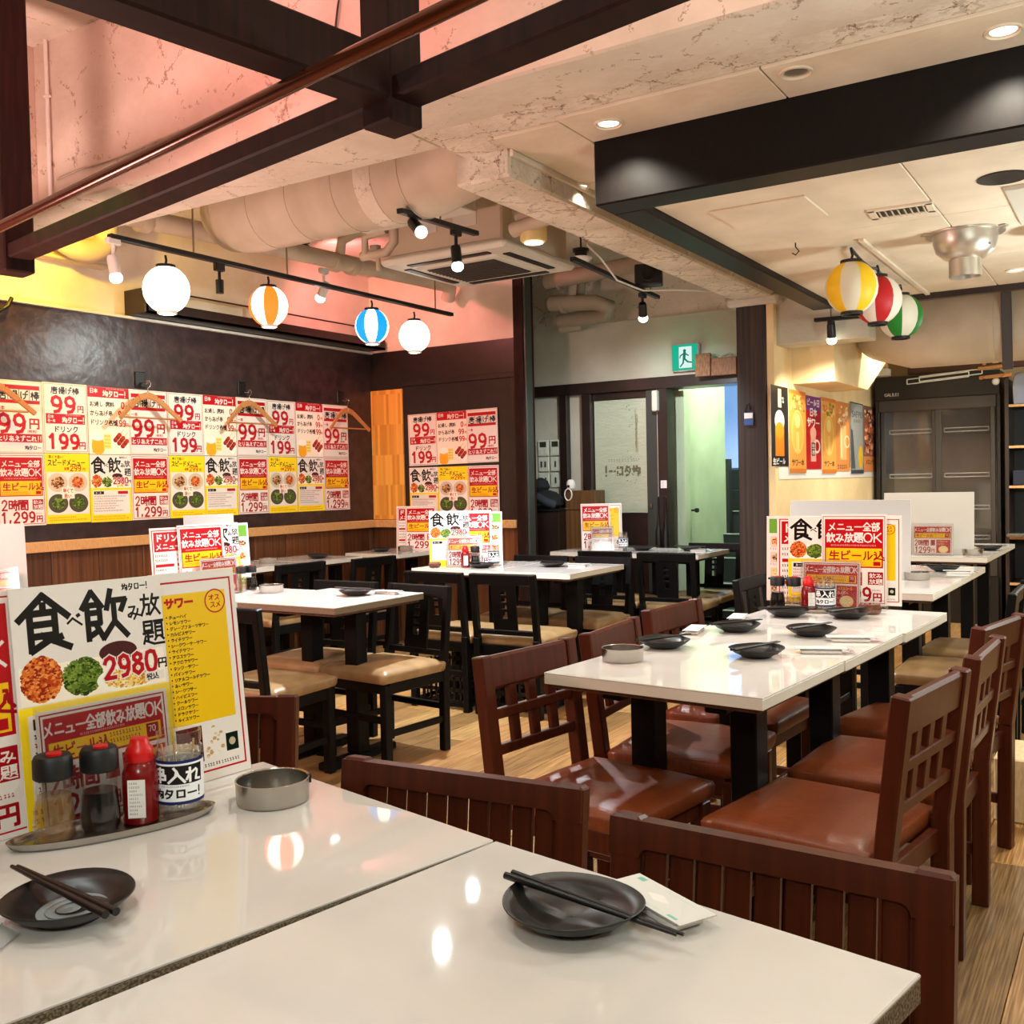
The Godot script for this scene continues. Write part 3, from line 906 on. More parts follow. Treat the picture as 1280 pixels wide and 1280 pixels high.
func make_materials():
	# wood grain that runs along the texture's v axis
	var g := noise_image(11, 0.035, 512, 24, 4)
	g.resize(512, 512, Image.INTERPOLATE_CUBIC)
	var g2 := noise_image(5, 0.09, 512, 64, 3)
	g2.resize(512, 512, Image.INTERPOLATE_CUBIC)
	M.chair_wood = grained(two_tone(g.duplicate(), Color(0.245, 0.095, 0.042), Color(0.315, 0.130, 0.058), 1.2), Vector3(2, 1.0, 2), 0.36)
	M.chair_wood.metallic_specular = 0.35
	M.chair_wood_light = grained(two_tone(g.duplicate(), Color(0.30, 0.13, 0.06), Color(0.42, 0.21, 0.10), 1.3), Vector3(3, 1.2, 3), 0.36)
	var fl := two_tone(g2.duplicate(), Color(0.52, 0.385, 0.225), Color(0.78, 0.62, 0.40), 1.6)
	M.floor = []
	var tints := [Color(1, 1, 1), Color(0.86, 0.84, 0.82), Color(1.0, 0.94, 0.86), Color(0.76, 0.74, 0.72), Color(0.94, 0.90, 0.90)]
	for i in 5:
		M.floor.append(grained(fl, Vector3(2.6, 1, 0.55), 0.36, tints[i], true, null, 0.5, Vector3(0.37 * i, 0, 0.23 * i)))
	M.dado = []
	var dw := two_tone(g.duplicate(), Color(0.30, 0.17, 0.09), Color(0.44, 0.27, 0.14), 1.5)
	for i in 3:
		M.dado.append(grained(dw, Vector3(2.0, 0.8, 2.0), 0.42, [Color(1, 1, 1), Color(0.84, 0.82, 0.8), Color(1.12, 1.08, 1.0)][i], true, null, 0.5, Vector3(0.3 * i, 0, 0.2 * i)))
	M.board = grained(two_tone(g2.duplicate(), Color(0.74, 0.54, 0.34), Color(0.84, 0.66, 0.44), 1.2), Vector3(0.6, 3, 3), 0.4)
	# butcher block: strips with joints
	var strip := noise_image(3, 0.9, 40, 5, 1)
	strip.resize(160, 160, Image.INTERPOLATE_NEAREST)
	M.block = grained(two_tone(strip, Color(0.80, 0.54, 0.20), Color(0.92, 0.68, 0.30), 1.6), Vector3(1.0, 0.8, 1.0), 0.4)
	M.post_wood = grained(two_tone(g.duplicate(), Color(0.07, 0.045, 0.03), Color(0.22, 0.15, 0.08), 1.8), Vector3(2.2, 0.7, 2.2), 0.5, Color(1, 1, 1), true)
	M.beam_wood = grained(two_tone(g.duplicate(), Color(0.130, 0.068, 0.052), Color(0.190, 0.100, 0.076), 1.4), Vector3(0.7, 2.2, 2.2), 0.62)
	M.beam_wood.metallic_specular = 0.25
	M.beam_dark = grained(two_tone(g2.duplicate(), Color(0.060, 0.046, 0.042), Color(0.085, 0.064, 0.056), 1.2), Vector3(0.7, 2.2, 2.2), 0.45)
	M.beam_dark.metallic_specular = 0.3
	M.cabinet_wood = grained(two_tone(g.duplicate(), Color(0.30, 0.20, 0.09), Color(0.42, 0.29, 0.14), 1.4), Vector3(2, 0.8, 2), 0.45)
	M.pale_wood = grained(two_tone(g2.duplicate(), Color(0.74, 0.62, 0.45), Color(0.83, 0.72, 0.55), 1.3), Vector3(1.5, 3, 3), 0.45)
	M.crate_wood = grained(two_tone(g2.duplicate(), Color(0.42, 0.25, 0.12), Color(0.58, 0.38, 0.20), 1.5), Vector3(1.5, 3, 3), 0.6)
	M.hanger_wood = plain(Color(0.70, 0.47, 0.26), 0.38)
	# old painted concrete: patches, stains and fine cracks
	var patch := noise_image(21, 0.006, 512, 512, 5)
	var crack := noise_image(33, 0.012, 512, 512, 1, FastNoiseLite.TYPE_CELLULAR, true)
	var rough := noise_image(44, 0.05, 512, 512, 4)
	patch.convert(Image.FORMAT_L8); crack.convert(Image.FORMAT_L8); rough.convert(Image.FORMAT_L8)
	var pd := patch.get_data()
	var cd := crack.get_data()
	var rd := rough.get_data()
	M.concrete_tex = concrete(pd, cd, rd, Color(0.78, 0.735, 0.66), Color(0.83, 0.785, 0.715), Color(0.56, 0.48, 0.40), 0.86)
	M.stain_tex = concrete(pd, cd, rd, Color(0.79, 0.745, 0.67), Color(0.87, 0.83, 0.76), Color(0.46, 0.37, 0.29), 0.68)
	var nm := normal_from(rough, 3.0)
	M.plaster_normal = nm
	M.concrete = grained(M.concrete_tex, Vector3(0.62, 0.62, 0.62), 0.8, Color(1.0, 1.0, 1.0), true, nm, 0.35)
	M.stained = grained(M.stain_tex, Vector3(0.9, 0.9, 0.9), 0.85, Color(1.0, 1.0, 1.0), true, nm, 0.6)
	var soft := two_tone(patch.duplicate(), Color(0.81, 0.775, 0.72), Color(0.88, 0.85, 0.80), 1.4)
	M.white_wall = grained(soft, Vector3(0.6, 0.6, 0.6), 0.75, Color(0.88, 0.88, 0.84), true, nm, 0.15)
	M.ceiling_board = grained(soft, Vector3(0.7, 0.7, 0.7), 0.7, Color(1.03, 1.0, 0.95), true, nm, 0.12)
	M.upper_wall = grained(soft, Vector3(0.6, 0.6, 0.6), 0.75, Color(1.02, 1.0, 0.98), true, nm, 0.15)
	M.cream_wall = grained(soft, Vector3(0.6, 0.6, 0.6), 0.75, Color(1.08, 0.99, 0.80), true, nm, 0.12)
	M.green_wall = grained(soft, Vector3(0.6, 0.6, 0.6), 0.7, Color(0.86, 0.94, 0.84), true)
	var dk := noise_image(55, 0.02, 512, 512, 5)
	M.dark_plaster = grained(two_tone(dk.duplicate(), Color(0.150, 0.100, 0.098), Color(0.235, 0.160, 0.160), 1.4), Vector3(0.8, 0.8, 0.8), 0.34, Color(1, 1, 1), true, normal_from(dk, 3.0), 0.3)
	M.dark_panel = grained(two_tone(dk.duplicate(), Color(0.115, 0.072, 0.060), Color(0.165, 0.104, 0.086), 1.2), Vector3(0.8, 0.8, 0.8), 0.34, Color(1, 1, 1), true)
	# duct, pipes, metal
	M.duct = grained(two_tone(patch.duplicate(), Color(0.70, 0.64, 0.55), Color(0.78, 0.72, 0.63), 1.5), Vector3(1, 1, 1), 0.55, Color(1, 1, 1), true)
	M.duct_light = plain(Color(0.74, 0.68, 0.58), 0.6)
	M.lagging = plain(Color(0.56, 0.52, 0.44), 0.7)
	M.steel = plain(Color(0.70, 0.685, 0.66), 0.22, 1.0)
	M.cast = plain(Color(0.80, 0.77, 0.72), 0.34, 0.85)
	M.brass_pipe = plain(Color(0.34, 0.17, 0.09), 0.18, 0.55)
	M.black = plain(Color(0.018, 0.017, 0.018), 0.42)
	M.black_gloss = plain(Color(0.012, 0.012, 0.014), 0.25)
	M.black_paint = plain(Color(0.045, 0.042, 0.041), 0.4, 0.0, 0.28)
	M.black_plastic = plain(Color(0.025, 0.025, 0.027), 0.5)
	M.white_plastic = plain(Color(0.86, 0.84, 0.80), 0.4)
	M.panel_white = plain(Color(0.80, 0.78, 0.72), 0.45)
	M.switch_white = plain(Color(0.80, 0.80, 0.72), 0.4)
	M.screen_grey = plain(Color(0.20, 0.22, 0.17), 0.3)
	M.grille = grained(two_tone(noise_image(8, 0.2, 64, 64, 1), Color(0.13, 0.12, 0.11), Color(0.22, 0.20, 0.18), 1.3), Vector3(12, 12, 12), 0.7)
	# table tops
	var sp := noise_image(71, 0.01, 256, 256, 4)
	M.table_top = grained(two_tone(sp, Color(0.79, 0.765, 0.735), Color(0.825, 0.80, 0.775), 1.2), Vector3(0.8, 0.8, 0.8), 0.035)
	M.table_top.metallic_specular = 0.5
	M.table_edge = plain(Color(0.84, 0.81, 0.75), 0.35)
	var chip := noise_image(81, 0.22, 256, 256, 2)
	M.chipboard = grained(two_tone(chip, Color(0.28, 0.23, 0.17), Color(0.56, 0.50, 0.40), 2.4), Vector3(4, 4, 4), 0.7)
	# seats
	var vin := noise_image(91, 0.25, 256, 16, 2)
	vin.resize(256, 256, Image.INTERPOLATE_CUBIC)
	var vn := normal_from(vin, 2.0)
	var vt := two_tone(vin.duplicate(), Color(0.40, 0.175, 0.072), Color(0.51, 0.245, 0.108), 1.2)
	M.seat_brown = grained(vt, Vector3(5, 5, 5), 0.38, Color(1, 1, 1), false, vn, 0.4)
	var tn := two_tone(noise_image(95, 0.02, 256, 256, 4), Color(0.54, 0.43, 0.29), Color(0.64, 0.52, 0.36), 1.3)
	M.seat_tan = grained(tn, Vector3(2, 2, 2), 0.32)
	M.seat_olive = grained(tn, Vector3(2, 2, 2), 0.34, Color(0.78, 0.74, 0.68))
	M.seat_orange = plain(Color(0.60, 0.24, 0.08), 0.4)
	# tableware
	var pl := noise_image(99, 0.03, 256, 256, 4)
	M.plate = grained(two_tone(pl, Color(0.030, 0.028, 0.026), Color(0.075, 0.068, 0.062), 1.6), Vector3(6, 6, 6), 0.34)
	M.plate_glaze = plain(Color(0.50, 0.53, 0.54), 0.3)
	M.stick = plain(Color(0.055, 0.030, 0.028), 0.32)
	M.stick_tip = plain(Color(0.05, 0.045, 0.045), 0.4)
	M.soy = plain(Color(0.025, 0.010, 0.006), 0.15)
	M.vinegar = liquid(Color(0.62, 0.44, 0.14), 0.32)
	M.red_sauce = plain(Color(0.46, 0.02, 0.025), 0.22)
	M.cap_red = plain(Color(0.80, 0.03, 0.03), 0.35)
	M.glass = liquid(Color(0.25, 0.27, 0.26), 0.04)
	M.acrylic = liquid(Color(0.22, 0.24, 0.24), 0.05)
	M.pane = liquid(Color(0.30, 0.30, 0.29), 0.16)
	M.laminate = plain(Color(0.90, 0.87, 0.84), 0.25)
	M.card_back = plain(Color(0.74, 0.725, 0.70), 0.35)
	M.paper = plain(PAPER, 0.6)
	M.bamboo = plain(Color(0.78, 0.62, 0.40), 0.55)
	M.amber = liquid(Color(0.40, 0.18, 0.05), 0.7)
	M.film = liquid(Color(0.80, 0.81, 0.80), 0.35)
	M.cloth_dark = plain(Color(0.045, 0.05, 0.06), 0.85)
	M.cloth_grey = plain(Color(0.14, 0.16, 0.20), 0.85)
	M.fridge_body = plain(Color(0.085, 0.066, 0.055), 0.4)
	M.fridge_frame = plain(Color(0.24, 0.22, 0.20), 0.38)
	M.fridge_inside = plain(Color(0.60, 0.55, 0.48), 0.6)
	M.wire = plain(Color(0.85, 0.84, 0.80), 0.35)
	M.rust = plain(Color(0.30, 0.16, 0.08), 0.6)
	M.blue_tag = plain(Color(0.18, 0.30, 0.52), 0.5)
	M.foil = plain(Color(0.62, 0.66, 0.74), 0.3, 0.7)
	M.door_grey = plain(Color(0.20, 0.225, 0.20), 0.4)
	M.step = plain(Color(0.12, 0.14, 0.125), 0.6)
	M.step_edge = plain(Color(0.50, 0.54, 0.48), 0.5)
	M.lantern_yellow = plain(Color(0.95, 0.70, 0.06), 0.5)
	M.lantern_red = plain(Color(0.74, 0.04, 0.08), 0.5)
	M.lantern_green = plain(Color(0.04, 0.50, 0.14), 0.5)
	M.lantern_white = plain(Color(0.86, 0.84, 0.76), 0.5)
	M.shade_lamp = plain(Color(0.86, 0.78, 0.52), 0.5)

func liquid(c: Color, a: float) -> StandardMaterial3D:
	var m := StandardMaterial3D.new()
	m.albedo_color = Color(c.r, c.g, c.b, a)
	m.transparency = BaseMaterial3D.TRANSPARENCY_ALPHA
	m.roughness = 0.06
	m.metallic_specular = 0.6
	return m

func concrete(pd: PackedByteArray, cd: PackedByteArray, rd: PackedByteArray, a: Color, b: Color, dark: Color, amount: float) -> ImageTexture:
	var out := PackedByteArray()
	out.resize(pd.size() * 3)
	var k := 0
	for i in pd.size():
		var p := pd[i] / 255.0
		var t := clampf((p - 0.5) * 2.0 + 0.5 + (rd[i] / 255.0 - 0.5) * 0.35, 0, 1)
		var c := a.lerp(b, t)
		var e := cd[i] / 255.0
		var broken := rd[i] / 255.0 + p * 0.5
		if e < 0.022 and broken > amount - 0.05:
			c = c.lerp(dark, clampf((0.022 - e) * 90.0, 0, 0.9))
		elif broken > amount + 0.42 - 0.14 * (1.0 if e < 0.15 else 0.0):
			c = c.lerp(dark, 0.26)
		out[k] = int(c.r * 255); out[k + 1] = int(c.g * 255); out[k + 2] = int(c.b * 255)
		k += 3
	return ImageTexture.create_from_image(Image.create_from_data(512, 512, false, Image.FORMAT_RGB8, out))

# ------------------------------------------------------------------ the room
func slab(parent, n: String, a: Vector3, b: Vector3, mat: Material, bevel := 0.002) -> MeshInstance3D:
	var lo := Vector3(min(a.x, b.x), min(a.y, b.y), min(a.z, b.z))
	var hi := Vector3(max(a.x, b.x), max(a.y, b.y), max(a.z, b.z))
	return part(parent, n, box_mesh(hi - lo, bevel), mat, (lo + hi) * 0.5)

func build_shell():
	# floor: vinyl planks running away from the camera along z
	var fl := structure("floor")
	slab(fl, "subfloor", Vector3(-5.7, -0.12, -9.9), Vector3(2.2, -0.012, 2.0), M.black)
	var pm := box_mesh(Vector3(0.178, 0.012, 1.798), 0.0012)
	var half := box_mesh(Vector3(0.178, 0.012, 0.898), 0.0012)
	for i in 43:
		var x := -5.41 + 0.18 * i
		var off: float = [0.0, 0.9, 0.45, 1.35][(i * 7) % 4]
		var z := 1.9
		var first := true
		while z > -9.7:
			var l := 1.8
			if first and off > 0.0:
				l = off
			if z - l < -9.75:
				l = z + 9.75
			first = false
			if x < 0.9 and z > -9.7:
				var m := pm
				if abs(l - 0.9) < 0.01: m = half
				elif abs(l - 1.8) > 0.01: m = box_mesh(Vector3(0.178, 0.012, l - 0.002), 0.0012)
				part(fl, "plank", m, M.floor[rng.randi() % 5], Vector3(x, -0.006, z - l * 0.5))
			z -= l
	slab(fl, "plain_floor", Vector3(0.97, -0.012, -9.8), Vector3(2.2, 0, 2.0), M.floor[0])

	# left wall with posters
	var wl := structure("wall_left")
	slab(wl, "upper_plaster", Vector3(-5.7, 0, -6.7), Vector3(-5.5, 3.3, 2.0), M.upper_wall)
	slab(wl, "dark_plaster", Vector3(-5.51, 0.968, -6.5), Vector3(-5.48, 2.35, 2.0), M.dark_plaster)
	slab(wl, "top_edge", Vector3(-5.50, 2.35, -6.5), Vector3(-5.455, 2.368, 2.0), M.panel_white)
	slab(wl, "cap_board", Vector3(-5.51, 0.905, -6.5), Vector3(-5.43, 0.968, 2.0), M.board, 0.004)
	var i2 := 0
	var zz := 1.9
	while zz > -6.45:
		var wd: float = min(0.32, zz + 6.48)
		slab(wl, "dado_panel", Vector3(-5.51, 0.0, zz - 0.002), Vector3(-5.475, 0.904, zz - wd + 0.002), M.dado[(i2 * 5 + i2 / 3) % 3], 0.003)
		zz -= 0.32
		i2 += 1
	# ledge shelf high on the left wall
	var lg := structure("trim_1")
	slab(lg, "ledge_board", Vector3(-5.5, 2.372, -6.48), Vector3(-5.30, 2.392, -4.13), M.dark_panel)
	slab(lg, "ledge_front", Vector3(-5.32, 2.372, -6.48), Vector3(-5.30, 2.45, -4.13), M.dark_panel)
	slab(lg, "ledge_end", Vector3(-5.5, 2.372, -4.15), Vector3(-5.30, 2.53, -4.12), M.dark_panel)
	for z in [-5.05, -6.4]:
		slab(lg, "rail_post", Vector3(-5.33, 2.45, z - 0.012), Vector3(-5.305, 2.56, z + 0.012), M.dark_panel)
	part(lg, "rail", tube_mesh([Vector3(-5.318, 2.53, -4.13), Vector3(-5.318, 2.53, -6.45)], 0.006, 8), M.dark_panel)

	# far wall of the left bay
	var wb := structure("wall_back")
	slab(wb, "upper_plaster", Vector3(-5.7, 0, -6.7), Vector3(-4.04, 3.1, -6.52), M.upper_wall)
	slab(wb, "dark_panel", Vector3(-5.5, 0.968, -6.53), Vector3(-4.04, 2.36, -6.5), M.dark_panel)
	slab(wb, "panel_frame", Vector3(-5.14, 2.06, -6.5), Vector3(-4.05, 2.10, -6.488), M.dark_panel)
	slab(wb, "panel_frame", Vector3(-4.08, 0.968, -6.5), Vector3(-4.05, 2.06, -6.488), M.dark_panel)
	slab(wb, "wood_block_panel", Vector3(-5.478, 0.97, -6.5), Vector3(-5.145, 2.044, -6.48), M.block, 0.003)
	slab(wb, "cap_board", Vector3(-5.43, 0.905, -6.51), Vector3(-4.05, 0.968, -6.44), M.board, 0.004)
	for i in 5:
		slab(wb, "dado_panel", Vector3(-5.475 + 0.287 * i + 0.002, 0, -6.52), Vector3(-5.475 + 0.287 * (i + 1) - 0.002, 0.904, -6.475), M.dado[(i + 1) % 3], 0.003)
	var pil := structure("trim_2")
	slab(pil, "pillar", Vector3(-4.044, 0, -6.62), Vector3(-3.955, 3.0, -6.46), M.beam_wood, 0.006)
	slab(pil, "edge_strip", Vector3(-3.955, 0, -6.56), Vector3(-3.938, 2.98, -6.47), M.door_grey, 0.003)
	slab(pil, "return_wall", Vector3(-4.5, 0, -7.4), Vector3(-4.38, 3.0, -6.68), M.dark_panel)

	# entrance wall: partition, lintel, frames
	var we := structure("wall_entrance")
	slab(we, "upper_concrete", Vector3(-4.4, 2.512, -7.4), Vector3(-2.03, 3.05, -7.22), M.concrete)
	slab(we, "white_partition", Vector3(-4.4, 2.04, -7.4), Vector3(-2.03, 2.512, -7.2), M.white_wall)
	slab(we, "lintel", Vector3(-4.4, 1.955, -7.4), Vector3(-2.03, 2.045, -7.17), M.dark_panel)
	slab(we, "switch_wall", Vector3(-4.4, 0, -7.4), Vector3(-4.06, 1.955, -7.22), M.white_wall)
	slab(we, "frame_post", Vector3(-4.063, 0, -7.3), Vector3(-3.995, 1.955, -7.18), M.dark_panel)
	slab(we, "side_light", Vector3(-3.995, 0.4, -7.28), Vector3(-3.853, 1.955, -7.24), M.white_wall)
	slab(we, "frame_post", Vector3(-3.853, 0, -7.3), Vector3(-3.775, 1.955, -7.18), M.dark_panel)
	slab(we, "frame_post", Vector3(-3.185, 0, -7.32), Vector3(-3.105, 1.955, -7.17), M.dark_panel)
	slab(we, "side_wall", Vector3(-2.54, 0, -7.4), Vector3(-2.03, 2.04, -7.2), M.dark_panel)
	var d1 := structure("door_1")
	slab(d1, "top_rail", Vector3(-3.772, 1.90, -7.27), Vector3(-3.30, 1.955, -7.22), M.dark_panel)
	slab(d1, "bottom_panel", Vector3(-3.772, 0, -7.27), Vector3(-3.30, 0.99, -7.22), M.dark_panel)
	slab(d1, "stile", Vector3(-3.295, 0, -7.28), Vector3(-3.20, 1.955, -7.2), M.door_grey)
	slab(d1, "edge_trim", Vector3(-3.198, 0, -7.26), Vector3(-3.187, 1.955, -7.19), M.panel_white)
	part(d1, "pane", sheet_mesh(0.468, 0.905, 0.012, M.door_print, M.panel_white), null, Vector3(-3.535, 0.993, -7.245))
	slab(d1, "latch", Vector3(-3.265, 1.03, -7.2), Vector3(-3.25, 1.07, -7.185), M.steel)

	# cream wall with drink posters, rear wall, right wall, wall behind the camera
	var wc := structure("wall_cream")
	slab(wc, "plaster", Vector3(-2.048, 0, -9.8), Vector3(-2.0, 3.05, -6.34), M.cream_wall)
	var wr := structure("wall_rear")
	slab(wr, "plaster", Vector3(-2.2, 0, -10.0), Vector3(2.2, 3.05, -9.75), M.cream_wall)
	var wright := structure("wall_right")
	slab(wright, "plaster", Vector3(2.0, 0, -10.0), Vector3(2.2, 3.3, 2.0), M.white_wall)
	slab(wright, "dark_panel", Vector3(1.97, 0, -9.75), Vector3(2.0, 1.0, 2.0), M.dark_panel)
	var wf := structure("wall_front")
	slab(wf, "plaster", Vector3(-5.7, 0, 1.7), Vector3(2.2, 3.3, 2.0), M.white_wall)
	slab(wf, "dark_panel", Vector3(-5.5, 0, 1.66), Vector3(2.0, 2.3, 1.7), M.dark_plaster)

func build_ceiling():
	var c := structure("ceiling")
	slab(c, "high_slab", Vector3(-5.7, 3.2, -2.7), Vector3(2.2, 3.35, 2.0), M.concrete)
	slab(c, "cross_beam", Vector3(-5.5, 2.5, -3.05), Vector3(-2.2, 3.35, -2.65), M.concrete, 0.008)
	slab(c, "cross_beam", Vector3(-2.2, 2.5, -2.9), Vector3(2.2, 3.35, -2.65), M.concrete, 0.008)
	slab(c, "rough_slab", Vector3(-2.2, 2.502, -6.6), Vector3(2.2, 2.62, -2.88), M.stained)
	slab(c, "recess_slab", Vector3(-5.7, 3.0, -7.4), Vector3(-2.2, 3.12, -3.0), M.concrete)
	slab(c, "rear_slab", Vector3(-2.2, 2.55, -10.0), Vector3(2.2, 2.66, -6.5), M.concrete)
	slab(c, "long_beam", Vector3(-2.25, 2.4, -6.42), Vector3(-2.0, 3.1, -3.2), M.stained, 0.01)
	slab(c, "long_beam_strip", Vector3(-2.0, 2.47, -6.42), Vector3(-1.985, 2.5, -3.2), M.ceiling_board)
	slab(c, "column_cap", Vector3(-2.30, 2.36, -6.62), Vector3(-1.96, 2.42, -6.30), M.panel_white, 0.015)
	slab(c, "added_face_block", Vector3(-5.5, 2.5, -2.65), Vector3(-4.10, 3.2, -2.56), M.concrete)  # added block marking where the pink light on the beam stops
	# smooth boards beside the dark fascia
	for i in 5:
		slab(c, "ceiling_board", Vector3(-1.98, 2.49, -3.06 - 0.68 * i), Vector3(-1.705, 2.502, -3.06 - 0.68 * (i + 1) + 0.006), M.ceiling_board)
	for i in 5:
		slab(c, "ceiling_board", Vector3(-1.70 + 0.72 * i, 2.49, -3.30), Vector3(-1.70 + 0.72 * (i + 1) - 0.006, 2.502, -3.02), M.ceiling_board)
	# dark fascia beam round the lowered ceiling
	var b := structure("trim_3")
	slab(b, "fascia", Vector3(-1.70, 2.257, -3.45), Vector3(2.0, 2.5, -3.30), M.beam_dark, 0.006)
	slab(b, "fascia", Vector3(-1.70, 2.257, -6.16), Vector3(-1.572, 2.5, -3.45), M.beam_dark, 0.006)
	var lo := structure("ceiling")
	lo.name = "ceiling_lowered"
	for i in 4:
		for k in 3:
			slab(lo, "ceiling_board", Vector3(-1.572 + 0.893 * i, 2.285, -3.45 - 0.905 * k), Vector3(-1.572 + 0.893 * (i + 1) - 0.004, 2.36, -3.45 - 0.905 * (k + 1) + 0.004), M.ceiling_board, 0.003)
	slab(lo, "hatch_frame", Vector3(-1.42, 2.277, -4.05), Vector3(-1.05, 2.286, -3.72), M.ceiling_board, 0.003)
	slab(lo, "rear_rail", Vector3(-1.30, 2.25, -6.20), Vector3(1.9, 2.30, -6.15), M.dark_panel)
	slab(lo, "long_batten", Vector3(-1.055, 2.272, -6.15), Vector3(-1.03, 2.285, -4.55), M.ceiling_board)

# ------------------------------------------------------------------ hung timber frame over the near table
func build_frame():
	var u := Vector3(-0.9855, 0, -0.1695)
	var v := Vector3(0.1695, 0, -0.9855)
	var c0 := Vector3(-1.515, 2.178, -1.900)
	var t := structure("trim_4")
	var st := new_st()
	bar(st, c0 - u * 2.6, c0 + u * 3.4, 0.09, 0.056, 0.006)
	part(t, "long_timber", done(st), M.beam_wood)
	st = new_st()
	bar(st, c0 + Vector3(0, 0.030, 0) - v * 0.04, c0 + Vector3(0, 0.030, 0) - v * 2.2, 0.10, 0.115, 0.006)
	part(t, "cross_timber", done(st), M.beam_wood)
	for k in [[0.0, 2.10, 0.105], [2.21, 2.10, 0.115]]:
		st = new_st()
		var p: Vector3 = c0 + u * k[0]
		bar(st, Vector3(p.x, k[1], p.z), Vector3(p.x, 3.2, p.z), k[2], k[2], 0.006, v)
		part(t, "hanging_post", done(st), M.beam_wood)
	# pipe slung under the cross timber
	var p0 := Vector3(-3.145, 2.12, -1.893)
	var p1 := Vector3(-1.090, 2.12, -1.519)
	var d := (p1 - p0).normalized()
	single("metal_pipe", "long brown metal pipe running diagonally under the dark timber frame", "pipe", tube_mesh([p0 - d * 1.6, p1 + d * 1.4], 0.017, 14), M.brass_pipe)
	var cl := thing("pipe_clamp", "small metal clip holding the brown pipe near the left timber post", "clamp", p0 - d * 0.02)
	st = new_st()
	tube(st, [Vector3(-0.02, -0.02, 0), Vector3(-0.02, 0.02, 0.004)], 0.008, 8)
	tube(st, [Vector3(0.0, -0.022, 0), Vector3(0.0, 0.02, 0.004)], 0.008, 8)
	part(cl, "band", done(st), M.steel)
	# thin white conduit on the pink beam face
	var co := thing("conduit", "thin pale conduit running up the pink beam beside the left post", "conduit", Vector3(-3.99, 2.5, -2.635))
	part(co, "tube", tube_mesh([Vector3(0, 0.0, 0), Vector3(0, 0.7, 0)], 0.009, 10), M.white_plastic)
	part(co, "clip", box_mesh(Vector3(0.035, 0.012, 0.02), 0.003), M.white_plastic, Vector3(0, 0.46, 0))
	part(co, "foot", box_mesh(Vector3(0.03, 0.03, 0.025), 0.003), M.steel, Vector3(0, 0.005, 0))
	# cable along the pink face
	var pts := []
	for i in 12:
		var x := -3.95 + 0.16 * i
		pts.append(Vector3(x, 2.60 + 0.008 * i + 0.006 * sin(i * 1.7), -2.643))
	single("cable", "thin dusty cable running along the pink beam face", "cable", tube_mesh(pts, 0.004, 6), M.duct)
	pts = []
	for i in 10:
		pts.append(Vector3(-2.31 - 0.04 * sin(i * 0.3), 2.98 - 0.045 * i, -2.64))
	single("cable", "thin dark cable hanging down the pink beam near the crossing timbers", "cable", tube_mesh(pts, 0.004, 6), M.black)

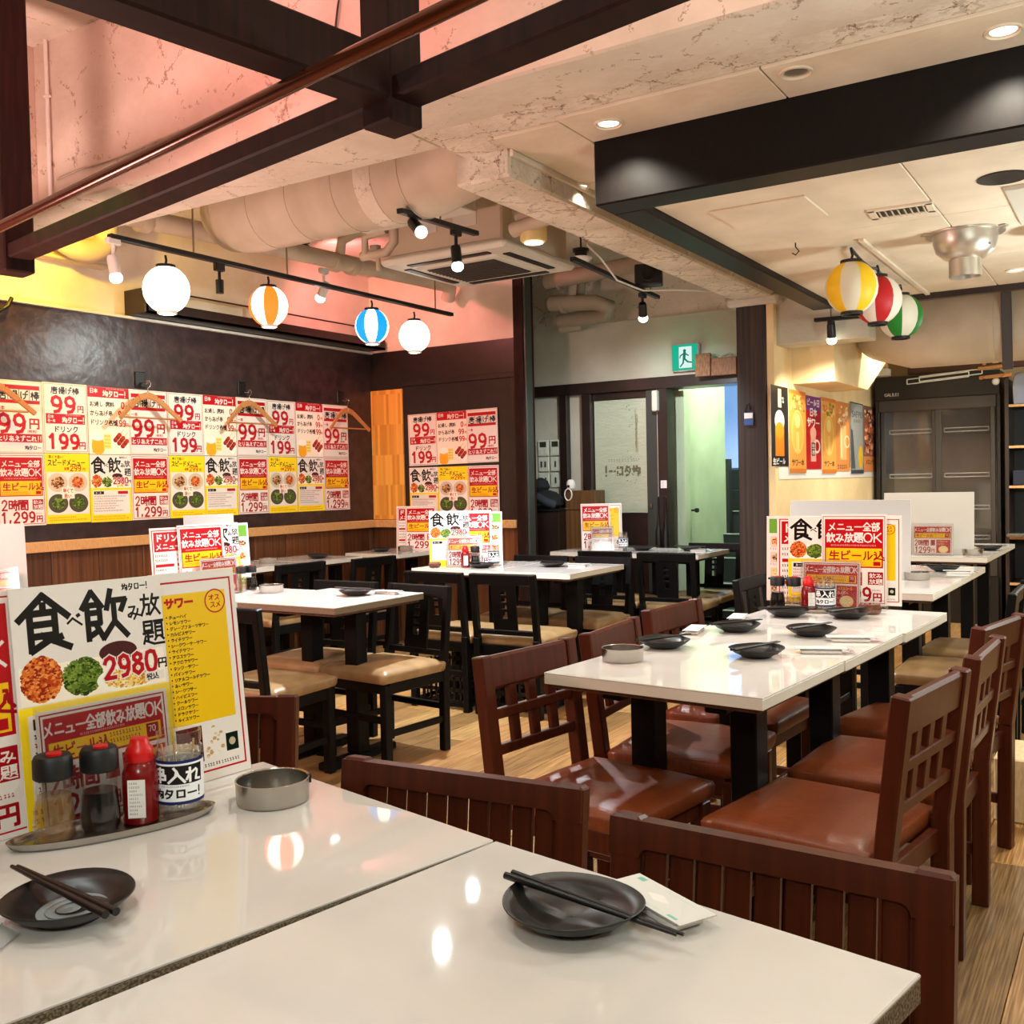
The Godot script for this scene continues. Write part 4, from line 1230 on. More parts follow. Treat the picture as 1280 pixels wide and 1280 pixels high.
# ------------------------------------------------------------------ entrance, stairs
func build_entry():
	var st := new_st()
	# square post under the concrete beam
	var po := structure("trim_5")
	slab(po, "post", Vector3(-2.245, 0, -6.55), Vector3(-2.05, 2.37, -6.33), M.post_wood, 0.006)
	# exit sign
	var ex := thing("exit_sign", "green lit exit sign with running figure on white wall above the doorway", "sign", Vector3(-2.935, 2.07, -7.165))
	part(ex, "housing", box_mesh(Vector3(0.215, 0.205, 0.06), 0.008), M.white_plastic, Vector3(0, 0.103, 0))
	part(ex, "lit_panel", sheet_mesh(0.205, 0.195, 0.004, M.exit_sign, M.white_plastic), null, Vector3(0, 0.005, 0.032))
	var ol := OmniLight3D.new()
	ol.name = "sign_light"
	ol.light_color = Color(0.2, 1.0, 0.8)
	ol.light_energy = 0.035
	ol.omni_range = 8.0
	ol.omni_attenuation = 2.0
	ol.light_size = 0.08
	ol.shadow_enabled = true
	ol.position = Vector3(0, 0.1, 0.12)
	ex.add_child(ol)
	# wooden box fixed beside the sign
	var wbx := thing("wooden_box", "shallow wooden box with loose cables beside the exit sign", "box", Vector3(-2.665, 2.0, -7.14))
	part(wbx, "board", box_mesh(Vector3(0.30, 0.13, 0.02), 0.003), M.crate_wood, Vector3(0.0, 0.075, 0.05))
	part(wbx, "board", box_mesh(Vector3(0.12, 0.17, 0.02), 0.003), M.crate_wood, Vector3(-0.10, 0.095, 0.072))
	part(wbx, "side", box_mesh(Vector3(0.02, 0.13, 0.1), 0.003), M.crate_wood, Vector3(0.14, 0.075, 0.0))
	var pts := []
	for i in 15:
		pts.append(Vector3(-0.06 + 0.013 * i, 0.158 + 0.012 * sin(i * 0.7), 0.03 + 0.02 * cos(i * 0.9)))
	part(wbx, "cable_bundle", tube_mesh(pts, 0.008, 8), M.duct)
	# staircase beyond the doorway: side wall, back wall, steps
	var sw := structure("wall_stairs")
	slab(sw, "plaster", Vector3(-3.3, 0, -8.42), Vector3(-3.1, 3.0, -7.4), M.green_wall)
	slab(sw, "side_return", Vector3(-4.4, 0, -8.42), Vector3(-3.3, 3.0, -8.32), M.green_wall)
	slab(sw, "newel", Vector3(-3.12, 0.6, -8.52), Vector3(-3.08, 1.42, -8.44), M.step)
	slab(sw, "door_casing", Vector3(-3.1, 0, -7.52), Vector3(-3.06, 1.95, -7.4), M.green_wall)
	slab(sw, "end_wall", Vector3(-4.4, 0, -9.7), Vector3(-2.2, 3.6, -9.6), M.white_wall)
	slab(sw, "far_side", Vector3(-4.5, 0, -9.7), Vector3(-4.4, 3.0, -7.4), M.white_wall)
	slab(sw, "near_side", Vector3(-2.25, 0, -9.7), Vector3(-2.2, 3.0, -7.4), M.green_wall)
	slab(sw, "roof", Vector3(-4.5, 2.9, -9.7), Vector3(-2.1, 3.0, -7.4), M.white_wall)
	var stp := structure("stairs")
	for i in 7:
		slab(stp, "step", Vector3(-3.1 if i < 3 else -4.2, 0.19 * i, -9.6), Vector3(-2.2, 0.19 * (i + 1), -7.62 - 0.24 * i), M.step, 0.004)
		slab(stp, "nosing", Vector3(-3.1, 0.19 * (i + 1), -7.66 - 0.24 * i), Vector3(-2.2, 0.19 * (i + 1) + 0.01, -7.61 - 0.24 * i), M.step_edge, 0.003)
	var wn := structure("window_1")
	part(wn, "bright_pane", box_mesh(Vector3(1.3, 1.4, 0.02), 0.002), glow(Color(0.36, 0.60, 1.0), 0.75), Vector3(-3.4, 2.05, -9.57))
	var al := AreaLight3D.new()
	al.name = "window_light"
	al.area_size = Vector2(1.3, 1.4)
	al.light_color = Color(0.55, 0.75, 1.0)
	al.light_energy = 0.6
	al.shadow_enabled = true
	al.position = Vector3(-3.4, 2.05, -9.54)
	al.rotation_degrees.y = 180
	wn.add_child(al)
	make_downlight(Vector3(-2.72, 2.9, -7.95), 7.5, Color(0.92, 1.0, 0.94), "small unseen lamp over the stairs, lighting the green stair wall")  # out of view above the doorway, placed to light the stair wall
	# door closer, door knob, umbrella-like rail by the opening
	single("door_closer", "white door closer arm box at the top of the dark door post", "door closer", box_mesh(Vector3(0.045, 0.16, 0.05), 0.006), M.panel_white, Vector3(-3.19, 1.86, -7.15))
	var kn := Node3D.new()
	kn.name = "door_knob"
	kn.position = Vector3(-3.085, 1.0, -7.55)
	sw.add_child(kn)
	part(kn, "stem", tube_mesh([Vector3(0, 0, 0), Vector3(0.05, 0, 0)], 0.008, 8), M.black)
	part(kn, "ball", lathe_mesh(v2([0.0, -0.02, 0.016, -0.015, 0.02, 0.0, 0.016, 0.015, 0.0, 0.02]), 12), M.black, Vector3(0.06, 0, 0))
	for i in 2:
		single("umbrella", ["black folded umbrella leaning on the left of the dark door post", "black folded umbrella leaning on the right of the dark door post"][i], "umbrella", lathe_mesh(v2([0.004, 0, 0.012, 0.1, 0.024, 0.35, 0.026, 0.85, 0.014, 0.90, 0.008, 1.0, 0.008, 1.12, 0.0, 1.125]), 10), M.black, Vector3(-3.15 + 0.06 * i, 0.0, -7.08))
	var lbl := single("door_label", "small cream arrow label on the dark door post", "label", sheet_mesh(0.05, 0.06, 0.003, M.label_sauce, M.paper), null, Vector3(-3.14, 1.185, -7.168))
	# wall switches and air conditioner controls
	for i in 2:
		var rc := thing("remote_panel", ["left air conditioner control panel on white wall by the pillar", "right air conditioner control panel on white wall by the pillar"][i], "control panel", Vector3(-4.235 + 0.115 * i, 1.47, -7.21))
		part(rc, "case", box_mesh(Vector3(0.10, 0.13, 0.02), 0.004), M.switch_white, Vector3(0, 0.065, 0))
		part(rc, "display", box_mesh(Vector3(0.06, 0.045, 0.006), 0.001), M.screen_grey, Vector3(0, 0.095, 0.01))
		for k in 4:
			part(rc, "button", box_mesh(Vector3(0.018, 0.016, 0.006), 0.001), M.panel_white, Vector3(-0.025 + 0.05 * (k % 2), 0.05 - 0.025 * int(k / 2.0), 0.011))
	var nth := [["upper left", 0, 1.34], ["upper right", 1, 1.34], ["lower left", 0, 1.205], ["lower right", 1, 1.205]]
	for q in nth:
		var sp := thing("switch_plate", "%s white switch plate below the control panels" % q[0], "switch", Vector3(-4.235 + 0.115 * q[1], q[2], -7.21))
		part(sp, "plate", box_mesh(Vector3(0.10, 0.12, 0.012), 0.004), M.switch_white, Vector3(0, 0.06, 0))
		for k in (2 if q[1] == 0 else 1):
			part(sp, "rocker", box_mesh(Vector3(0.014, 0.05, 0.012), 0.002), M.screen_grey, Vector3((-0.018 + 0.036 * k) if q[1] == 0 else 0.0, 0.06, 0.007))
	# reception corner
	var cb := thing("counter", "dark low counter standing between the pillar and the wooden cabinet", "counter", Vector3(-4.16, 0, -6.98))
	part(cb, "body", box_mesh(Vector3(0.34, 1.02, 0.36), 0.004), M.dark_panel, Vector3(0.12, 0.51, 0))
	part(cb, "top", box_mesh(Vector3(0.36, 0.02, 0.38), 0.003), M.black, Vector3(0.12, 1.03, 0))
	var cab := thing("cabinet", "brown wooden cabinet with a lower front section near the entrance", "cabinet", Vector3(-3.76, 0, -7.06))
	part(cab, "tall_section", box_mesh(Vector3(0.26, 1.18, 0.18), 0.004), M.cabinet_wood, Vector3(-0.01, 0.59, 0.0))
	part(cab, "low_section", box_mesh(Vector3(0.28, 1.03, 0.06), 0.004), M.cabinet_wood, Vector3(0.03, 0.515, 0.125))
	part(cab, "low_top", box_mesh(Vector3(0.295, 0.015, 0.075), 0.003), M.cabinet_wood, Vector3(0.03, 1.037, 0.125))
	# dark coat thrown on the counter
	var co := SurfaceTool.new()
	st = new_st()
	lathe(st, v2([0.10, 0.0, 0.15, 0.03, 0.14, 0.09, 0.09, 0.13, 0.04, 0.145, 0.0, 0.148]), 14, Vector3.ZERO, Basis().scaled(Vector3(0.95, 1, 0.9)))
	var coat := thing("coat", "crumpled dark coat with grey sleeve heaped on the counter", "coat", Vector3(-4.05, 1.04, -6.92))
	part(coat, "body", done(st), M.cloth_dark)
	part(coat, "sleeve", tube_mesh([Vector3(-0.08, 0.07, 0.08), Vector3(0.0, 0.09, 0.12), Vector3(0.07, 0.05, 0.11), Vector3(0.12, 0.03, 0.07)], 0.035, 10), M.cloth_grey)
	part(coat, "hood", lathe_mesh(v2([0.05, 0.0, 0.075, 0.04, 0.06, 0.09, 0.02, 0.115, 0.0, 0.118]), 12), M.cloth_dark, Vector3(-0.06, 0.13, -0.02))
	var sb := thing("spray_bottle", "small red labelled bottle standing behind the coat on the counter", "bottle", Vector3(-3.92, 1.04, -7.05))
	part(sb, "body", lathe_mesh(v2([0.0, 0, 0.026, 0.002, 0.028, 0.10, 0.016, 0.13, 0.010, 0.14]), 14), M.cap_red)
	part(sb, "cap", lathe_mesh(v2([0.011, 0.14, 0.012, 0.165, 0.0, 0.168]), 12), M.black)
	var cm := thing("security_camera", "small white camera with a looped cable on top of the wooden cabinet", "camera", Vector3(-3.82, 1.18, -7.03))
	part(cm, "head", lathe_mesh(v2([0.0, 0.0, 0.03, 0.005, 0.036, 0.03, 0.032, 0.06, 0.018, 0.075, 0.0, 0.078]), 16), M.white_plastic, Vector3(-0.03, 0.012, 0.06))
	part(cm, "lens", lathe_mesh(v2([0.0, -0.004, 0.01, -0.002, 0.01, 0.006, 0.0, 0.007]), 12, Basis(Vector3.RIGHT, PI / 2)), M.black, Vector3(-0.03, 0.035, 0.097))
	pts = []
	for i in 17:
		var a := TAU * i / 16.0
		pts.append(Vector3(0.0 + 0.032 * sin(a), -0.03 + 0.045 * cos(a), 0.16))
	part(cm, "cable_loop", tube_mesh(pts, 0.005, 8), M.white_plastic)
	# blue tag on the post
	var tg := thing("hanging_tag", "small blue and white tag hung on the square wooden post", "tag", Vector3(-2.165, 1.59, -6.318))
	part(tg, "card", box_mesh(Vector3(0.062, 0.085, 0.006), 0.002), M.blue_tag, Vector3(0, 0.043, 0))
	part(tg, "paper", box_mesh(Vector3(0.056, 0.035, 0.004), 0.001), M.paper, Vector3(0, 0.062, 0.004))
	part(tg, "hook", tube_mesh([Vector3(-0.02, 0.085, 0.0), Vector3(-0.012, 0.13, 0.004), Vector3(0.005, 0.14, 0.004), Vector3(0.012, 0.10, 0.002)], 0.004, 8), M.black)

# ------------------------------------------------------------------ right-hand end: drink posters, fridge, duct, shelf
func build_right_end():
	var b := structure("trim_6")
	slab(b, "bulkhead", Vector3(-2.06, 2.10, -6.62), Vector3(-1.43, 2.56, -6.40), M.white_wall, 0.006)
	var st := new_st()
	# underside of the upper stair flight jutting from the cream wall
	prism(st, [Vector2(6.66, 2.56), Vector2(6.74, 1.875), Vector2(7.66, 1.88), Vector2(8.95, 2.40), Vector2(8.95, 2.56)], -2.01, -1.72, Basis(Vector3(0, 0, -1), Vector3.UP, Vector3(1, 0, 0)))
	part(b, "stair_soffit", done(st), M.cream_wall)
	# seven drink posters in a row, curling a little
	var labs := ["narrow black drink poster with amber beer glass beside the wooden post", "orange drink poster with pale figure, second from the wooden post", "red and purple drink poster with white mug, third from the post", "orange drink poster with round fruit shape between red and tan posters", "tan drink poster with tall mug, fifth from the wooden post", "grey framed beer poster with yellow glass near the fridge", "brown and coral drink poster closest to the fridge"]
	var zs := [-6.42, -6.80, -7.20, -7.60, -8.02, -8.47, -8.93]
	var ws := [0.36, 0.40, 0.39, 0.40, 0.42, 0.44, 0.44]
	var hs := [0.52, 0.56, 0.52, 0.56, 0.54, 0.58, 0.56]
	for i in 7:
		single("drink_poster", labs[i], "poster", sheet_mesh(ws[i], hs[i], 0.003, M["drink%d" % i], M.paper), null, Vector3(-1.995 + 0.004 * (i % 2), [1.32, 1.275, 1.30, 1.27, 1.285, 1.265, 1.28][i], zs[i]), Vector3(0, 90, 0), "drink posters on the cream wall")
	single("white_strip", "long white paper strip behind the lower edge of drink posters", "strip", box_mesh(Vector3(0.003, 0.08, 2.7), 0.001), M.paper, Vector3(-1.998, 1.275, -7.75))
	# glass-door drinks fridge
	var f := thing("drinks_fridge", "tall brown drinks fridge with two sliding glass doors", "fridge", Vector3(-1.47, 0, -9.0))
	var W := 0.975
	part(f, "left_side", box_mesh(Vector3(0.03, 2.08, 0.62), 0.004), M.fridge_body, Vector3(-W * 0.5 + 0.015, 1.04, -0.31))
	part(f, "right_side", box_mesh(Vector3(0.03, 2.08, 0.62), 0.004), M.fridge_body, Vector3(W * 0.5 - 0.015, 1.04, -0.31))
	part(f, "back", box_mesh(Vector3(W - 0.06, 1.9, 0.02), 0.002), M.fridge_inside, Vector3(0, 1.1, -0.60))
	part(f, "header", box_mesh(Vector3(W, 0.20, 0.64), 0.006), M.fridge_body, Vector3(0, 1.985, -0.30))
	part(f, "base", box_mesh(Vector3(W, 0.40, 0.62), 0.006), M.fridge_body, Vector3(0, 0.20, -0.31))
	part(f, "top_frame", box_mesh(Vector3(W - 0.06, 0.10, 0.03), 0.003), M.fridge_frame, Vector3(0, 1.835, -0.01))
	part(f, "bottom_frame", box_mesh(Vector3(W - 0.06, 0.20, 0.03), 0.003), M.fridge_frame, Vector3(0, 0.5, -0.01))
	for s in [-1, 1]:
		var dr := part(f, "glass_door", box_mesh(Vector3(0.40, 1.19, 0.008), 0.001), M.pane, Vector3(s * 0.215, 1.19, -0.012 if s > 0 else -0.03))
		part(dr, "stile", box_mesh(Vector3(0.035, 1.19, 0.03), 0.003), M.fridge_frame, Vector3(s * 0.215, 0, 0))
		part(dr, "stile", box_mesh(Vector3(0.045, 1.19, 0.03), 0.003), M.fridge_frame, Vector3(-s * 0.20, 0, 0))
		for k in 4:
			var sh := new_st()
			var y: float = [1.60, 1.22, 0.95, 0.70][k]
			for e in [[0.0, 0.0], [0.03, 0.0]]:
				bar(sh, Vector3(s * 0.22 - 0.17, y + e[0], -0.08), Vector3(s * 0.22 + 0.17, y + e[0], -0.08), 0.006, 0.008, 0.001)
			for j in 2:
				bar(sh, Vector3(s * 0.22 - 0.17 + 0.34 * j, y, -0.08), Vector3(s * 0.22 - 0.17 + 0.34 * j, y + 0.03, -0.08), 0.006, 0.006, 0.001, Vector3.FORWARD)
			for j in 9:
				bar(sh, Vector3(s * 0.22 - 0.17 + 0.0425 * j, y, -0.08), Vector3(s * 0.22 - 0.17 + 0.0425 * j, y, -0.55), 0.005, 0.005, 0.001)
			part(f, "wire_shelf", done(sh), M.wire)
	var tm := TextMesh.new()
	var sf := SystemFont.new()
	sf.font_names = PackedStringArray(["Droid Sans"])
	tm.font = sf
	tm.text = "GALILEI"
	tm.font_size = 12
	tm.pixel_size = 0.0028
	tm.depth = 0.003
	part(f, "lettering", tm, M.white_plastic, Vector3(-0.35, 1.93, 0.022))
	part(f, "display", box_mesh(Vector3(0.05, 0.03, 0.004), 0.002), glow(Color(0.3, 0.55, 1.0), 0.5), Vector3(0.37, 0.33, 0.002))
	part(f, "green_light", box_mesh(Vector3(0.02, 0.014, 0.004), 0.002), glow(Color(0.3, 1.0, 0.3), 1.0), Vector3(-0.02, 0.30, 0.002))
	part(f, "sticker", box_mesh(Vector3(0.07, 0.075, 0.003), 0.001), M.paper, Vector3(0.22, 0.18, 0.002))
	# hangers and small things along the fridge top
	var hb := structure("trim_7")
	slab(hb, "rust_header", Vector3(-1.70, 2.10, -9.1), Vector3(-0.3, 2.28, -9.05), M.rust)
	var wr := thing("wire_rack", "flat white wire rack hung on the fridge header", "rack", Vector3(-1.45, 2.03, -8.96))
	for k in 2:
		var sh := new_st()
		var o := Vector3(0.10 * k, -0.02 + 0.015 * k, 0.01 * k)
		var q := [Vector3(-0.24, 0, 0), Vector3(0.24, 0.03, 0), Vector3(0.24, 0.07, 0), Vector3(-0.24, 0.04, 0), Vector3(-0.24, 0, 0)]
		for i in 4:
			bar(sh, q[i] + o, q[i + 1] + o, 0.008, 0.008, 0.001)
		part(wr, "loop", done(sh), M.wire)
	var pr := thing("peg_rail", "two light wooden bars with round pegs above the fridge", "rail", Vector3(-1.02, 2.10, -8.93))
	for k in 2:
		part(pr, "bar", box_mesh(Vector3(0.24, 0.028, 0.02), 0.004), M.hanger_wood, Vector3(0.01 * k, -0.075 * k, 0.0), Vector3(0, 0, 3.0))
	for k in 4:
		part(pr, "peg", lathe_mesh(v2([0.0, -0.014, 0.012, -0.008, 0.014, 0.0, 0.012, 0.008, 0.0, 0.014]), 10), M.hanger_wood, Vector3(-0.07 + 0.14 * (k % 2), 0.03 - 0.11 * int(k / 2.0), 0.012))
	var wa := thing("paper_stack", "small stack of pale boxes on the corner of the fridge top", "boxes", Vector3(-1.90, 2.09, -8.92))
	part(wa, "box", box_mesh(Vector3(0.16, 0.06, 0.1), 0.004), M.panel_white, Vector3(0, 0.03, 0))
	part(wa, "box", box_mesh(Vector3(0.14, 0.05, 0.09), 0.004), M.board, Vector3(-0.01, 0.087, 0))
	single("wall_sensor", "white heart shaped sensor at the top right of the fridge", "sensor", lathe_mesh(v2([0.0, 0, 0.022, 0.004, 0.03, 0.018, 0.02, 0.035, 0.0, 0.04]), 14, Basis(Vector3.RIGHT, PI / 2)), M.white_plastic, Vector3(-1.01, 1.985, -8.975))
	# round duct with bracket
	var d := thing("round_duct", "fat beige round duct running across above the fridge", "duct", Vector3(-1.1, 2.20, -7.2))
	var pts := [Vector3(-0.44, 0.10, -0.30), Vector3(-0.42, 0.08, -0.2), Vector3(-0.34, 0.05, -0.06), Vector3(-0.2, 0.0, 0.0), Vector3(0.0, 0.0, 0.0), Vector3(2.6, 0.0, 0.0)]
	part(d, "pipe", tube_mesh(pts, 0.235, 28), M.duct)
	st = new_st()
	for x in [0.27]:
		tube(st, [Vector3(x, 0, 0), Vector3(x + 0.03, 0, 0)], 0.240, 28)
	part(d, "joint", done(st), M.duct_light)
	st = new_st()
	tube(st, [Vector3(1.3, 0, 0), Vector3(1.33, 0, 0)], 0.240, 28)
	part(d, "joint", done(st), M.duct_light)
	part(d, "hanger_strap", box_mesh(Vector3(0.06, 0.62, 0.02), 0.004), M.fridge_frame, Vector3(0.38, 0.0, 0.25), Vector3(8, 0, 0))
	# open shelf at the far right
	var s := thing("open_shelf", "dark open shelf unit with pale edged boards right of the fridge", "shelf", Vector3(-0.62, 0, -8.92))
	for x in [-0.31, 0.31]:
		part(s, "side", box_mesh(Vector3(0.03, 2.0, 0.4), 0.003), M.post_wood, Vector3(x, 1.0, -0.2))
	for y in [0.35, 0.72, 1.13, 1.45, 1.78]:
		var bd := part(s, "board", box_mesh(Vector3(0.59, 0.025, 0.4), 0.002), M.post_wood, Vector3(0, y, -0.2))
		part(bd, "edge", box_mesh(Vector3(0.59, 0.02, 0.004), 0.001), M.board, Vector3(0, 0, 0.202))
	part(s, "back", box_mesh(Vector3(0.6, 1.95, 0.012), 0.002), M.black, Vector3(0, 1.0, -0.4))
	single("silver_bag", "crumpled silver bag standing on the top board of the open shelf", "bag", cushion_mesh(0.10, 0.16, 0.24, 0.02, 0.03), M.foil, Vector3(-0.84, 1.793, -9.02))
	single("storage_box", "dark blue storage box on the middle board of the open shelf", "box", box_mesh(Vector3(0.3, 0.12, 0.3), 0.006), plain(Color(0.05, 0.08, 0.16), 0.5), Vector3(-0.74, 1.143 + 0.06, -9.07))
	single("serving_tray", "grey serving tray sticking out of the open shelf", "tray", box_mesh(Vector3(0.45, 0.03, 0.42), 0.008), M.steel, Vector3(-0.70, 0.748, -9.0))
	# pale low box on the floor behind the row of chairs
	single("low_box", "pale wooden low box on the floor beyond the right lattice chairs", "box", box_mesh(Vector3(0.9, 0.23, 0.30), 0.006), M.pale_wood, Vector3(-0.01, 0.115, -4.07))

# ------------------------------------------------------------------ lamps
func spot_light(parent, pos: Vector3, dir: Vector3, c: Color, e: float, angle: float, size: float):
	var l := SpotLight3D.new()
	l.name = "lamp_light"
	l.light_color = c
	l.light_energy = e
	l.spot_range = 14.0
	l.spot_attenuation = 2.0
	l.spot_angle = angle
	l.spot_angle_attenuation = 0.6
	l.light_size = size
	l.shadow_enabled = true
	parent.add_child(l)
	l.position = pos
	var up := Vector3.UP if abs(dir.normalized().y) < 0.95 else Vector3.FORWARD
	l.basis = Basis.looking_at(dir.normalized(), up)
	return l

func make_downlight(p: Vector3, e: float, c: Color, label: String, angle := 62.0):
	var t := thing("downlight", label, "downlight", p, 0, "recessed ceiling lamps")
	var st := new_st()
	lathe(st, v2([0.045, -0.002, 0.050, -0.003, 0.052, 0.0, 0.052, 0.004]), 22)
	lathe(st, v2([0.040, 0.030, 0.045, -0.004]), 22)
	part(t, "rim", done(st), M.ceiling_board)
	if e <= 0.0:
		part(t, "bulb", lathe_mesh(v2([0.0, -0.0012, 0.036, 0.0, 0.038, 0.004, 0.0, 0.006]), 18), M.cast, Vector3(0, 0.002, 0))
		return t
	part(t, "bulb", lathe_mesh(v2([0.0, -0.0012, 0.036, 0.0, 0.038, 0.004, 0.0, 0.006]), 18), glow(c, 2.0), Vector3(0, 0.002, 0))
	spot_light(t, Vector3(0, -0.014, 0), Vector3.DOWN, c, e, angle, 0.035)
	return t

# track spot: top of the stem at p, head aimed along dir
func make_spot(p: Vector3, dir: Vector3, c: Color, e: float, angle: float, label: String, shell: Material, stem := 0.07, bright := 6.0):
	var t := thing("track_spotlight", label, "spotlight", p)
	dir = dir.normalized()
	var up := Vector3.UP if abs(dir.y) < 0.95 else Vector3.FORWARD
	var b := Basis.looking_at(dir, up) * Basis(Vector3.RIGHT, -PI / 2)   # local +y runs along dir
	part(t, "adapter", box_mesh(Vector3(0.03, 0.03, 0.07), 0.004), shell, Vector3(0, -0.012, 0))
	part(t, "stem", tube_mesh([Vector3(0, -0.02, 0), Vector3(0, -stem, 0)], 0.009, 10), shell)
	var o := Vector3(0, -stem, 0)
	var st := new_st()
	lathe(st, v2([0.0, -0.045, 0.022, -0.043, 0.026, -0.03, 0.027, 0.045, 0.024, 0.045]), 18, o, b)
	part(t, "head", done(st), shell)
	st = new_st()
	lathe(st, v2([0.0, 0.040, 0.020, 0.042, 0.028, 0.052, 0.031, 0.062, 0.027, 0.076, 0.016, 0.085, 0.0, 0.088]), 18, o, b)
	part(t, "bulb", done(st), glow(c, bright))
	spot_light(t, o + dir * 0.10, dir, c, e, angle, 0.03)
	return t

func make_track(a: Vector3, b: Vector3, label: String, rods: Array, ceil: float):
	var t := thing("lighting_track", label, "light track", (a + b) * 0.5)
	var o := (a + b) * 0.5
	var st := new_st()
	bar(st, a - o, b - o, 0.034, 0.024, 0.003)
	part(t, "rail", done(st), M.black)
	for k in rods:
		var p := a.lerp(b, k) - o
		part(t, "rod", tube_mesh([p, Vector3(p.x, ceil - o.y, p.z)], 0.005, 8), M.steel)
	return t

# paper lantern: ribbed balloon, hat and base rings; gores of two colours
func make_lantern(p: Vector3, d: float, c1: Color, c2: Color, lit: bool, gores: int, label: String, group: String, phase := 0.0, energy := 1.0, light := Color(1, 0.95, 0.85)):
	var t := thing("paper_lantern", label, "lantern", p, 0, group)
	var r := d * 0.5
	for g in gores:
		var st := new_st()
		st.set_smooth_group(1)
		var n := 5
		var rows := 16
		var gg := []
		for i in rows + 1:
			var a := lerpf(-1.18, 1.18, float(i) / rows)
			var rr: float = r * cos(a) * (1.0 - 0.012 * (i % 2)) * 1.02
			var y := r * sin(a) * 1.06
			var row := []
			for k in n + 1:
				var an := phase + TAU * (g + float(k) / n) / gores
				row.append(Vector3(cos(an) * rr, y, sin(an) * rr))
			gg.append(row)
		for i in rows:
			for k in n:
				quad(st, gg[i][k + 1], gg[i][k], gg[i + 1][k], gg[i + 1][k + 1])
		var c := c1 if g % 2 == 0 else c2
		var m := plain(c, 0.55)
		if lit:
			m.emission_enabled = true
			m.emission = c
			m.emission_energy_multiplier = energy
		part(t, "paper_gore", done(st), m)
	var top := r * sin(1.18) * 1.06
	var rc := r * cos(1.18) * 1.12
	part(t, "top_cap", lathe_mesh(v2([0.0, top - 0.004, rc, top - 0.004, rc, top + 0.012, 0.0, top + 0.014]), 20), M.black)
	var ringm: Material = M.black
	if lit:
		ringm = M.white_plastic
	part(t, "bottom_ring", lathe_mesh(v2([rc * 0.8, -top - 0.012, rc, -top - 0.012, rc, -top + 0.004, rc * 0.8, -top + 0.004, rc * 0.8, -top - 0.012]), 20), ringm)
	part(t, "hanger", tube_mesh([Vector3(0, top + 0.01, 0), Vector3(0.006, top + 0.035, 0), Vector3(0, top + 0.06, 0)], 0.006, 8), M.black)
	if lit:
		for s in 1:
			var ol := OmniLight3D.new()
			ol.name = "lantern_light"
			ol.light_color = light
			ol.light_energy = LANTERN
			ol.omni_range = 12.0
			ol.omni_attenuation = 2.0
			ol.light_size = r
			ol.shadow_enabled = true
			ol.position = Vector3(0, 0, 0)
			t.add_child(ol)
	return t

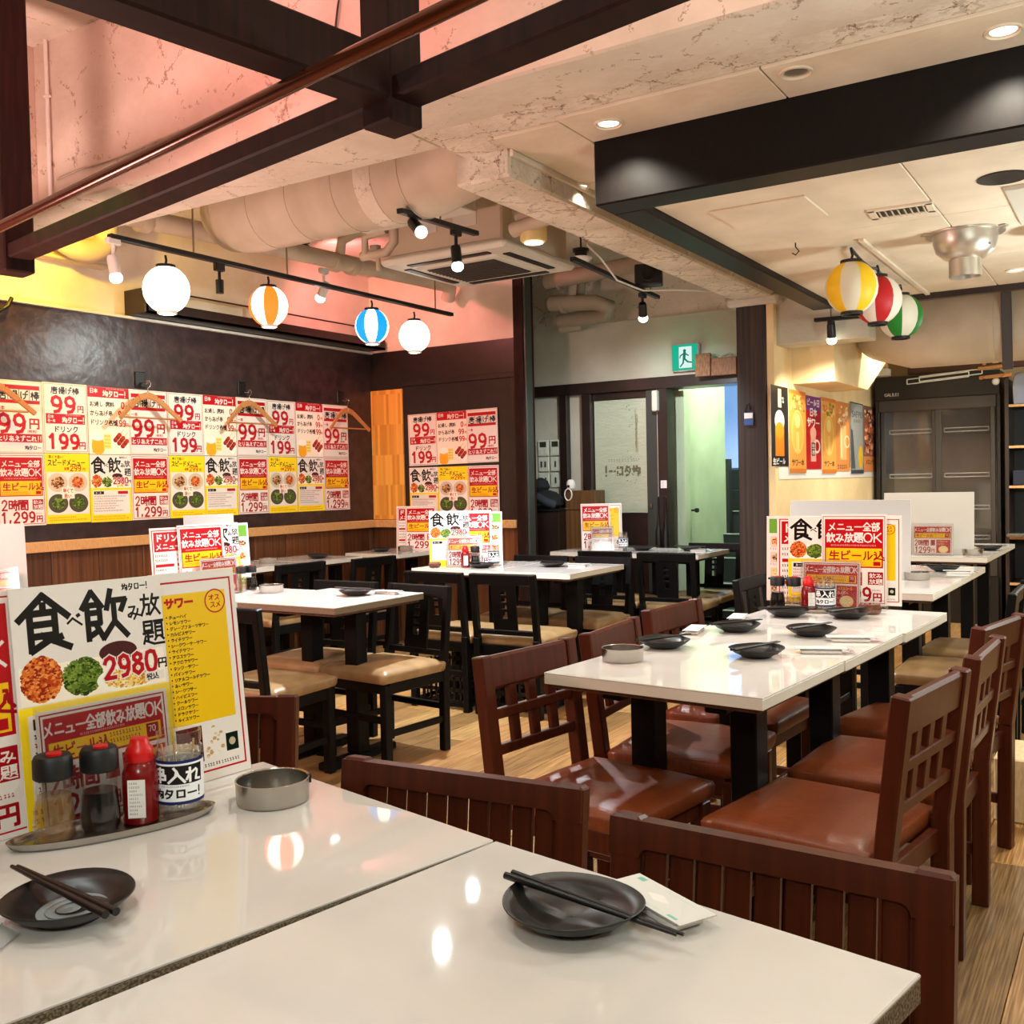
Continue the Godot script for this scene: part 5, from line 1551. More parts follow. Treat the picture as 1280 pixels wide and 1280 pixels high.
func build_lanterns():
	# left track with four lit lanterns
	make_track(Vector3(-4.1, 2.45, -3.0), Vector3(-4.1, 2.44, -5.75), "black ceiling track carrying the four lit lanterns", [0.18, 0.42, 0.93], 3.0)
	var w := Color(1.0, 0.97, 0.90)
	make_lantern(Vector3(-4.1, 2.248, -3.318), 0.222, w, w, true, 6, "largest lit plain white paper lantern nearest the yellow wall", "lit lanterns on the left track", 0.0, 4.0)
	make_lantern(Vector3(-4.1, 2.259, -4.006), 0.212, Color(1.0, 0.30, 0.07), w, true, 8, "lit orange and white striped paper lantern on the left track", "lit lanterns on the left track", 0.25, 4.6)
	make_lantern(Vector3(-4.1, 2.254, -4.884), 0.208, Color(0.02, 0.40, 0.72), w, true, 8, "lit blue and white striped paper lantern on the left track", "lit lanterns on the left track", -0.25, 3.4, Color(0.9, 0.97, 1.0))
	make_lantern(Vector3(-4.1, 2.242, -5.316), 0.203, w, w, true, 6, "smaller lit plain white lantern next to the blue striped one", "lit lanterns on the left track", 0.0, 4.0)
	# unlit lanterns hung from the lowered ceiling on the right
	make_lantern(Vector3(-1.11, 2.095, -4.655), 0.225, Color(0.95, 0.77, 0.04), Color(0.88, 0.85, 0.76), false, 8, "unlit yellow and white striped lantern under the lowered ceiling", "unlit lanterns on the right", 0.98 + PI / 4)
	make_lantern(Vector3(-1.10, 2.105, -5.13), 0.225, Color(0.72, 0.03, 0.07), Color(0.88, 0.85, 0.80), false, 8, "unlit red and white striped lantern between the yellow and green ones", "unlit lanterns on the right", 1.2 - PI / 6)
	make_lantern(Vector3(-1.105, 2.10, -5.70), 0.225, Color(0.03, 0.48, 0.12), Color(0.86, 0.85, 0.78), false, 8, "unlit green and white striped lantern farthest of the right row", "unlit lanterns on the right", 1.3)
	var cab := []
	for q in [Vector3(-1.11, 2.27, -4.655), Vector3(-1.10, 2.24, -4.8), Vector3(-1.09, 2.23, -4.95), Vector3(-1.10, 2.255, -5.1), Vector3(-1.10, 2.235, -5.4), Vector3(-1.105, 2.26, -5.70)]:
		cab.append(q)
	single("lantern_cord", "black cord linking the three unlit lanterns along the ceiling", "cord", tube_mesh(cab, 0.007, 8), M.black)

	# spots on tracks
	make_spot(Vector3(-4.1, 2.44, -3.02), Vector3(0.1, -1, -0.1), NEUTRAL, SPOT_A, 60.0, "white track spotlight at the near end of the lantern track", M.white_plastic, 0.12)
	make_spot(Vector3(-4.16, 2.56, -4.52), Vector3(-0.75, -1, -0.1), NEUTRAL, SPOT_A, 70.0, "white spotlight glowing behind the lantern track", M.white_plastic, 0.12)
	var dead := thing("track_spotlight", "unlit black spotlight between the two nearest lanterns", "spotlight", Vector3(-4.1, 2.44, -3.66))
	part(dead, "adapter", box_mesh(Vector3(0.03, 0.05, 0.06), 0.004), M.black, Vector3(0, -0.02, 0))
	part(dead, "stem", tube_mesh([Vector3(0, -0.03, 0), Vector3(0, -0.10, 0)], 0.008, 8), M.black)
	part(dead, "head", lathe_mesh(v2([0.0, -0.16, 0.021, -0.16, 0.021, -0.09, 0.0, -0.088]), 14), M.black)
	make_track(Vector3(-2.86, 2.50, -3.62), Vector3(-2.94, 2.555, -4.36), "short black lighting track beside the ceiling air conditioner", [0.5], 3.0)
	make_spot(Vector3(-2.93, 2.53, -4.16), Vector3(0.1, -1, 0.0), COOL, SPOT_B * 2.6, 66.0, "bright white spotlight hanging in front of the air conditioner", M.black, 0.12, 8.0)
	make_spot(Vector3(-2.87, 2.52, -3.75), Vector3(0.8, -0.7, 0.3), NEUTRAL, SPOT_B * 0.2, 44.0, "black spotlight tilted outward below the big duct", M.black, 0.06, 1.5)
	make_track(Vector3(-2.64, 2.47, -4.85), Vector3(-2.70, 2.45, -6.12), "black lighting track near the entrance with one lit spot", [0.9], 2.98)
	make_spot(Vector3(-2.69, 2.435, -5.86), Vector3(-0.3, -1.1, -0.75), COOL, SPOT_B * 0.8, 60.0, "bright white spotlight near the entrance wall", M.black, 0.10, 8.0)
	make_track(Vector3(-1.73, 2.22, -6.30), Vector3(-1.40, 2.22, -6.34), "small black track by the beige bulkhead behind the yellow lantern", [0.3], 2.5)
	make_spot(Vector3(-1.632, 2.21, -6.32), Vector3(-0.05, -1, -0.35), WARM, SPOT_B * 0.4, 66.0, "bright white spotlight by the bulkhead left of the unlit lanterns", M.black, 0.06, 9.0)
	# coloured floods, themselves unseen, placed to tint the old concrete and long timber
	make_spot(Vector3(-2.35, 3.18, -1.55), Vector3(-0.35, -0.30, -1.0), PINK, FLOOD * 0.45, 70.0, "unseen pink flood lamp above the timber frame, tinting the concrete beam", M.black, 0.05, 1.5)
	make_spot(Vector3(-0.6, 3.18, -1.6), Vector3(0.0, -0.30, -1.0), Color(1.0, 0.80, 0.74), FLOOD * 0.4, 70.0, "unseen pale pink flood lamp right of the hanging post, tinting the beam", M.black, 0.05, 1.5)
	make_spot(Vector3(-4.86, 2.95, -5.10), Vector3(-0.05, -0.36, -1.0), PINK, FLOOD * 0.55, 64.0, "unseen pink flood lamp near the ceiling lighting the back corner", M.black, 0.05, 1.5)
	make_spot(Vector3(-4.80, 2.78, -3.14), Vector3(-0.75, -0.22, -0.50), YELLOW, FLOOD * 0.55, 75.0, "unseen yellow flood lamp behind the concrete beam lighting the left wall", M.black, 0.05, 1.5)
	make_spot(Vector3(-4.3, 3.18, -1.95), Vector3(1.15, -0.90, -0.23), Color(0.25, 1.0, 0.3), FLOOD * 0.35, 12.0, "unseen green flood lamp left of the frame grazing the long timber", M.black, 0.05, 1.0)
	var lab := ["recessed ceiling lamp nearest the dark fascia corner", "recessed ceiling lamp in the middle of the fascia row", "recessed ceiling lamp at the right end of the fascia row", "bright recessed ceiling lamp left of the dark fascia corner",
		"unseen recessed lamp in the high ceiling lighting the near table from above", "unseen recessed lamp in the high ceiling lighting the near table from the left", "unseen recessed lamp in the high ceiling lighting the near table from beyond", "unseen recessed lamp in the high ceiling lighting the near table from the right",
		"unseen recessed lamp in the lowered ceiling lighting the tables near its rear edge", "unseen recessed lamp lighting the drinks fridge", "unseen recessed lamp lighting the area right of the drinks fridge"]
	var gl := ["added fill globe lamp out of view right of the near table", "added fill globe lamp out of view right of the far right tables", "added rose fill globe lamp out of view left of the near table", "added fill globe lamp out of view behind the camera", "added fill globe lamp out of view right of the fridge"]
	for i in FILL_GLOBES.size():  # globes added out of view to brighten the room
		var q = FILL_GLOBES[i]
		var t := thing("added_fill_globe", gl[i], "lamp", Vector3(q[0], q[1], q[2]), 0, "added fill globes")
		part(t, "globe", lathe_mesh(v2([0.0, -0.14, 0.06, -0.127, 0.11, -0.087, 0.138, -0.03, 0.138, 0.03, 0.11, 0.087, 0.06, 0.127, 0.0, 0.14]), 24), glow(q[4], 2.0))
		part(t, "cord", tube_mesh([Vector3(0, 0.13, 0), Vector3(0, (2.55 if q[2] < -6.2 else (2.28 if q[2] < -3.4 else 3.2)) - q[1], 0)], 0.006, 8), M.black)
		var ol := OmniLight3D.new()
		ol.name = "fill_globe_light"
		ol.light_color = q[4]
		ol.light_energy = q[3]
		ol.omni_range = 14.0
		ol.omni_attenuation = 2.0
		ol.light_size = 0.14
		ol.shadow_enabled = true
		t.add_child(ol)
	for i in DOWNLIGHTS.size():
		var q = DOWNLIGHTS[i]
		make_downlight(Vector3(q[0], q[1] - 0.0125 if i < 4 else (q[1] - 0.001 if q[1] > 2.4 else 2.282), q[2]), q[3], q[4], lab[i])
const SPOT_A := 2.0
const SPOT_B := 4.0
const FLOOD := 3.2
const LANTERN := 3.0

# ------------------------------------------------------------------ ducts, pipes, air conditioner, ceiling fittings
func build_services():
	# cassette air conditioner
	var ac := thing("air_conditioner", "square white ceiling cassette air conditioner with dark centre grille", "air conditioner", Vector3(-3.30, 2.515, -4.92))
	part(ac, "body", box_mesh(Vector3(0.78, 0.28, 0.72), 0.01), M.duct_light, Vector3(0, 0.19, 0))
	part(ac, "hatch", box_mesh(Vector3(0.006, 0.10, 0.16), 0.002), M.panel_white, Vector3(0.392, 0.2, 0.18))
	part(ac, "hatch", box_mesh(Vector3(0.16, 0.10, 0.006), 0.002), M.panel_white, Vector3(0.15, 0.2, 0.362))
	part(ac, "hatch", box_mesh(Vector3(0.16, 0.10, 0.006), 0.002), M.panel_white, Vector3(-0.12, 0.2, 0.362))
	part(ac, "cover", box_mesh(Vector3(0.86, 0.05, 0.80), 0.02), M.panel_white, Vector3(0, 0.025, 0))
	for s in [-1, 1]:
		part(ac, "air_slot", box_mesh(Vector3(0.56, 0.012, 0.05), 0.004), M.black, Vector3(0, 0.0, s * 0.315))
		part(ac, "air_slot", box_mesh(Vector3(0.05, 0.012, 0.50), 0.004), M.black, Vector3(s * 0.345, 0.0, 0))
	part(ac, "intake_frame", box_mesh(Vector3(0.56, 0.02, 0.50), 0.008), M.panel_white, Vector3(0, -0.002, 0))
	part(ac, "intake_grille", box_mesh(Vector3(0.47, 0.012, 0.41), 0.004), M.grille, Vector3(0, -0.010, 0))
	for k in 12:
		part(ac, "grille_bar", box_mesh(Vector3(0.46, 0.006, 0.006), 0.001), M.fridge_frame, Vector3(0, -0.018, -0.187 + 0.034 * k))
	for k in 4:
		part(ac, "hanger_rod", tube_mesh([Vector3(0.40 * (1 if k % 2 else -1), 0.3, 0.36 * (1 if k < 2 else -1)), Vector3(0.40 * (1 if k % 2 else -1), 0.485, 0.36 * (1 if k < 2 else -1))], 0.006, 6), M.steel)
	# big round duct behind the concrete beam
	var d := thing("round_duct", "large beige round duct hung behind the concrete beam", "duct", Vector3(-3.2, 2.70, -3.62))
	var pts := []
	for i in 7:
		var a := PI * 0.5 * i / 6.0
		pts.append(Vector3(-0.72 - 0.28 * sin(a), 0.0 + 0.10 - 0.10 * cos(a) + 0.0, -0.16 + 0.16 * cos(a) - 0.16))
	pts.reverse()
	pts.append(Vector3(-0.6, 0, -0.16)); pts.append(Vector3(0.40, 0, -0.16)); pts.append(Vector3(0.62, 0.04, -0.14)); pts.append(Vector3(0.78, 0.10, -0.10)); pts.append(Vector3(0.86, 0.16, -0.08))
	part(d, "pipe", tube_mesh(pts, 0.20, 30), M.duct)
	var st := new_st()
	for x in [-0.62, -0.35, -0.05, 0.35]:
		st = new_st()
		tube(st, [Vector3(x, 0, -0.16), Vector3(x + 0.008, 0, -0.16)], 0.203, 30)
		part(d, "seam_ring", done(st), M.duct)
	part(d, "tape_patch", tube_mesh([Vector3(0.10, 0, -0.16), Vector3(0.20, 0, -0.16)], 0.2025, 30), M.stained)
	# small drain pipe running along the room
	var dp := thing("drain_pipe", "beige drain pipe running along the room above the lantern track", "pipe", Vector3(-4.6, 2.72, -3.5))
	part(dp, "pipe", tube_mesh([Vector3(0, 0, 0.4), Vector3(0.05, 0.07, -2.78), Vector3(0.05, 0.05, -2.86), Vector3(0.0, -0.02, -2.9)], 0.055, 18), M.duct)
	st = new_st()
	for z in [-0.05, -1.55, -1.72]:
		st = new_st()
		tube(st, [Vector3(0.0 - 0.016 * z, -0.022 * z, z), Vector3(0.0 - 0.016 * z, -0.022 * z, z - 0.06)], 0.064, 18)
		part(dp, "coupling", done(st), M.duct_light)
	part(dp, "branch", tube_mesh([Vector3(0.03, 0.05, -1.62), Vector3(0.06, 0.18, -1.62), Vector3(0.16, 0.22, -1.64), Vector3(0.75, 0.22, -1.64)], 0.035, 12), M.duct)
	# duct bend on the yellow lit wall
	var wd := thing("wall_duct", "bent pale duct on the yellow lit wall below the ceiling", "duct", Vector3(-5.30, 2.62, -3.6))
	pts = []
	for i in 9:
		var a := PI * i / 8.0
		pts.append(Vector3(0.0, 0.16 - 0.10 * sin(a) , -0.10 - 0.16 * cos(a)))
	pts.push_front(Vector3(0, 0.45, 0.06 - 0.32)); pts.push_back(Vector3(0, 0.45, 0.06))
	part(wd, "bend", tube_mesh(pts, 0.07, 16), M.duct_light)
	part(wd, "flange", box_mesh(Vector3(0.10, 0.02, 0.46), 0.005), M.duct_light, Vector3(-0.14, 0.02, -0.12))
	# valve cluster beside the air conditioner
	var vc := thing("valve_cluster", "dusty pipe fittings and valves left of the air conditioner", "valves", Vector3(-3.78, 2.60, -4.55))
	part(vc, "pipe", tube_mesh([Vector3(-0.1, 0.0, 0), Vector3(0.08, 0.0, 0), Vector3(0.14, 0.05, 0), Vector3(0.14, 0.35, 0)], 0.028, 12), M.duct)
	part(vc, "pipe", tube_mesh([Vector3(-0.06, 0.0, 0.02), Vector3(-0.06, 0.10, 0.02), Vector3(0.10, 0.12, 0.02)], 0.022, 12), M.duct)
	part(vc, "valve", lathe_mesh(v2([0.0, -0.02, 0.034, -0.018, 0.034, 0.018, 0.0, 0.02]), 14), M.cast, Vector3(0.0, 0.03, 0.0))
	part(vc, "drop", tube_mesh([Vector3(0.02, 0, 0), Vector3(0.02, -0.10, 0)], 0.014, 10), M.duct)
	# grey box duct above the valve cluster
	var bd := thing("box_duct", "pale rectangular duct box hanging behind the big round duct", "duct", Vector3(-3.35, 2.66, -4.25))
	part(bd, "box", box_mesh(Vector3(0.75, 0.20, 0.34), 0.006), M.panel_white, Vector3(0, 0.12, 0))
	part(bd, "seam", box_mesh(Vector3(0.02, 0.204, 0.344), 0.002), M.duct_light, Vector3(0.1, 0.12, 0))
	# lagged refrigerant pipes right of the unit
	var lp := thing("lagged_pipe", "bundle of grey lagged pipes dropping beside the air conditioner", "pipe", Vector3(-2.50, 2.55, -4.45))
	part(lp, "pipe", tube_mesh([Vector3(0, 0.43, 0), Vector3(0, 0.15, 0), Vector3(-0.08, 0.05, -0.02), Vector3(-0.30, 0.03, -0.05)], 0.04, 14), M.duct)
	part(lp, "pipe", tube_mesh([Vector3(0.06, 0.43, -0.06), Vector3(0.06, 0.20, -0.06), Vector3(-0.02, 0.12, -0.08), Vector3(-0.30, 0.11, -0.10)], 0.035, 14), M.duct)
	part(lp, "bracket", box_mesh(Vector3(0.02, 0.2, 0.02), 0.003), M.panel_white, Vector3(0.10, 0.1, 0.02))
	# small drum ceiling lamp and smoke detector
	var dl := thing("drum_lamp", "small cream drum lamp beside the air conditioner", "lamp", Vector3(-2.70, 2.56, -4.54))
	part(dl, "shade", lathe_mesh(v2([0.0, -0.055, 0.062, -0.05, 0.070, -0.04, 0.070, 0.05, 0.0, 0.055]), 24), M.shade_lamp)
	part(dl, "stem", tube_mesh([Vector3(0, 0.05, 0), Vector3(0, 0.40, 0)], 0.008, 8), M.black)
	part(dl, "lit_disc", lathe_mesh(v2([0.0, -0.058, 0.05, -0.057, 0.05, -0.054, 0.0, -0.053]), 20), glow(WARM, 2.5))
	spot_light(dl, Vector3(0, -0.066, 0), Vector3.DOWN, WARM, 1.2, 70.0, 0.05)
	var sd := thing("smoke_detector", "white smoke detector on a black mount under the dark ceiling", "detector", Vector3(-2.76, 2.55, -5.174))
	part(sd, "disc", lathe_mesh(v2([0.0, -0.022, 0.05, -0.02, 0.064, -0.006, 0.064, 0.0, 0.0, 0.002]), 24), M.white_plastic)
	part(sd, "mount", lathe_mesh(v2([0.036, 0.0, 0.036, 0.03, 0.048, 0.034, 0.048, 0.05, 0.0, 0.052]), 20), M.black)
	part(sd, "rod", tube_mesh([Vector3(0, 0.05, 0), Vector3(0, 0.50, 0)], 0.006, 8), M.black)
	var spk := thing("loudspeaker", "small black loudspeaker hung below the ceiling near the entrance", "loudspeaker", Vector3(-2.64, 2.54, -5.85), 20)
	part(spk, "cabinet", box_mesh(Vector3(0.17, 0.13, 0.12), 0.008), M.black_plastic, Vector3(0, 0.0, 0))
	part(spk, "cone", lathe_mesh(v2([0.0, 0.0, 0.04, 0.004, 0.045, 0.0]), 16, Basis(Vector3.RIGHT, PI / 2)), M.black, Vector3(0, 0, 0.062))
	part(spk, "bracket", box_mesh(Vector3(0.02, 0.40, 0.02), 0.003), M.black, Vector3(0, 0.25, -0.03))
	single("white_cable", "loose white cable drooping along the entrance lighting track", "cable", tube_mesh([Vector3(-2.60, 2.56, -4.95), Vector3(-2.62, 2.52, -5.15), Vector3(-2.60, 2.42, -5.32), Vector3(-2.52, 2.38, -5.5), Vector3(-2.45, 2.42, -5.8), Vector3(-2.34, 2.46, -6.2)], 0.006, 8), M.white_plastic)
	# pipes near the entrance ceiling
	for k in 3:
		var q = [["insulated pipe bending back near the dark pillar", 2.62, 0.075, -6.80], ["lower insulated pipe beside the dark pillar", 2.50, 0.055, -6.95], ["uppermost grey insulated pipe above the entrance", 2.80, 0.085, -6.75]][k]
		var pp := thing("insulated_pipe", q[0], "pipe", Vector3(-3.9, q[1], q[3]))
		if k == 0:
			part(pp, "pipe", tube_mesh([Vector3(0, 0.02, 0), Vector3(0.40, -0.02, 0.02), Vector3(0.50, -0.06, 0.0), Vector3(0.42, -0.10, -0.1), Vector3(0.0, -0.10, -0.15)], q[2] * 0.8, 14), M.lagging)
		elif k == 1:
			part(pp, "pipe", tube_mesh([Vector3(0, -0.04, 0), Vector3(0.16, -0.04, 0), Vector3(0.2, 0.4, 0.0)], q[2] * 0.7, 14), M.lagging)
		else:
			part(pp, "pipe", tube_mesh([Vector3(0, 0, 0), Vector3(1.64, 0.0, 0.3)], q[2] * 0.7, 14), M.lagging)
		part(pp, "sleeve", tube_mesh([Vector3(0.1, 0.0, 0), Vector3(0.13, 0.0, 0)], q[2] * 0.9, 14), M.lagging)
	# fittings in the lowered ceiling
	var vt := thing("ceiling_vent", "small louvred vent in the lowered ceiling", "vent", Vector3(-0.80, 2.284, -4.165), 4)
	var fr := new_st()
	for s in [-1, 1]:
		box(fr, Vector3(s * 0.105, 0, 0), Vector3(0.03, 0.014, 0.15), 0.003)
		box(fr, Vector3(0, 0, s * 0.065), Vector3(0.24, 0.014, 0.03), 0.003)
	part(vt, "frame", done(fr), M.ceiling_board)
	part(vt, "dark_back", box_mesh(Vector3(0.19, 0.004, 0.11), 0.001), M.black, Vector3(0, -0.002, 0))
	for k in 8:
		part(vt, "slat", box_mesh(Vector3(0.005, 0.02, 0.105), 0.001), M.duct_light, Vector3(-0.080 + 0.023 * k, -0.004, 0), Vector3(0, 0, 35))
	var hood := thing("exhaust_spout", "shiny metal exhaust cup fixed under the lowered ceiling", "exhaust", Vector3(-0.65, 2.284, -4.735))
	part(hood, "flange", lathe_mesh(v2([0.0, -0.006, 0.158, -0.006, 0.160, 0.0, 0.0, 0.002]), 30), M.cast)
	part(hood, "cup", lathe_mesh(v2([0.062, -0.115, 0.085, -0.105, 0.118, -0.075, 0.130, -0.035, 0.132, -0.004]), 30), M.cast)
	part(hood, "spout", lathe_mesh(v2([0.058, -0.112, 0.060, -0.185, 0.066, -0.188, 0.066, -0.112]), 26), M.cast)
	for k in 3:
		part(hood, "tab", box_mesh(Vector3(0.045, 0.008, 0.03), 0.003), M.cast, Vector3(0.165 * cos(2.2 * k + 0.4), -0.004, 0.165 * sin(2.2 * k + 0.4)), Vector3(0, -rad_to_deg(2.2 * k + 0.4), 0))
	part(hood, "screw", lathe_mesh(v2([0.0, -0.012, 0.008, -0.011, 0.008, -0.004]), 10), M.steel, Vector3(0.10, -0.06, 0.06))
	var h2 := thing("exhaust_spout", "second metal exhaust cup at the right edge of the lowered ceiling", "exhaust", Vector3(-0.30, 2.284, -4.83))
	part(h2, "flange", lathe_mesh(v2([0.0, -0.006, 0.115, -0.006, 0.118, 0.0, 0.0, 0.002]), 28), M.cast)
	part(h2, "spout", lathe_mesh(v2([0.070, -0.09, 0.074, -0.004]), 24), M.cast)
	part(h2, "lip", lathe_mesh(v2([0.066, -0.09, 0.10, -0.10, 0.105, -0.094, 0.070, -0.082]), 24), M.cast)
	single("ceiling_speaker", "round black hole of a speaker in the lowered ceiling", "speaker", lathe_mesh(v2([0.0, -0.003, 0.085, -0.003, 0.085, 0.001]), 28), M.black, Vector3(-0.415, 2.284, -3.93))
	var ac2 := thing("air_conditioner", "corner of a flush ceiling air conditioner at the right edge", "air conditioner", Vector3(0.02, 2.28, -4.37))
	part(ac2, "frame", box_mesh(Vector3(0.90, 0.02, 0.62), 0.006), M.panel_white, Vector3(0, 0.0, 0))
	part(ac2, "slot", box_mesh(Vector3(0.62, 0.012, 0.06), 0.004), M.black, Vector3(0, -0.012, 0.20))
	part(ac2, "panel", box_mesh(Vector3(0.66, 0.03, 0.34), 0.008), M.panel_white, Vector3(0, -0.018, -0.06))
	single("ceiling_hook", "small bent wire hook in the lowered ceiling left of the lanterns", "hook", tube_mesh([Vector3(0, 0.0, 0), Vector3(0.0, -0.02, 0.0), Vector3(0.015, -0.04, 0.0), Vector3(0.0, -0.055, 0.0), Vector3(-0.015, -0.045, 0.0)], 0.003, 6), M.black, Vector3(-1.30, 2.286, -4.45))

# ------------------------------------------------------------------ posters and hangers on the walls
func build_wall_posters():
	var sm := []
	for i in 6:
		sm.append(sheet_mesh(0.294, 0.418, 0.002, M["p%d" % (i + 1)], M.paper))
	var word := ["white poster with red 99 and 199 prices", "cream poster with skewers and beer", "white poster with one large 99 price", "red and yellow 1,299 price poster", "yellow poster with four food photos", "white poster with black brush title"]
	var ord := ["first", "second", "third", "fourth", "fifth", "sixth", "seventh", "eighth", "ninth", "tenth", "eleventh"]
	for k in 11:
		var top: int = [2, 1, 0][k % 3]
		var bot: int = [3, 5, 4][k % 3]
		var z := -6.19 + 0.297 * (k + 0.5)
		var dy := rng.randf_range(-0.003, 0.003)
		var t := "%s, top row left wall, %s from corner" % [word[top], ord[k]]
		var b := "%s, bottom row left wall, %s from corner" % [word[bot], ord[k]]
		single("menu_poster", t, "poster", sm[top], null, Vector3(-5.478 + 0.001 * (k % 2), 1.487 + dy, z), Vector3(0, 90, 0), "posters on the left wall")
		single("menu_poster", b, "poster", sm[bot], null, Vector3(-5.478 + 0.001 * (k % 2), 1.066 + dy, z), Vector3(0, 90, 0), "posters on the left wall")
	var far := [[0, 5], [1, 4], [2, 3]]
	for k in 3:
		var x := -5.085 + 0.29 * (k + 0.5)
		single("menu_poster", "%s, top row of far wall" % word[far[k][0]], "poster", sm[far[k][0]], null, Vector3(x, 1.408 + 0.004 * k, -6.486), Vector3(0, 0, 0.6), "posters on the far wall")
		single("menu_poster", "%s, bottom row of far wall" % word[far[k][1]], "poster", sm[far[k][1]], null, Vector3(x - 0.002, 0.975, -6.486), Vector3.ZERO, "posters on the far wall")
	# posters on the wall behind the camera, mirrored in the fridge doors
	for k in 6:
		single("menu_poster", "%s, upper row mirrored in fridge, %s" % [word[[0, 1, 2, 0, 1, 2][k]], ord[k]], "poster", sm[[0, 1, 2, 0, 1, 2][k]], null, Vector3(-2.0 - 0.3 * k, 1.45, 1.655), Vector3(0, 180, 0), "posters behind the camera")
		single("menu_poster", "%s, lower row mirrored in fridge, %s" % [word[[5, 4, 3, 5, 4, 3][k]], ord[k]], "poster", sm[[5, 4, 3, 5, 4, 3][k]], null, Vector3(-2.0 - 0.3 * k, 1.02, 1.655), Vector3(0, 180, 0), "posters behind the camera")
	# coat hooks and wooden hangers
	var hl := ["wooden coat hanger at the left edge of the poster wall", "wooden coat hanger second from the left on the poster wall", "wooden coat hanger third from the left on the poster wall", "wooden coat hanger nearest the corner beside the wood panel"]
	var hk := ["black wall hook at the left edge of the poster wall", "black wall hook above the second hanger", "black wall hook above the third hanger", "small bare hook beside the wood panel corner"]
	var hz := [-3.17, -4.20, -5.06, -6.10]
	for i in 4:
		var p := Vector3(-5.40, 1.865, hz[i])
		var h := thing("coat_hanger", hl[i], "coat hanger", p, 90, "wooden hangers on the poster wall")
		for s in [-1, 1]:
			var st := new_st()
			var q := [Vector3(0, 0, 0), Vector3(s * 0.07, -0.022, 0), Vector3(s * 0.15, -0.085, 0.01), Vector3(s * 0.235, -0.16, 0.03)]
			for j in 3:
				bar(st, q[j], q[j + 1], 0.014, 0.042 - 0.006 * j, 0.005)
			part(h, "arm", done(st), M.hanger_wood)
		part(h, "trouser_bar", tube_mesh([Vector3(-0.20, -0.148, 0.015), Vector3(0.20, -0.148, 0.015)], 0.006, 8), M.hanger_wood)
		part(h, "hook", tube_mesh([Vector3(0, 0.015, 0), Vector3(0, 0.045, 0), Vector3(0.018, 0.06, 0), Vector3(0.022, 0.08, 0), Vector3(0.008, 0.096, 0), Vector3(-0.014, 0.088, 0)], 0.003, 8), M.steel)
		var k := thing("wall_hook", hk[i], "hook", Vector3(-5.48, 1.92, hz[i]), 90)
		part(k, "plate", box_mesh(Vector3(0.075, 0.10, 0.016), 0.004), M.black, Vector3(0, 0.05, 0.006))
		part(k, "peg", tube_mesh([Vector3(0, 0.03, 0.01), Vector3(0, 0.02, 0.07), Vector3(0, 0.035, 0.085)], 0.005, 8), M.steel)

# ------------------------------------------------------------------ chairs; each faces local -z, origin on the floor under the seat
func legs(t, m: Material, w: float, d: float, h: float, th: float):
	for s in [-1, 1]:
		var st := new_st()
		bar(st, Vector3(s * (w * 0.5 - th * 0.5), 0, -d * 0.5 + th * 0.5), Vector3(s * (w * 0.5 - th * 0.5), h, -d * 0.5 + th * 0.5), th, th, 0.003, Vector3.FORWARD)
		part(t, "leg", done(st), m)

func make_lattice_chair() -> Node3D:
	var t := thing("lattice_chair", "", "chair")
	t.set_meta("base_name", "lattice_chair")
	var m: Material = M.chair_wood
	legs(t, m, 0.42, 0.43, 0.38, 0.042)
	for s in [-1, 1]:
		var st := new_st()
		bar(st, Vector3(s * 0.189, 0, 0.20), Vector3(s * 0.189, 0.42, 0.205), 0.042, 0.045, 0.004, Vector3.FORWARD)
		bar(st, Vector3(s * 0.189, 0.41, 0.205), Vector3(s * 0.189, 0.785, 0.25), 0.042, 0.042, 0.004, Vector3.FORWARD)
		part(t, "leg", done(st), m)
	var z := func(y): return 0.205 + (y - 0.41) * 0.12
	var a := Basis(Vector3.RIGHT, 0.119)
	var br := new_st()
	box(br, Vector3(0, 0.737, z.call(0.737)), Vector3(0.345, 0.092, 0.028), 0.008, a)
	part(t, "back_board", done(br), m)
	for y in [0.625, 0.530]:
		br = new_st()
		box(br, Vector3(0, y, z.call(y)), Vector3(0.345, 0.028, 0.024), 0.003, a)
		part(t, "back_rail", done(br), m)
	for k in 3:
		br = new_st()
		box(br, Vector3(-0.085 + 0.085 * k, 0.612, z.call(0.612)), Vector3(0.034, 0.18, 0.018), 0.003, a)
		part(t, "back_bar", done(br), m)
	br = new_st()
	box(br, Vector3(0, 0.365, -0.19), Vector3(0.35, 0.055, 0.022), 0.003)
	box(br, Vector3(0, 0.365, 0.19), Vector3(0.35, 0.055, 0.022), 0.003)
	for s in [-1, 1]:
		box(br, Vector3(s * 0.193, 0.365, 0), Vector3(0.022, 0.055, 0.36), 0.003)
	part(t, "seat_frame", done(br), m)
	br = new_st()
	for s in [-1, 1]:
		box(br, Vector3(s * 0.189, 0.16, 0), Vector3(0.02, 0.032, 0.37), 0.003)
	box(br, Vector3(0, 0.21, -0.194), Vector3(0.35, 0.03, 0.02), 0.003)
	part(t, "stretcher", done(br), m)
	part(t, "seat", cushion_mesh(0.42, 0.41, 0.058), M.seat_brown, Vector3(0, 0.39, -0.025))
	return t

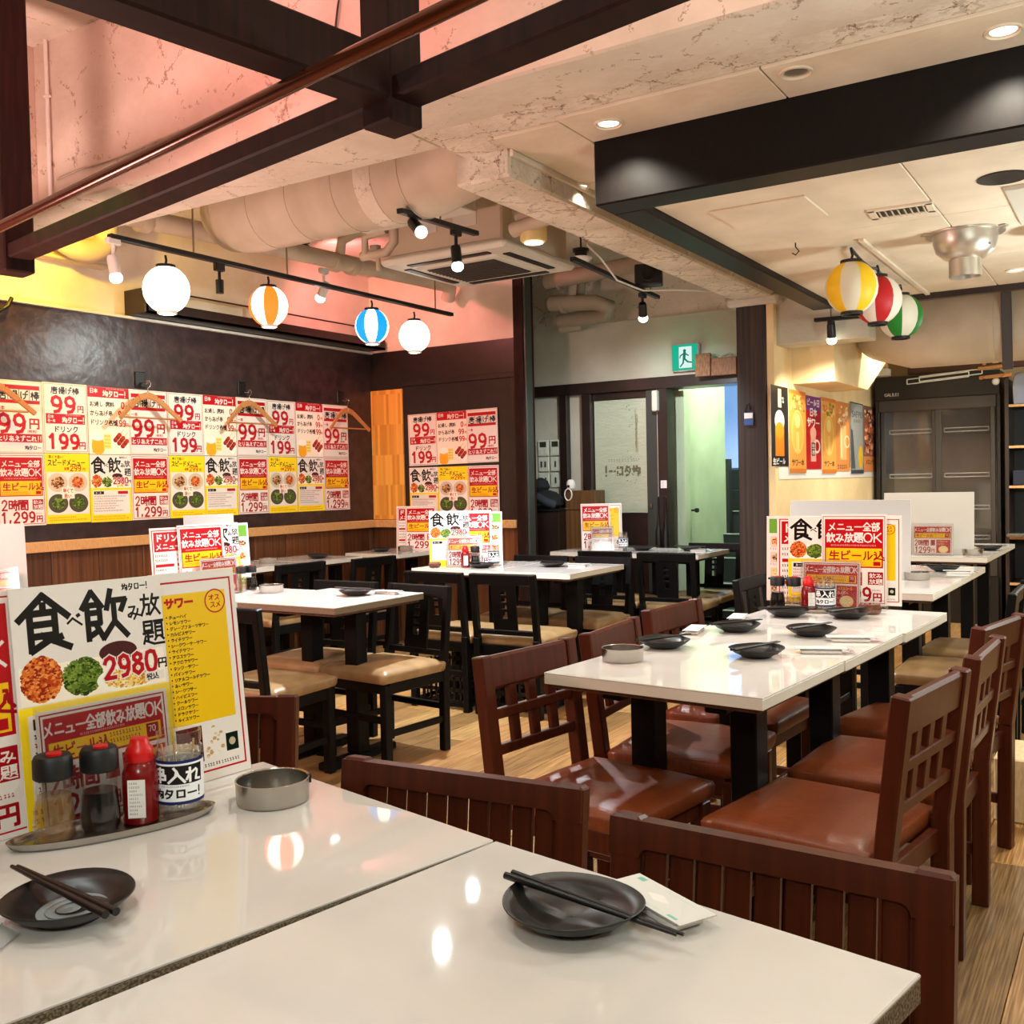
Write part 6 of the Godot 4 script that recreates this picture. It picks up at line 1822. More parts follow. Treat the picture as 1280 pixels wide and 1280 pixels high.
func make_slat_chair() -> Node3D:
	var t := thing("slat_chair", "", "chair")
	t.set_meta("base_name", "slat_chair")
	var m: Material = M.chair_wood
	legs(t, m, 0.44, 0.43, 0.38, 0.042)
	for s in [-1, 1]:
		var st := new_st()
		bar(st, Vector3(s * 0.203, 0, 0.20), Vector3(s * 0.203, 0.42, 0.205), 0.045, 0.042, 0.004, Vector3.FORWARD)
		bar(st, Vector3(s * 0.203, 0.41, 0.205), Vector3(s * 0.203, 0.78, 0.25), 0.048, 0.034, 0.006, Vector3.FORWARD)
		part(t, "leg", done(st), m)
	var z := func(y): return 0.205 + (y - 0.41) * 0.12
	var a := Basis(Vector3.RIGHT, 0.119)
	# top rail with rounded inner corners
	var st2 := new_st()
	var poly := []
	for i in 7:
		poly.append(Vector2(0.165 + 0.014 * sin(PI * 0.5 * i / 6.0), -0.019 - 0.014 * (1.0 - cos(PI * 0.5 * i / 6.0))))
	var full := [Vector2(-0.226, 0.018), Vector2(-0.226, -0.033), Vector2(-0.179, -0.033)]
	for i in 7:
		var p: Vector2 = poly[6 - i]
		full.append(Vector2(-p.x, p.y))
	for p in poly:
		full.append(p)
	full.append_array([Vector2(0.179, -0.033), Vector2(0.226, -0.033), Vector2(0.226, 0.018)])
	prism(st2, full, -0.017, 0.017, a, Vector3(0, 0.758, z.call(0.758)))
	part(t, "top_rail", done(st2), m)
	for k in 9:
		var br := new_st()
		box(br, Vector3(-0.160 + 0.040 * k, 0.615, z.call(0.615)), Vector3(0.034, 0.29, 0.014), 0.003, a)
		part(t, "slat", done(br), m)
	var b2 := new_st()
	box(b2, Vector3(0, 0.478, z.call(0.478)), Vector3(0.36, 0.03, 0.022), 0.003, a)
	part(t, "bottom_rail", done(b2), m)
	b2 = new_st()
	box(b2, Vector3(0, 0.365, -0.19), Vector3(0.37, 0.055, 0.022), 0.003)
	box(b2, Vector3(0, 0.365, 0.19), Vector3(0.37, 0.055, 0.022), 0.003)
	for s in [-1, 1]:
		box(b2, Vector3(s * 0.203, 0.365, 0), Vector3(0.022, 0.055, 0.36), 0.003)
		box(b2, Vector3(s * 0.203, 0.16, 0), Vector3(0.02, 0.03, 0.37), 0.003)
	part(t, "seat_frame", done(b2), m)
	part(t, "seat", cushion_mesh(0.44, 0.41, 0.058), M.seat_brown, Vector3(0, 0.39, -0.025))
	return t

func make_black_chair(seat: Material) -> Node3D:
	var t := thing("black_chair", "", "chair")
	t.set_meta("base_name", "black_chair")
	var m: Material = M.black_paint
	legs(t, m, 0.41, 0.42, 0.37, 0.040)
	for s in [-1, 1]:
		var st := new_st()
		bar(st, Vector3(s * 0.185, 0, 0.19), Vector3(s * 0.185, 0.42, 0.195), 0.038, 0.042, 0.004, Vector3.FORWARD)
		bar(st, Vector3(s * 0.185, 0.41, 0.195), Vector3(s * 0.185, 0.77, 0.235), 0.034, 0.034, 0.004, Vector3.FORWARD)
		part(t, "leg", done(st), m)
	var z := func(y): return 0.195 + (y - 0.41) * 0.11
	var a := Basis(Vector3.RIGHT, 0.11)
	var br := new_st()
	box(br, Vector3(0, 0.740, z.call(0.740)), Vector3(0.40, 0.062, 0.024), 0.006, a)
	part(t, "top_rail", done(br), m)
	# centre splat with three square holes
	br = new_st()
	for s in [-1, 1]:
		box(br, Vector3(s * 0.045, 0.58, z.call(0.58)), Vector3(0.056, 0.27, 0.014), 0.002, a)
	for y in [0.485, 0.575, 0.612, 0.65, 0.695]:
		box(br, Vector3(0, y, z.call(y)), Vector3(0.04, [0.09, 0.016, 0.016, 0.016, 0.04][[0.485, 0.575, 0.612, 0.65, 0.695].find(y)], 0.014), 0.001, a)
	part(t, "splat", done(br), m)
	br = new_st()
	box(br, Vector3(0, 0.455, z.call(0.455)), Vector3(0.34, 0.028, 0.020), 0.003, a)
	part(t, "bottom_rail", done(br), m)
	br = new_st()
	box(br, Vector3(0, 0.355, -0.185), Vector3(0.34, 0.055, 0.022), 0.003)
	box(br, Vector3(0, 0.355, 0.18), Vector3(0.34, 0.055, 0.022), 0.003)
	for s in [-1, 1]:
		box(br, Vector3(s * 0.188, 0.355, 0), Vector3(0.022, 0.055, 0.35), 0.003)
	part(t, "seat_frame", done(br), m)
	br = new_st()
	for s in [-1, 1]:
		box(br, Vector3(s * 0.185, 0.15, 0), Vector3(0.02, 0.03, 0.36), 0.003)
	box(br, Vector3(0, 0.21, -0.188), Vector3(0.34, 0.03, 0.02), 0.003)
	box(br, Vector3(0, 0.21, 0.185), Vector3(0.34, 0.03, 0.02), 0.003)
	part(t, "stretcher", done(br), m)
	part(t, "seat", cushion_mesh(0.42, 0.41, 0.058), seat, Vector3(0, 0.378, -0.022))
	return t

# place by the middle of the back's top edge
func place(src, used: Array, label: String, x: float, z: float, turn: float, back: float, group: String):
	var r := deg_to_rad(turn)
	var p := Vector3(x - sin(r) * back, 0, z - cos(r) * back)
	if used.is_empty():
		used.append(1)
		src.position = p
		src.rotation_degrees.y = turn
		src.set_meta("label", label)
		src.set_meta("group", group)
		names[src.get_meta("base_name")] = max(0, names.get(src.get_meta("base_name"), 0))
		return src
	return copy(src, label, p, turn, group)

# ------------------------------------------------------------------ tables
func make_table(label: String, c: Vector2, turn: float, w: float, d: float, group: String, edge: Material, posts_along_x := true, post_x := 0.0):
	var t := thing("dining_table", label, "table", Vector3(c.x, 0, c.y), turn, group)
	var st := new_st()
	box(st, Vector3(0, 0.7375, 0), Vector3(w, 0.005, d), 0.0015)
	part(t, "tabletop", done(st), M.table_top)
	part(t, "edge_core", box_mesh(Vector3(w - 0.001, 0.026, d - 0.001), 0.001), edge, Vector3(0, 0.722, 0))
	part(t, "under_board", box_mesh(Vector3(w - 0.03, 0.012, d - 0.03), 0.002), M.dado[1], Vector3(0, 0.703, 0))
	var k := w * 0.5 - 0.16 if posts_along_x else 0.0
	var kz := 0.0 if posts_along_x else d * 0.5 - 0.16
	var o := Vector3(post_x, 0, 0)
	for s in [-1, 1]:
		part(t, "column", box_mesh(Vector3(0.075, 0.66, 0.075), 0.004), M.black_paint, o + Vector3(s * k, 0.367, s * kz))
		part(t, "foot", box_mesh(Vector3(0.075 if posts_along_x else (0.40 if post_x == 0.0 else 0.14), 0.035, 0.46 if posts_along_x else 0.075), 0.006), M.black_paint, o + Vector3(s * k, 0.0175, s * kz))
		part(t, "arm", box_mesh(Vector3(0.06, 0.03, 0.40 if posts_along_x else 0.06), 0.004), M.black_paint, o + Vector3(s * k, 0.682, s * kz))
	return t

func build_furniture():
	# near table: two tops pushed together with a wedge-shaped gap
	var th := deg_to_rad(-10.4)
	var xh := Vector2(cos(th), -sin(th))
	var zh := Vector2(sin(th), cos(th))
	var c := Vector2(-0.784, -1.177) + xh * 0.30 + zh * 0.36
	make_table("right hand white table of the near pair, with a chipboard edge", c, -10.4, 0.60, 0.72, "white dining tables", M.chipboard, false)
	th = deg_to_rad(-12.6)
	xh = Vector2(cos(th), -sin(th))
	zh = Vector2(sin(th), cos(th))
	c = Vector2(-0.789, -1.179) - xh * 0.31 + zh * 0.36
	make_table("left hand white table of the near pair, carrying the big menu", c, -12.6, 0.62, 0.72, "white dining tables", M.chipboard, false)
	# middle row of three
	var ml := ["front table of the middle row, with a steel ashtray", "central table of the middle row between the two others", "rear table of the middle row, with the menu cards"]
	for k in 3:
		var q := Vector2(-1.048, -2.273) + Vector2(0.073, -0.997) * (0.282 + 0.563 * k)
		make_table(ml[k], q + Vector2(0.006 * (k - 1), 0), -4.2 + 0.5 * (k - 1), 0.62, 0.56, "white dining tables", M.table_edge)
	make_table("white table in the left middle with a chipboard edge and one black plate", Vector2(-3.185, -3.46), 0.0, 0.59, 0.62, "white dining tables", M.chipboard)
	make_table("white table behind the big menu holding a cluster of menu cards", Vector2(-3.79, -3.36), 0.0, 0.60, 0.62, "white dining tables", M.table_edge)
	make_table("right half of the double white table in the room centre", Vector2(-2.965, -5.17), 0.0, 0.56, 0.68, "white dining tables", M.table_edge)
	make_table("left half of the double white table in the room centre", Vector2(-3.530, -5.19), 0.0, 0.56, 0.68, "white dining tables", M.table_edge)
	make_table("right half of the double white table before the entrance door", Vector2(-2.82, -6.62), 0.0, 0.58, 0.60, "white dining tables", M.table_edge)
	make_table("left half of the double white table before the entrance door", Vector2(-3.405, -6.65), 0.0, 0.58, 0.60, "white dining tables", M.table_edge)
	make_table("white table in the far left corner under the wood panel", Vector2(-4.94, -6.10), 0.0, 0.53, 0.58, "white dining tables", M.table_edge, false, 0.05)
	make_table("white wall table nearer the big menu, with an ashtray", Vector2(-5.10, -4.76), 0.0, 0.55, 0.54, "white dining tables", M.table_edge, false, 0.15)
	make_table("white wall table next to the far left corner table", Vector2(-5.105, -5.31), 0.0, 0.55, 0.54, "white dining tables", M.table_edge, false, 0.15)
	make_table("white table at the left edge hidden behind the near menu", Vector2(-4.35, -2.35), 0.0, 0.60, 0.62, "white dining tables", M.table_edge)
	make_table("white table behind the middle row with a plain board", Vector2(-1.06, -4.88), -1.2, 0.62, 0.70, "white dining tables", M.table_edge)
	make_table("white table with one black plate just behind the plain board", Vector2(-1.045, -5.59), -1.2, 0.62, 0.70, "white dining tables", M.table_edge)
	make_table("white table with a small framed price card near the fridge", Vector2(-1.10, -6.90), -0.8, 0.62, 0.66, "white dining tables", M.table_edge)
	make_table("white table closest to the drinks fridge", Vector2(-1.09, -7.57), -0.8, 0.62, 0.66, "white dining tables", M.table_edge)

	# lattice chairs round the middle row
	var lc := make_lattice_chair()
	var u := []
	var gl := "reddish brown lattice back chairs"
	place(lc, u, "lattice back chair nearest the camera on the right of the middle tables", -0.405, -2.387, 81.4, 0.245, gl)
	place(lc, u, "middle lattice back chair on the right of the middle tables", -0.365, -2.943, 88.0, 0.245, gl)
	place(lc, u, "farthest lattice back chair on the right of the middle tables", -0.386, -3.464, 79.0, 0.245, gl)
	place(lc, u, "lattice back chair nearest the camera on the left of the middle tables", -1.48, -2.405, -98.0, 0.245, gl)
	place(lc, u, "middle lattice back chair behind the ashtray, left of middle tables", -1.457, -2.892, -86.0, 0.245, gl)
	place(lc, u, "farthest lattice back chair on the left of the middle tables", -1.489, -3.470, -94.0, 0.245, gl)
	# slat chairs at the near table
	var sc := make_slat_chair()
	u = []
	var gs := "brown slat back chairs at the near table"
	place(sc, u, "slat back chair tucked under the left half of the near table", -0.956, -1.332, 185.0, 0.25, gs)
	place(sc, u, "slat back chair at the near right table corner, largest in view", -0.413, -1.262, 178.0, 0.25, gs)
	place(sc, u, "slat back chair half hidden behind the big menu", -1.834, -1.547, 206.0, 0.25, gs)
	# black chairs
	var bc := make_black_chair(M.seat_tan)
	u = []
	var gb := "black chairs with tan seats"
	place(bc, u, "black chair with tan seat on the near side of left middle table", -3.18, -2.80, 3.0, 0.235, gb)
	place(bc, u, "black chair facing the camera at right end of left middle table", -2.97, -3.84, 174.0, 0.235, gb)
	place(bc, u, "black chair facing the camera at left end of left middle table", -3.45, -3.85, 182.0, 0.235, gb)
	place(bc, u, "left black chair on near side of the central double table", -3.32, -4.42, -2.0, 0.235, gb)
	place(bc, u, "right black chair on near side of the central double table", -2.875, -4.43, 2.0, 0.235, gb)
	place(bc, u, "right black chair on far side of the central double table", -2.90, -5.66, 178.0, 0.235, gb)
	place(bc, u, "left black chair on far side of the central double table", -3.36, -5.66, 181.0, 0.235, gb)
	place(bc, u, "left black chair on near side of the entrance table", -3.12, -6.10, 0.0, 0.235, gb)
	place(bc, u, "right black chair on near side of the entrance table", -2.66, -6.08, 2.0, 0.235, gb)
	place(bc, u, "black chair on far side of the entrance table by the doorway", -2.70, -7.08, 180.0, 0.235, gb)
	place(bc, u, "black chair with its back to the square wooden post", -1.62, -4.72, -92.0, 0.235, gb)
	place(bc, u, "black chair facing the wall bench at the nearer wall table", -4.55, -4.66, 85.0, 0.235, gb)
	place(bc, u, "black chair facing the wall bench at the farther wall table", -4.40, -5.20, 85.0, 0.235, gb)
	var oc := make_black_chair(M.seat_olive)
	u = []
	place(oc, u, "black chair with olive seat at the plain board table, nearer one", -0.44, -4.56, 90.0, 0.235, "black chairs with olive seats")
	place(oc, u, "black chair with olive seat at the plain board table, farther one", -0.44, -5.13, 88.0, 0.235, "black chairs with olive seats")
	place(oc, u, "black chair with olive seat left of the plain board table", -1.66, -5.55, -90.0, 0.235, "black chairs with olive seats")
	# bench along the left wall
	var b := thing("wall_bench", "long wooden wall bench with orange brown seat pads under the posters", "bench", Vector3(-5.26, 0, -4.7))
	part(b, "base", box_mesh(Vector3(0.40, 0.36, 3.4), 0.004), M.dado[0], Vector3(0, 0.18, 0))
	for k in 4:
		part(b, "seat_pad", cushion_mesh(0.41, 0.83, 0.06), M.seat_orange, Vector3(0, 0.36, -1.26 + 0.84 * k))
	# baskets for bags
	var bl := ["black basket under the left central chair", "black basket under the right central chair", "black basket beneath the front table of the middle row"]
	var bp := [Vector3(-3.36, 0, -4.66), Vector3(-2.9, 0, -4.72), Vector3(-1.03, 0, -2.62)]
	for k in 3:
		var bk := thing("storage_basket", bl[k], "basket", bp[k], 8.0 * k, "black floor baskets")
		for s in [-1, 1]:
			var sw := new_st()
			for j in 4:
				box(sw, Vector3(0, 0.03 + 0.065 * j, s * 0.125), Vector3(0.34, 0.022, 0.006), 0.001)
			for j in 9:
				box(sw, Vector3(-0.168 + 0.042 * j, 0.13, s * 0.125), Vector3(0.012, 0.24, 0.006), 0.001)
			part(bk, "side", done(sw), M.black_plastic)
			sw = new_st()
			for j in 4:
				box(sw, Vector3(s * 0.17, 0.03 + 0.065 * j, 0), Vector3(0.006, 0.022, 0.25), 0.001)
			for j in 7:
				box(sw, Vector3(s * 0.17, 0.13, -0.12 + 0.04 * j), Vector3(0.006, 0.24, 0.012), 0.001)
			part(bk, "side", done(sw), M.black_plastic)
		part(bk, "bottom", box_mesh(Vector3(0.34, 0.01, 0.25), 0.002), M.black_plastic, Vector3(0, 0.006, 0))

# ------------------------------------------------------------------ things on tables; TY is the table top
const TY := 0.7405
var plate_src: Node3D
var plain_used := {}

func plate_mesh(r: float, wob := 0.0) -> ArrayMesh:
	var st := new_st()
	var prof := v2([0.0, 0.0, 0.52, 0.0, 0.56, 0.004, 0.80, 0.013, 0.97, 0.024, 1.0, 0.0265, 0.985, 0.0275, 0.80, 0.017, 0.55, 0.0085, 0.0, 0.007])
	st.set_smooth_group(1)
	var n := 44
	var rings := []
	for p in prof:
		var ring := []
		for k in n:
			var a := TAU * k / n
			var rr: float = r * p.x * (1.0 + wob * p.x * (0.6 * sin(2 * a + 0.5) + 0.4 * sin(3 * a + 1.0)))
			ring.append(Vector3(cos(a) * rr, p.y * (1.0 + wob * 2.0 * sin(2 * a)), sin(a) * rr))
		rings.append(ring)
	for i in rings.size() - 1:
		for k in n:
			var q := (k + 1) % n
			if i > 0: tri(st, rings[i][k], rings[i][q], rings[i + 1][q])
			else: tri(st, rings[0][0], rings[1][q], rings[1][k]) if false else tri(st, Vector3.ZERO, rings[1][k], rings[1][q])
			if i > 0 and i < rings.size() - 1: tri(st, rings[i][k], rings[i + 1][q], rings[i + 1][k])
	return done(st)

func stick_mesh(a: Vector3, b: Vector3, ra: float, rb: float) -> ArrayMesh:
	var st := new_st()
	var n := 6
	tube(st, [a, a.lerp(b, 0.5), b], ra, 8, true, rb)
	return done(st)

func setting(where: String, x: float, z: float, sticks_turn: float, r := 0.080, detail := false):
	# a black plate with a pair of chopsticks laid across it
	if plate_src == null:
		plate_src = thing("plate", "", "plate")
		plate_src.set_meta("base_name", "plate")
		part(plate_src, "dish", plate_mesh(0.080, 0.025), M.plate)
		plate_src.set_meta("group", "black plates")
		plate_src.position = Vector3(x, TY, z)
		plate_src.set_meta("label", "round black plate " + where)
	else:
		var pl = copy(plate_src, "round black plate " + where, Vector3(x, TY, z), rng.randf_range(0, 360), "black plates")
		pl.scale = Vector3(r / 0.080, 1, r / 0.080)
	var d := Vector3(cos(deg_to_rad(sticks_turn)), 0, -sin(deg_to_rad(sticks_turn)))
	var n := Vector3(-d.z, 0, d.x)
	for k in 2:
		var o := Vector3(x, TY + 0.0325, z) + n * (0.006 - 0.012 * k)
		single("chopstick", ["farther dark chopstick on plate ", "nearer dark chopstick on plate "][k] + where, "chopstick", stick_mesh(-d * 0.112 + Vector3(0, 0.001, 0), d * 0.112 + Vector3(0, -0.003, 0) + n * (-0.002 + 0.004 * k), 0.0042, 0.0022), M.stick, o, Vector3.ZERO, "chopsticks")

func make_wipe(label: String, x: float, z: float, turn: float):
	var t := thing("wet_wipe", label, "wipe packet", Vector3(x, TY, z), turn, "wrapped wet wipes")
	part(t, "towel", cushion_mesh(0.115, 0.045, 0.012, 0.003, 0.006), M.paper, Vector3(0, 0.001, 0))
	part(t, "wrapper", sheet_mesh(0.145, 0.054, 0.0012, M.wipe_print, M.film), null, Vector3(0, 0.0145, 0.027), Vector3(-90, 0, 0))
	part(t, "film_end", box_mesh(Vector3(0.03, 0.001, 0.056), 0.0003), M.film, Vector3(0.078, 0.009, 0), Vector3(0, 0, -22))
	return t

func make_ashtray(label: String, x: float, z: float):
	var t := thing("ashtray", label, "ashtray", Vector3(x, TY, z), 0, "steel ashtrays")
	var st := new_st()
	lathe(st, v2([0.0, 0.0, 0.056, 0.0, 0.058, 0.002, 0.0595, 0.036, 0.060, 0.0375, 0.058, 0.0375, 0.0565, 0.036, 0.055, 0.004, 0.0, 0.003]), 40)
	part(t, "bowl", done(st), M.steel)
	part(t, "rest_notch", box_mesh(Vector3(0.008, 0.014, 0.006), 0.001), M.black, Vector3(0.041, 0.0315, -0.0415), Vector3(0, 45, 0))
	return t

func make_bottle(label: String, x: float, z: float, fill: Material, cap: Material, level: float, group := "condiment bottles", red := false):
	var t := thing("sauce_bottle", label, "bottle", Vector3(x, TY + 0.004, z), 0, group)
	if red:
		part(t, "bottle", lathe_mesh(v2([0.0, 0.0, 0.024, 0.0, 0.0265, 0.004, 0.0265, 0.075, 0.022, 0.088, 0.017, 0.093, 0.0, 0.094]), 24), M.red_sauce)
		part(t, "cap", lathe_mesh(v2([0.0185, 0.092, 0.020, 0.094, 0.020, 0.112, 0.015, 0.118, 0.013, 0.128, 0.0, 0.130]), 20), cap)
		part(t, "label_card", sheet_mesh(0.026, 0.058, 0.0012, M.label_sauce, M.paper), null, Vector3(0.0175, 0.012, 0.0208), Vector3(0, 38, 0))
		return t
	part(t, "glass", lathe_mesh(v2([0.0, 0.0, 0.026, 0.0, 0.029, 0.004, 0.0295, 0.02, 0.0275, 0.045, 0.0245, 0.062, 0.0235, 0.085, 0.0235, 0.092]), 28), M.glass)
	var pr := [0.0, 0.003, 0.025, 0.003, 0.0272, 0.007, 0.0277, 0.02]
	if level > 0.045: pr.append_array([0.0258, 0.045])
	if level > 0.062: pr.append_array([0.0228, 0.062])
	pr.append_array([0.0228 if level > 0.062 else 0.0245, level, 0.0, level])
	part(t, "liquid", lathe_mesh(v2(pr), 24), fill)
	part(t, "cap", lathe_mesh(v2([0.0255, 0.090, 0.0275, 0.092, 0.0275, 0.118, 0.0245, 0.124, 0.0, 0.125]), 26), cap)
	part(t, "cap_button", lathe_mesh(v2([0.011, 0.124, 0.011, 0.1275, 0.0, 0.128]), 16), M.cap_red, Vector3(0.004, 0, 0))
	part(t, "spout", box_mesh(Vector3(0.012, 0.008, 0.01), 0.002), cap, Vector3(-0.030, 0.117, 0))
	return t

func wrapped_label(r: float, h: float) -> ArrayMesh:
	var st := SurfaceTool.new()
	st.begin(Mesh.PRIMITIVE_TRIANGLES)
	var n := 40
	for k in n:
		var q := []
		for e in [[k, 0.0], [k + 1, 0.0], [k + 1, 1.0], [k, 1.0]]:
			var a: float = TAU * e[0] / n
			q.append([Vector3(cos(a) * r, e[1] * h, sin(a) * r), Vector2(1.0 - float(e[0]) / n, 1.0 - e[1]), Vector3(cos(a), 0, sin(a))])
		for i in [0, 1, 2, 0, 2, 3]:
			st.set_uv(q[i][1]); st.set_normal(q[i][2]); st.add_vertex(q[i][0])
	return st.commit()

func make_jar(label: String, x: float, z: float, turn := 0.0):
	var t := thing("skewer_jar", label, "jar", Vector3(x, TY + 0.004, z), turn, "skewer jars")
	part(t, "glass", lathe_mesh(v2([0.0, 0.0, 0.033, 0.0, 0.0355, 0.004, 0.0355, 0.104, 0.032, 0.108, 0.0335, 0.112, 0.0335, 0.130, 0.031, 0.130, 0.031, 0.112, 0.033, 0.104, 0.033, 0.010, 0.0, 0.008]), 34), M.glass)
	part(t, "paper_label", wrapped_label(0.0362, 0.068), M.label_jar, Vector3(0, 0.022, 0))
	var ln := part(t, "lining", lathe_mesh(v2([0.0, 0.012, 0.031, 0.012, 0.031, 0.10, 0.0, 0.10]), 20), liquid(Color(0.9, 0.88, 0.84), 0.25))
	for k in 5:
		part(t, "skewer", tube_mesh([Vector3(0.012 * cos(k * 1.3), 0.012, 0.012 * sin(k * 1.3)), Vector3(0.026 * cos(k * 1.3 + 0.4), 0.118 - 0.004 * k, 0.026 * sin(k * 1.3 + 0.4))], 0.0018, 6), M.bamboo)
	return t

# menu card on edge: a -> b is its lower edge as read left to right, leaning back by lean degrees
func make_card(label: String, a: Vector3, b: Vector3, h: float, mat: Material, lean: float, group: String, name := "menu_card"):
	var m := (a + b) * 0.5
	var d := b - a
	var o := single(name, label, "menu", sheet_mesh(Vector2(d.x, d.z).length(), h, 0.0026, mat, M.laminate), null, m, Vector3.ZERO, group)
	o.rotation = Vector3(deg_to_rad(-lean), atan2(-d.z, d.x), 0)
	return o

func make_stand(label: String, a: Vector3, b: Vector3, h: float):
	var m := (a + b) * 0.5
	var d := b - a
	var w := Vector2(d.x, d.z).length()
	var t := thing("card_stand", label, "card stand", m, rad_to_deg(atan2(-d.z, d.x)), "clear card stands")
	part(t, "front_sheet", box_mesh(Vector3(w + 0.012, h + 0.01, 0.002), 0.0006), M.acrylic, Vector3(0, h * 0.5 + 0.004, 0.004), Vector3(-7, 0, 0))
	var c := part(t, "card", sheet_mesh(w, h - 0.006, 0.001, M.card_stand, M.paper), null, Vector3(0, 0.005, 0.001), Vector3(-7, 0, 0))
	part(t, "back_sheet", box_mesh(Vector3(w + 0.012, h + 0.01, 0.002), 0.0006), M.acrylic, Vector3(0, h * 0.5 + 0.004, -0.003), Vector3(-7, 0, 0))
	part(t, "base", box_mesh(Vector3(w + 0.012, 0.003, 0.045), 0.001), M.acrylic, Vector3(0, 0.0015, -0.015))
	return t

func make_tray(label: String, x: float, z: float, turn: float, len := 0.29, wid := 0.095):
	var st := new_st()
	lathe(st, v2([0.0, 0.0, 0.90, 0.0, 0.97, 0.004, 1.0, 0.0115, 1.005, 0.0125, 0.985, 0.0125, 0.955, 0.006, 0.89, 0.0032, 0.0, 0.003]), 44, Vector3.ZERO, Basis().scaled(Vector3(len * 0.5, 1, wid * 0.5)))
	return single("condiment_tray", label, "tray", done(st), M.steel, Vector3(x, TY, z), Vector3(0, turn, 0), "steel condiment trays")

func build_front_table():
	# menu cards leaning together along the left end of the near table
	var a := Vector3(-1.417, TY, -0.860)
	var b := Vector3(-1.376, TY, -1.270)
	var d := (b - a).normalized()
	var n := Vector3(-d.z, 0, d.x) * -1.0
	n = Vector3(0.995, 0, 0.099)
	make_card("big menu card with black brush title and 2980 price on the near table", a + n * 0.004, a + d * 0.257 + n * 0.004, 0.368, M.card_eat, 6.0, "menu cards on the near table")
	make_card("yellow drink list card with red border right of the brush title card", b - d * 0.172 - n * 0.003, b - n * 0.003, 0.368, M.card_sour, 6.0, "menu cards on the near table")
	make_card("red priced menu card cut off by the left edge of the picture", a - d * 0.245 - n * 0.004, a + d * 0.012 - n * 0.004, 0.366, M.card_all, 6.0, "menu cards on the near table")
	make_stand("clear stand with small red card in front of the big menu", Vector3(-1.388, TY, -0.872), Vector3(-1.366, TY, -1.092), 0.182)
	make_tray("oval steel tray under the bottles on the near table", -1.312, -0.938, 67.0, 0.30, 0.10)
	make_bottle("black capped bottle of pale liquid, leftmost on the near tray", -1.349, -0.862, M.vinegar, M.black_plastic, 0.066)
	make_bottle("black capped bottle of dark soy sauce on the near tray", -1.325, -0.922, M.soy, M.black_plastic, 0.060)
	make_bottle("red sauce bottle with red cap on the near tray", -1.305, -0.978, M.red_sauce, M.cap_red, 0.09, "condiment bottles", true)
	make_jar("glass jar with black and white label on the near tray", -1.283, -1.034, JAR_TURN)
	make_ashtray("large looking steel ashtray on the near table beside the menu", -1.205, -1.155)
	var am := thing("wooden_cup", "brown rounded cup at the left edge of the near table", "cup", Vector3(-1.365, TY, -0.735))
	part(am, "bowl", lathe_mesh(v2([0.0, 0.0, 0.030, 0.0, 0.034, 0.006, 0.034, 0.030, 0.028, 0.040, 0.0, 0.042]), 24), M.chair_wood_light)
	# right plate and chopsticks
	var pr := thing("plate", "round black plate nearest the camera on the right of the near table", "plate", Vector3(-0.560, TY, -0.998), 30, "black plates")
	pr.set_meta("base_name", "plate")
	part(pr, "dish", plate_mesh(0.082, 0.03), M.plate)
	var p0 := Vector3(-0.657, 0.7745, -1.005)
	var p1 := Vector3(-0.427, 0.7600, -0.988)
	single("chopstick", "black chopstick on the far side of the pair on nearest right plate", "chopstick", stick_mesh(p0 + Vector3(0.004, 0, -0.010), p1 + Vector3(0.006, 0, -0.004), 0.0046, 0.0022), M.stick_tip, Vector3.ZERO, Vector3.ZERO, "chopsticks")
	single("chopstick", "black chopstick on the near side of the pair on nearest right plate", "chopstick", stick_mesh(p0, p1, 0.0046, 0.0022), M.stick_tip, Vector3.ZERO, Vector3.ZERO, "chopsticks")
	make_wipe("white wrapped wet wipe beside the nearest right plate", -0.487, -1.075, 152.0)
	# left plate
	var pl := thing("plate", "round black plate with pale swirl at lower left of the near table", "plate", Vector3(-1.098, TY, -0.716), 0, "black plates")
	part(pl, "dish", plate_mesh(0.078, 0.02), M.plate)
	for k in 3:
		var st := new_st()
		var r0: float = [0.0, 0.020, 0.036][k]
		var r1: float = [0.014, 0.031, 0.046][k]
		lathe(st, v2([r1, 0.0086, r1 - 0.001, 0.0094, r0 + 0.001, 0.0094, r0, 0.0086]), 34)
		part(pl, "glaze_swirl", done(st), M.plate_glaze, Vector3(0.004 * k, 0.0, -0.003 * k))
	p0 = Vector3(-1.215, 0.7785, -0.716)
	p1 = Vector3(-0.992, 0.7735, -0.692)
	single("chopstick", "brown chopstick on the far side of the pair on the swirl plate", "chopstick", stick_mesh(p1 + Vector3(0.004, 0, -0.011), p0 + Vector3(0.006, 0, -0.004), 0.0050, 0.0026), M.stick, Vector3.ZERO, Vector3.ZERO, "chopsticks")
	single("chopstick", "brown chopstick on the near side of the pair on the swirl plate", "chopstick", stick_mesh(p1, p0, 0.0050, 0.0026), M.stick, Vector3.ZERO, Vector3.ZERO, "chopsticks")
	make_wipe("white wrapped wet wipe at the far left edge of the near table", -1.165, -0.585, 30.0)
const JAR_TURN := 42.0

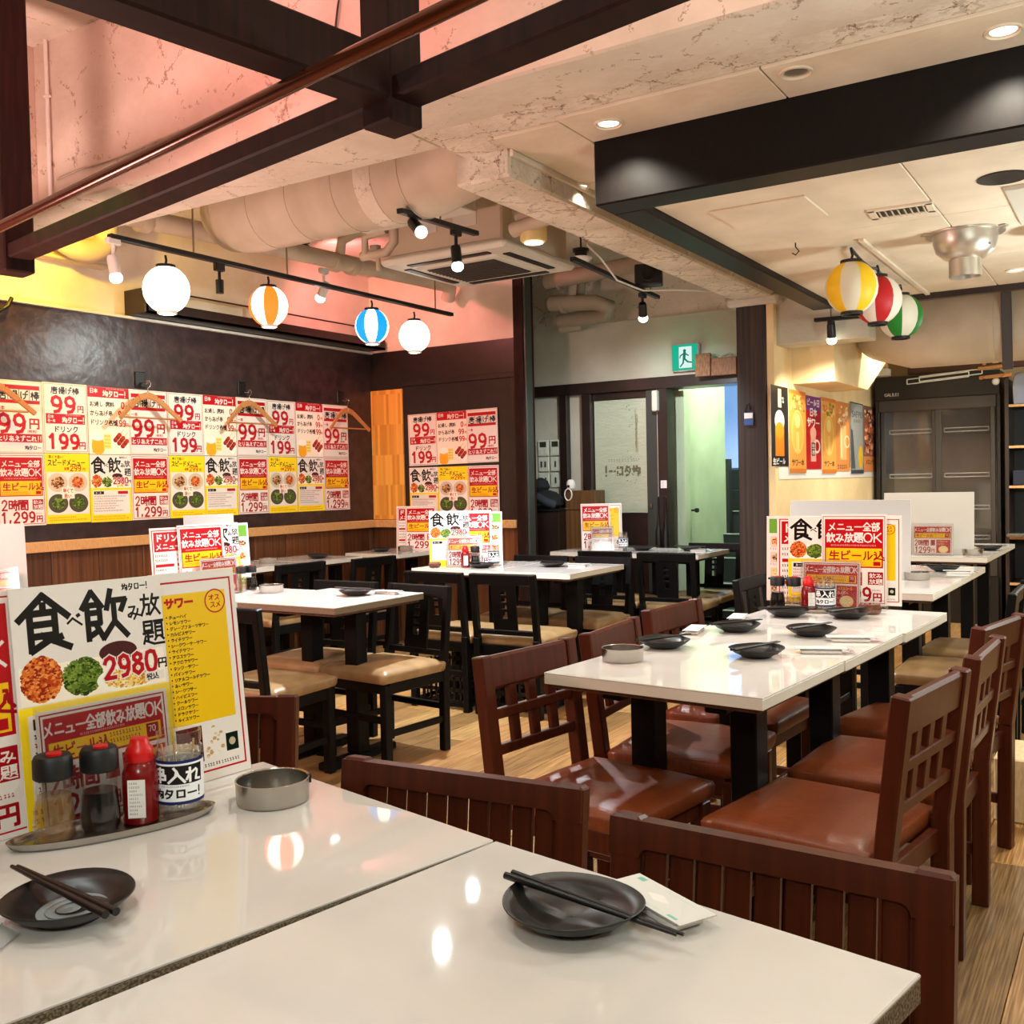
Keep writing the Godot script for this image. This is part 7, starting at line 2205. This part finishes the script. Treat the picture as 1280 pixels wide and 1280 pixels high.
func build_mid_table_things():
	setting("beside the steel ashtray on the middle row", -1.235, -2.80, 68.0)
	setting("at the left edge of the central middle table", -1.150, -3.20, 62.0)
	setting("nearest the camera on the right half of the middle row", -0.935, -2.765, 74.0)
	setting("in the centre of the middle row between two wipes", -0.905, -3.21, 72.0)
	setting("at the back of the middle row by the amber cup", -0.900, -3.66, 70.0)
	setting("at the back of the middle row before the soy bottle", -1.105, -3.62, 40.0)
	make_ashtray("steel ashtray on the front corner of the middle row", -1.252, -2.55)
	make_wipe("wrapped wet wipe at the right front of the middle row", -0.790, -2.90, 20.0)
	make_wipe("wrapped wet wipe at the right centre of the middle row", -0.765, -3.14, 20.0)
	make_wipe("wrapped wet wipe at the left edge of the middle row", -1.265, -3.12, 100.0)
	make_wipe("wrapped wet wipe at the left rear of the middle row", -1.235, -3.45, 100.0)
	# cards held up along the back edge
	var gm := "menu cards behind the middle row"
	var y := 0.757
	make_card("narrow food menu card at the left of the middle row cards", Vector3(-1.284, y, -3.93), Vector3(-1.027, y, -3.93), 0.338, M.card_food, 3.0, gm)
	make_card("drink menu card peeking out second from the left, middle row", Vector3(-1.240, y, -3.924), Vector3(-0.983, y, -3.924), 0.338, M.card_drink, 3.0, gm)
	make_card("brush title menu card half covered by the red card, middle row", Vector3(-1.193, y, -3.918), Vector3(-0.936, y, -3.918), 0.338, M.card_eat, 3.0, gm)
	make_card("yellow list menu card at the right of the middle row cards", Vector3(-0.938, y, -3.921), Vector3(-0.766, y, -3.921), 0.340, M.card_sour, 3.0, gm)
	make_card("full red menu card at the front of the middle row cards", Vector3(-1.060, y, -3.910), Vector3(-0.818, y, -3.910), 0.345, M.card_all, 3.0, gm)
	var hd := thing("card_holder", "clear holder foot under the middle row menu cards", "card holder", Vector3(-1.03, TY, -3.925))
	part(hd, "base", box_mesh(Vector3(0.42, 0.014, 0.06), 0.003), M.acrylic, Vector3(0, 0.007, 0))
	for s in [-1, 1]:
		part(hd, "jaw", box_mesh(Vector3(0.42, 0.03, 0.003), 0.001), M.acrylic, Vector3(0, 0.026, s * 0.026))
	make_stand("clear stand with small red card in front of the middle row cards", Vector3(-1.117, TY, -3.845), Vector3(-0.900, TY, -3.840), 0.185)
	make_tray("oval steel tray under the bottles at the back of the middle row", -1.085, -3.775, 0.0, 0.29, 0.09)
	make_bottle("black capped soy sauce bottle at the back of the middle row", -1.190, -3.775, M.soy, M.black_plastic, 0.066)
	make_bottle("black capped pale vinegar bottle at the back of the middle row", -1.130, -3.78, M.vinegar, M.black_plastic, 0.05)
	make_bottle("red sauce bottle at the back of the middle row", -1.072, -3.775, M.red_sauce, M.cap_red, 0.09, "condiment bottles", true)
	make_jar("glass jar with black and white label at the middle row back", -1.010, -3.78, 10.0)
	var am := thing("amber_cup", "small amber glass cup by the rear plate of the middle row", "cup", Vector3(-0.855, TY, -3.80))
	part(am, "bowl", lathe_mesh(v2([0.0, 0.0, 0.034, 0.0, 0.040, 0.006, 0.043, 0.022, 0.036, 0.036, 0.0, 0.040]), 24), M.amber)

func build_far_table_things():
	var gb := "menu cards on far tables"
	# plain board on the table behind the middle row
	make_card("plain pale board standing upright behind the middle row cards", Vector3(-1.54, TY, -5.10), Vector3(-0.955, TY, -5.10), 0.388, M.card_back, 4.0, "plain board menus", "menu_board")
	make_card("plain pale board behind the small framed price card", Vector3(-1.43, TY, -6.77), Vector3(-0.893, TY, -6.77), 0.392, M.card_back, 4.0, "plain board menus", "menu_board")
	make_stand("clear stand with red price card in front of the far pale board", Vector3(-1.243, TY, -6.70), Vector3(-1.007, TY, -6.70), 0.19)
	make_ashtray("steel ashtray right of the plain board table", -0.93, -5.12)
	setting("behind the plain board", -0.885, -5.60, 18.0)
	make_wipe("wrapped wet wipe behind the plain board", -0.80, -5.50, 10.0)
	make_ashtray("steel ashtray by the far pale board near the fridge", -0.90, -6.78)
	setting("beside the far pale board near the fridge", -0.86, -7.2, 30.0)
	# left middle table
	setting("on the left middle table", -3.13, -3.56, 8.0)
	make_wipe("wrapped wet wipe behind the plate on the left middle table", -3.02, -3.66, 5.0)
	make_ashtray("steel ashtray beside the left middle menu cards", -3.62, -3.50)
	var gl := "menu cards on the left middle table"
	make_card("drink menu card at the left of the left middle cluster", Vector3(-3.842, TY, -2.985), Vector3(-3.820, TY, -3.242), 0.338, M.card_drink, 4.0, gl)
	make_card("red menu card at the front of the left middle cluster", Vector3(-3.822, TY, -3.125), Vector3(-3.800, TY, -3.382), 0.345, M.card_all, 4.0, gl)
	make_card("brush title card behind the red one in left middle cluster", Vector3(-3.836, TY, -3.235), Vector3(-3.814, TY, -3.492), 0.345, M.card_eat, 4.0, gl)
	make_card("food menu card with green top in the left middle cluster", Vector3(-3.842, TY, -3.305), Vector3(-3.820, TY, -3.562), 0.340, M.card_food, 4.0, gl)
	make_card("plain back board rising behind the left middle cluster", Vector3(-3.872, TY, -3.20), Vector3(-3.850, TY, -3.49), 0.388, M.card_back, 2.0, gl, "menu_board")
	make_stand("clear stand with small red card in the left middle cluster", Vector3(-3.780, TY, -3.215), Vector3(-3.762, TY, -3.425), 0.18)
	make_bottle("black capped soy bottle beside the left middle cluster", -3.765, -3.505, M.soy, M.black_plastic, 0.066)
	make_bottle("black capped pale bottle left of the soy bottle in that cluster", -3.772, -3.445, M.vinegar, M.black_plastic, 0.05)
	# centre double table
	var gc := "menu cards on the central table"
	make_card("brush title card at the front of the central table cluster", Vector3(-3.765, TY, -4.98), Vector3(-3.555, TY, -5.115), 0.345, M.card_eat, 5.0, gc)
	make_card("red menu card right of the brush title, central table", Vector3(-3.650, TY, -5.06), Vector3(-3.440, TY, -5.195), 0.345, M.card_all, 5.0, gc)
	make_card("food menu card at the right of the central table cluster", Vector3(-3.600, TY, -5.105), Vector3(-3.390, TY, -5.24), 0.335, M.card_food, 5.0, gc)
	make_stand("clear stand with small red card on the central table", Vector3(-3.635, TY, -4.985), Vector3(-3.455, TY, -5.10), 0.19)
	make_bottle("black capped soy bottle on the central table", -3.465, -5.045, M.soy, M.black_plastic, 0.066)
	make_jar("glass jar with label on the central table", -3.385, -5.13, 28.0)
	make_bottle("red sauce bottle on the central table", -3.50, -4.99, M.red_sauce, M.cap_red, 0.09, "condiment bottles", true)
	var wb := thing("wooden_block", "small brown wooden block at the left of the central table", "block", Vector3(-3.70, TY, -4.945), 10)
	part(wb, "body", box_mesh(Vector3(0.075, 0.035, 0.05), 0.012), M.chair_wood_light, Vector3(0, 0.0175, 0))
	setting("left on the central table", -3.40, -5.02, 10.0)
	setting("right on the central table", -3.02, -5.22, 5.0)
	make_wipe("wrapped wet wipe on the central table", -2.88, -5.28, 5.0)
	# cards on the corner table behind
	make_card("pink tinted red menu card on the far corner table", Vector3(-4.94, TY, -6.22), Vector3(-4.70, TY, -6.30), 0.345, M.card_all, 4.0, gb)
	make_card("drink menu card behind the red one on the far corner table", Vector3(-5.02, TY, -6.21), Vector3(-4.78, TY, -6.29), 0.345, M.card_drink, 4.0, gb)
	make_ashtray("steel ashtray on the far corner table", -4.86, -6.12)
	setting("on the far corner table", -5.02, -6.02, 5.0)
	setting("on the wall table next to the corner table", -5.02, -5.32, 8.0)
	make_ashtray("steel ashtray on the nearer wall table", -5.03, -4.84)
	# entrance table
	make_card("red menu card at the front on the entrance table", Vector3(-3.52, TY, -6.52), Vector3(-3.34, TY, -6.64), 0.345, M.card_all, 6.0, gb)
	make_card("yellow list card right of the red one on the entrance table", Vector3(-3.39, TY, -6.615), Vector3(-3.27, TY, -6.695), 0.345, M.card_sour, 6.0, gb)
	make_stand("clear stand with small red card on the entrance table", Vector3(-3.42, TY, -6.49), Vector3(-3.29, TY, -6.58), 0.17)
	make_jar("glass jar with label on the entrance table", -3.22, -6.60, 22.0)
	setting("left on the entrance table", -3.08, -6.63, 8.0)
	setting("right on the entrance table", -2.74, -6.70, 4.0)
	make_wipe("wrapped wet wipe on the entrance table", -2.66, -6.66, 5.0)
	# board at the far left edge
	make_card("plain pale board at the left edge above the near menu", Vector3(-4.42, TY, -2.42), Vector3(-4.395, TY, -2.72), 0.372, M.card_back, 3.0, gb, "menu_board")
	make_stand("clear stand with red card in front of the left edge board", Vector3(-4.36, TY, -2.44), Vector3(-4.345, TY, -2.64), 0.17)

func build_small_details():
	# black cable end at the left wall
	single("wall_cable", "black curved cable end at the left edge above the posters", "cable", tube_mesh([Vector3(-5.46, 2.22, -3.20), Vector3(-5.42, 2.27, -3.23), Vector3(-5.40, 2.31, -3.28), Vector3(-5.41, 2.36, -3.31)], 0.012, 8), M.black)
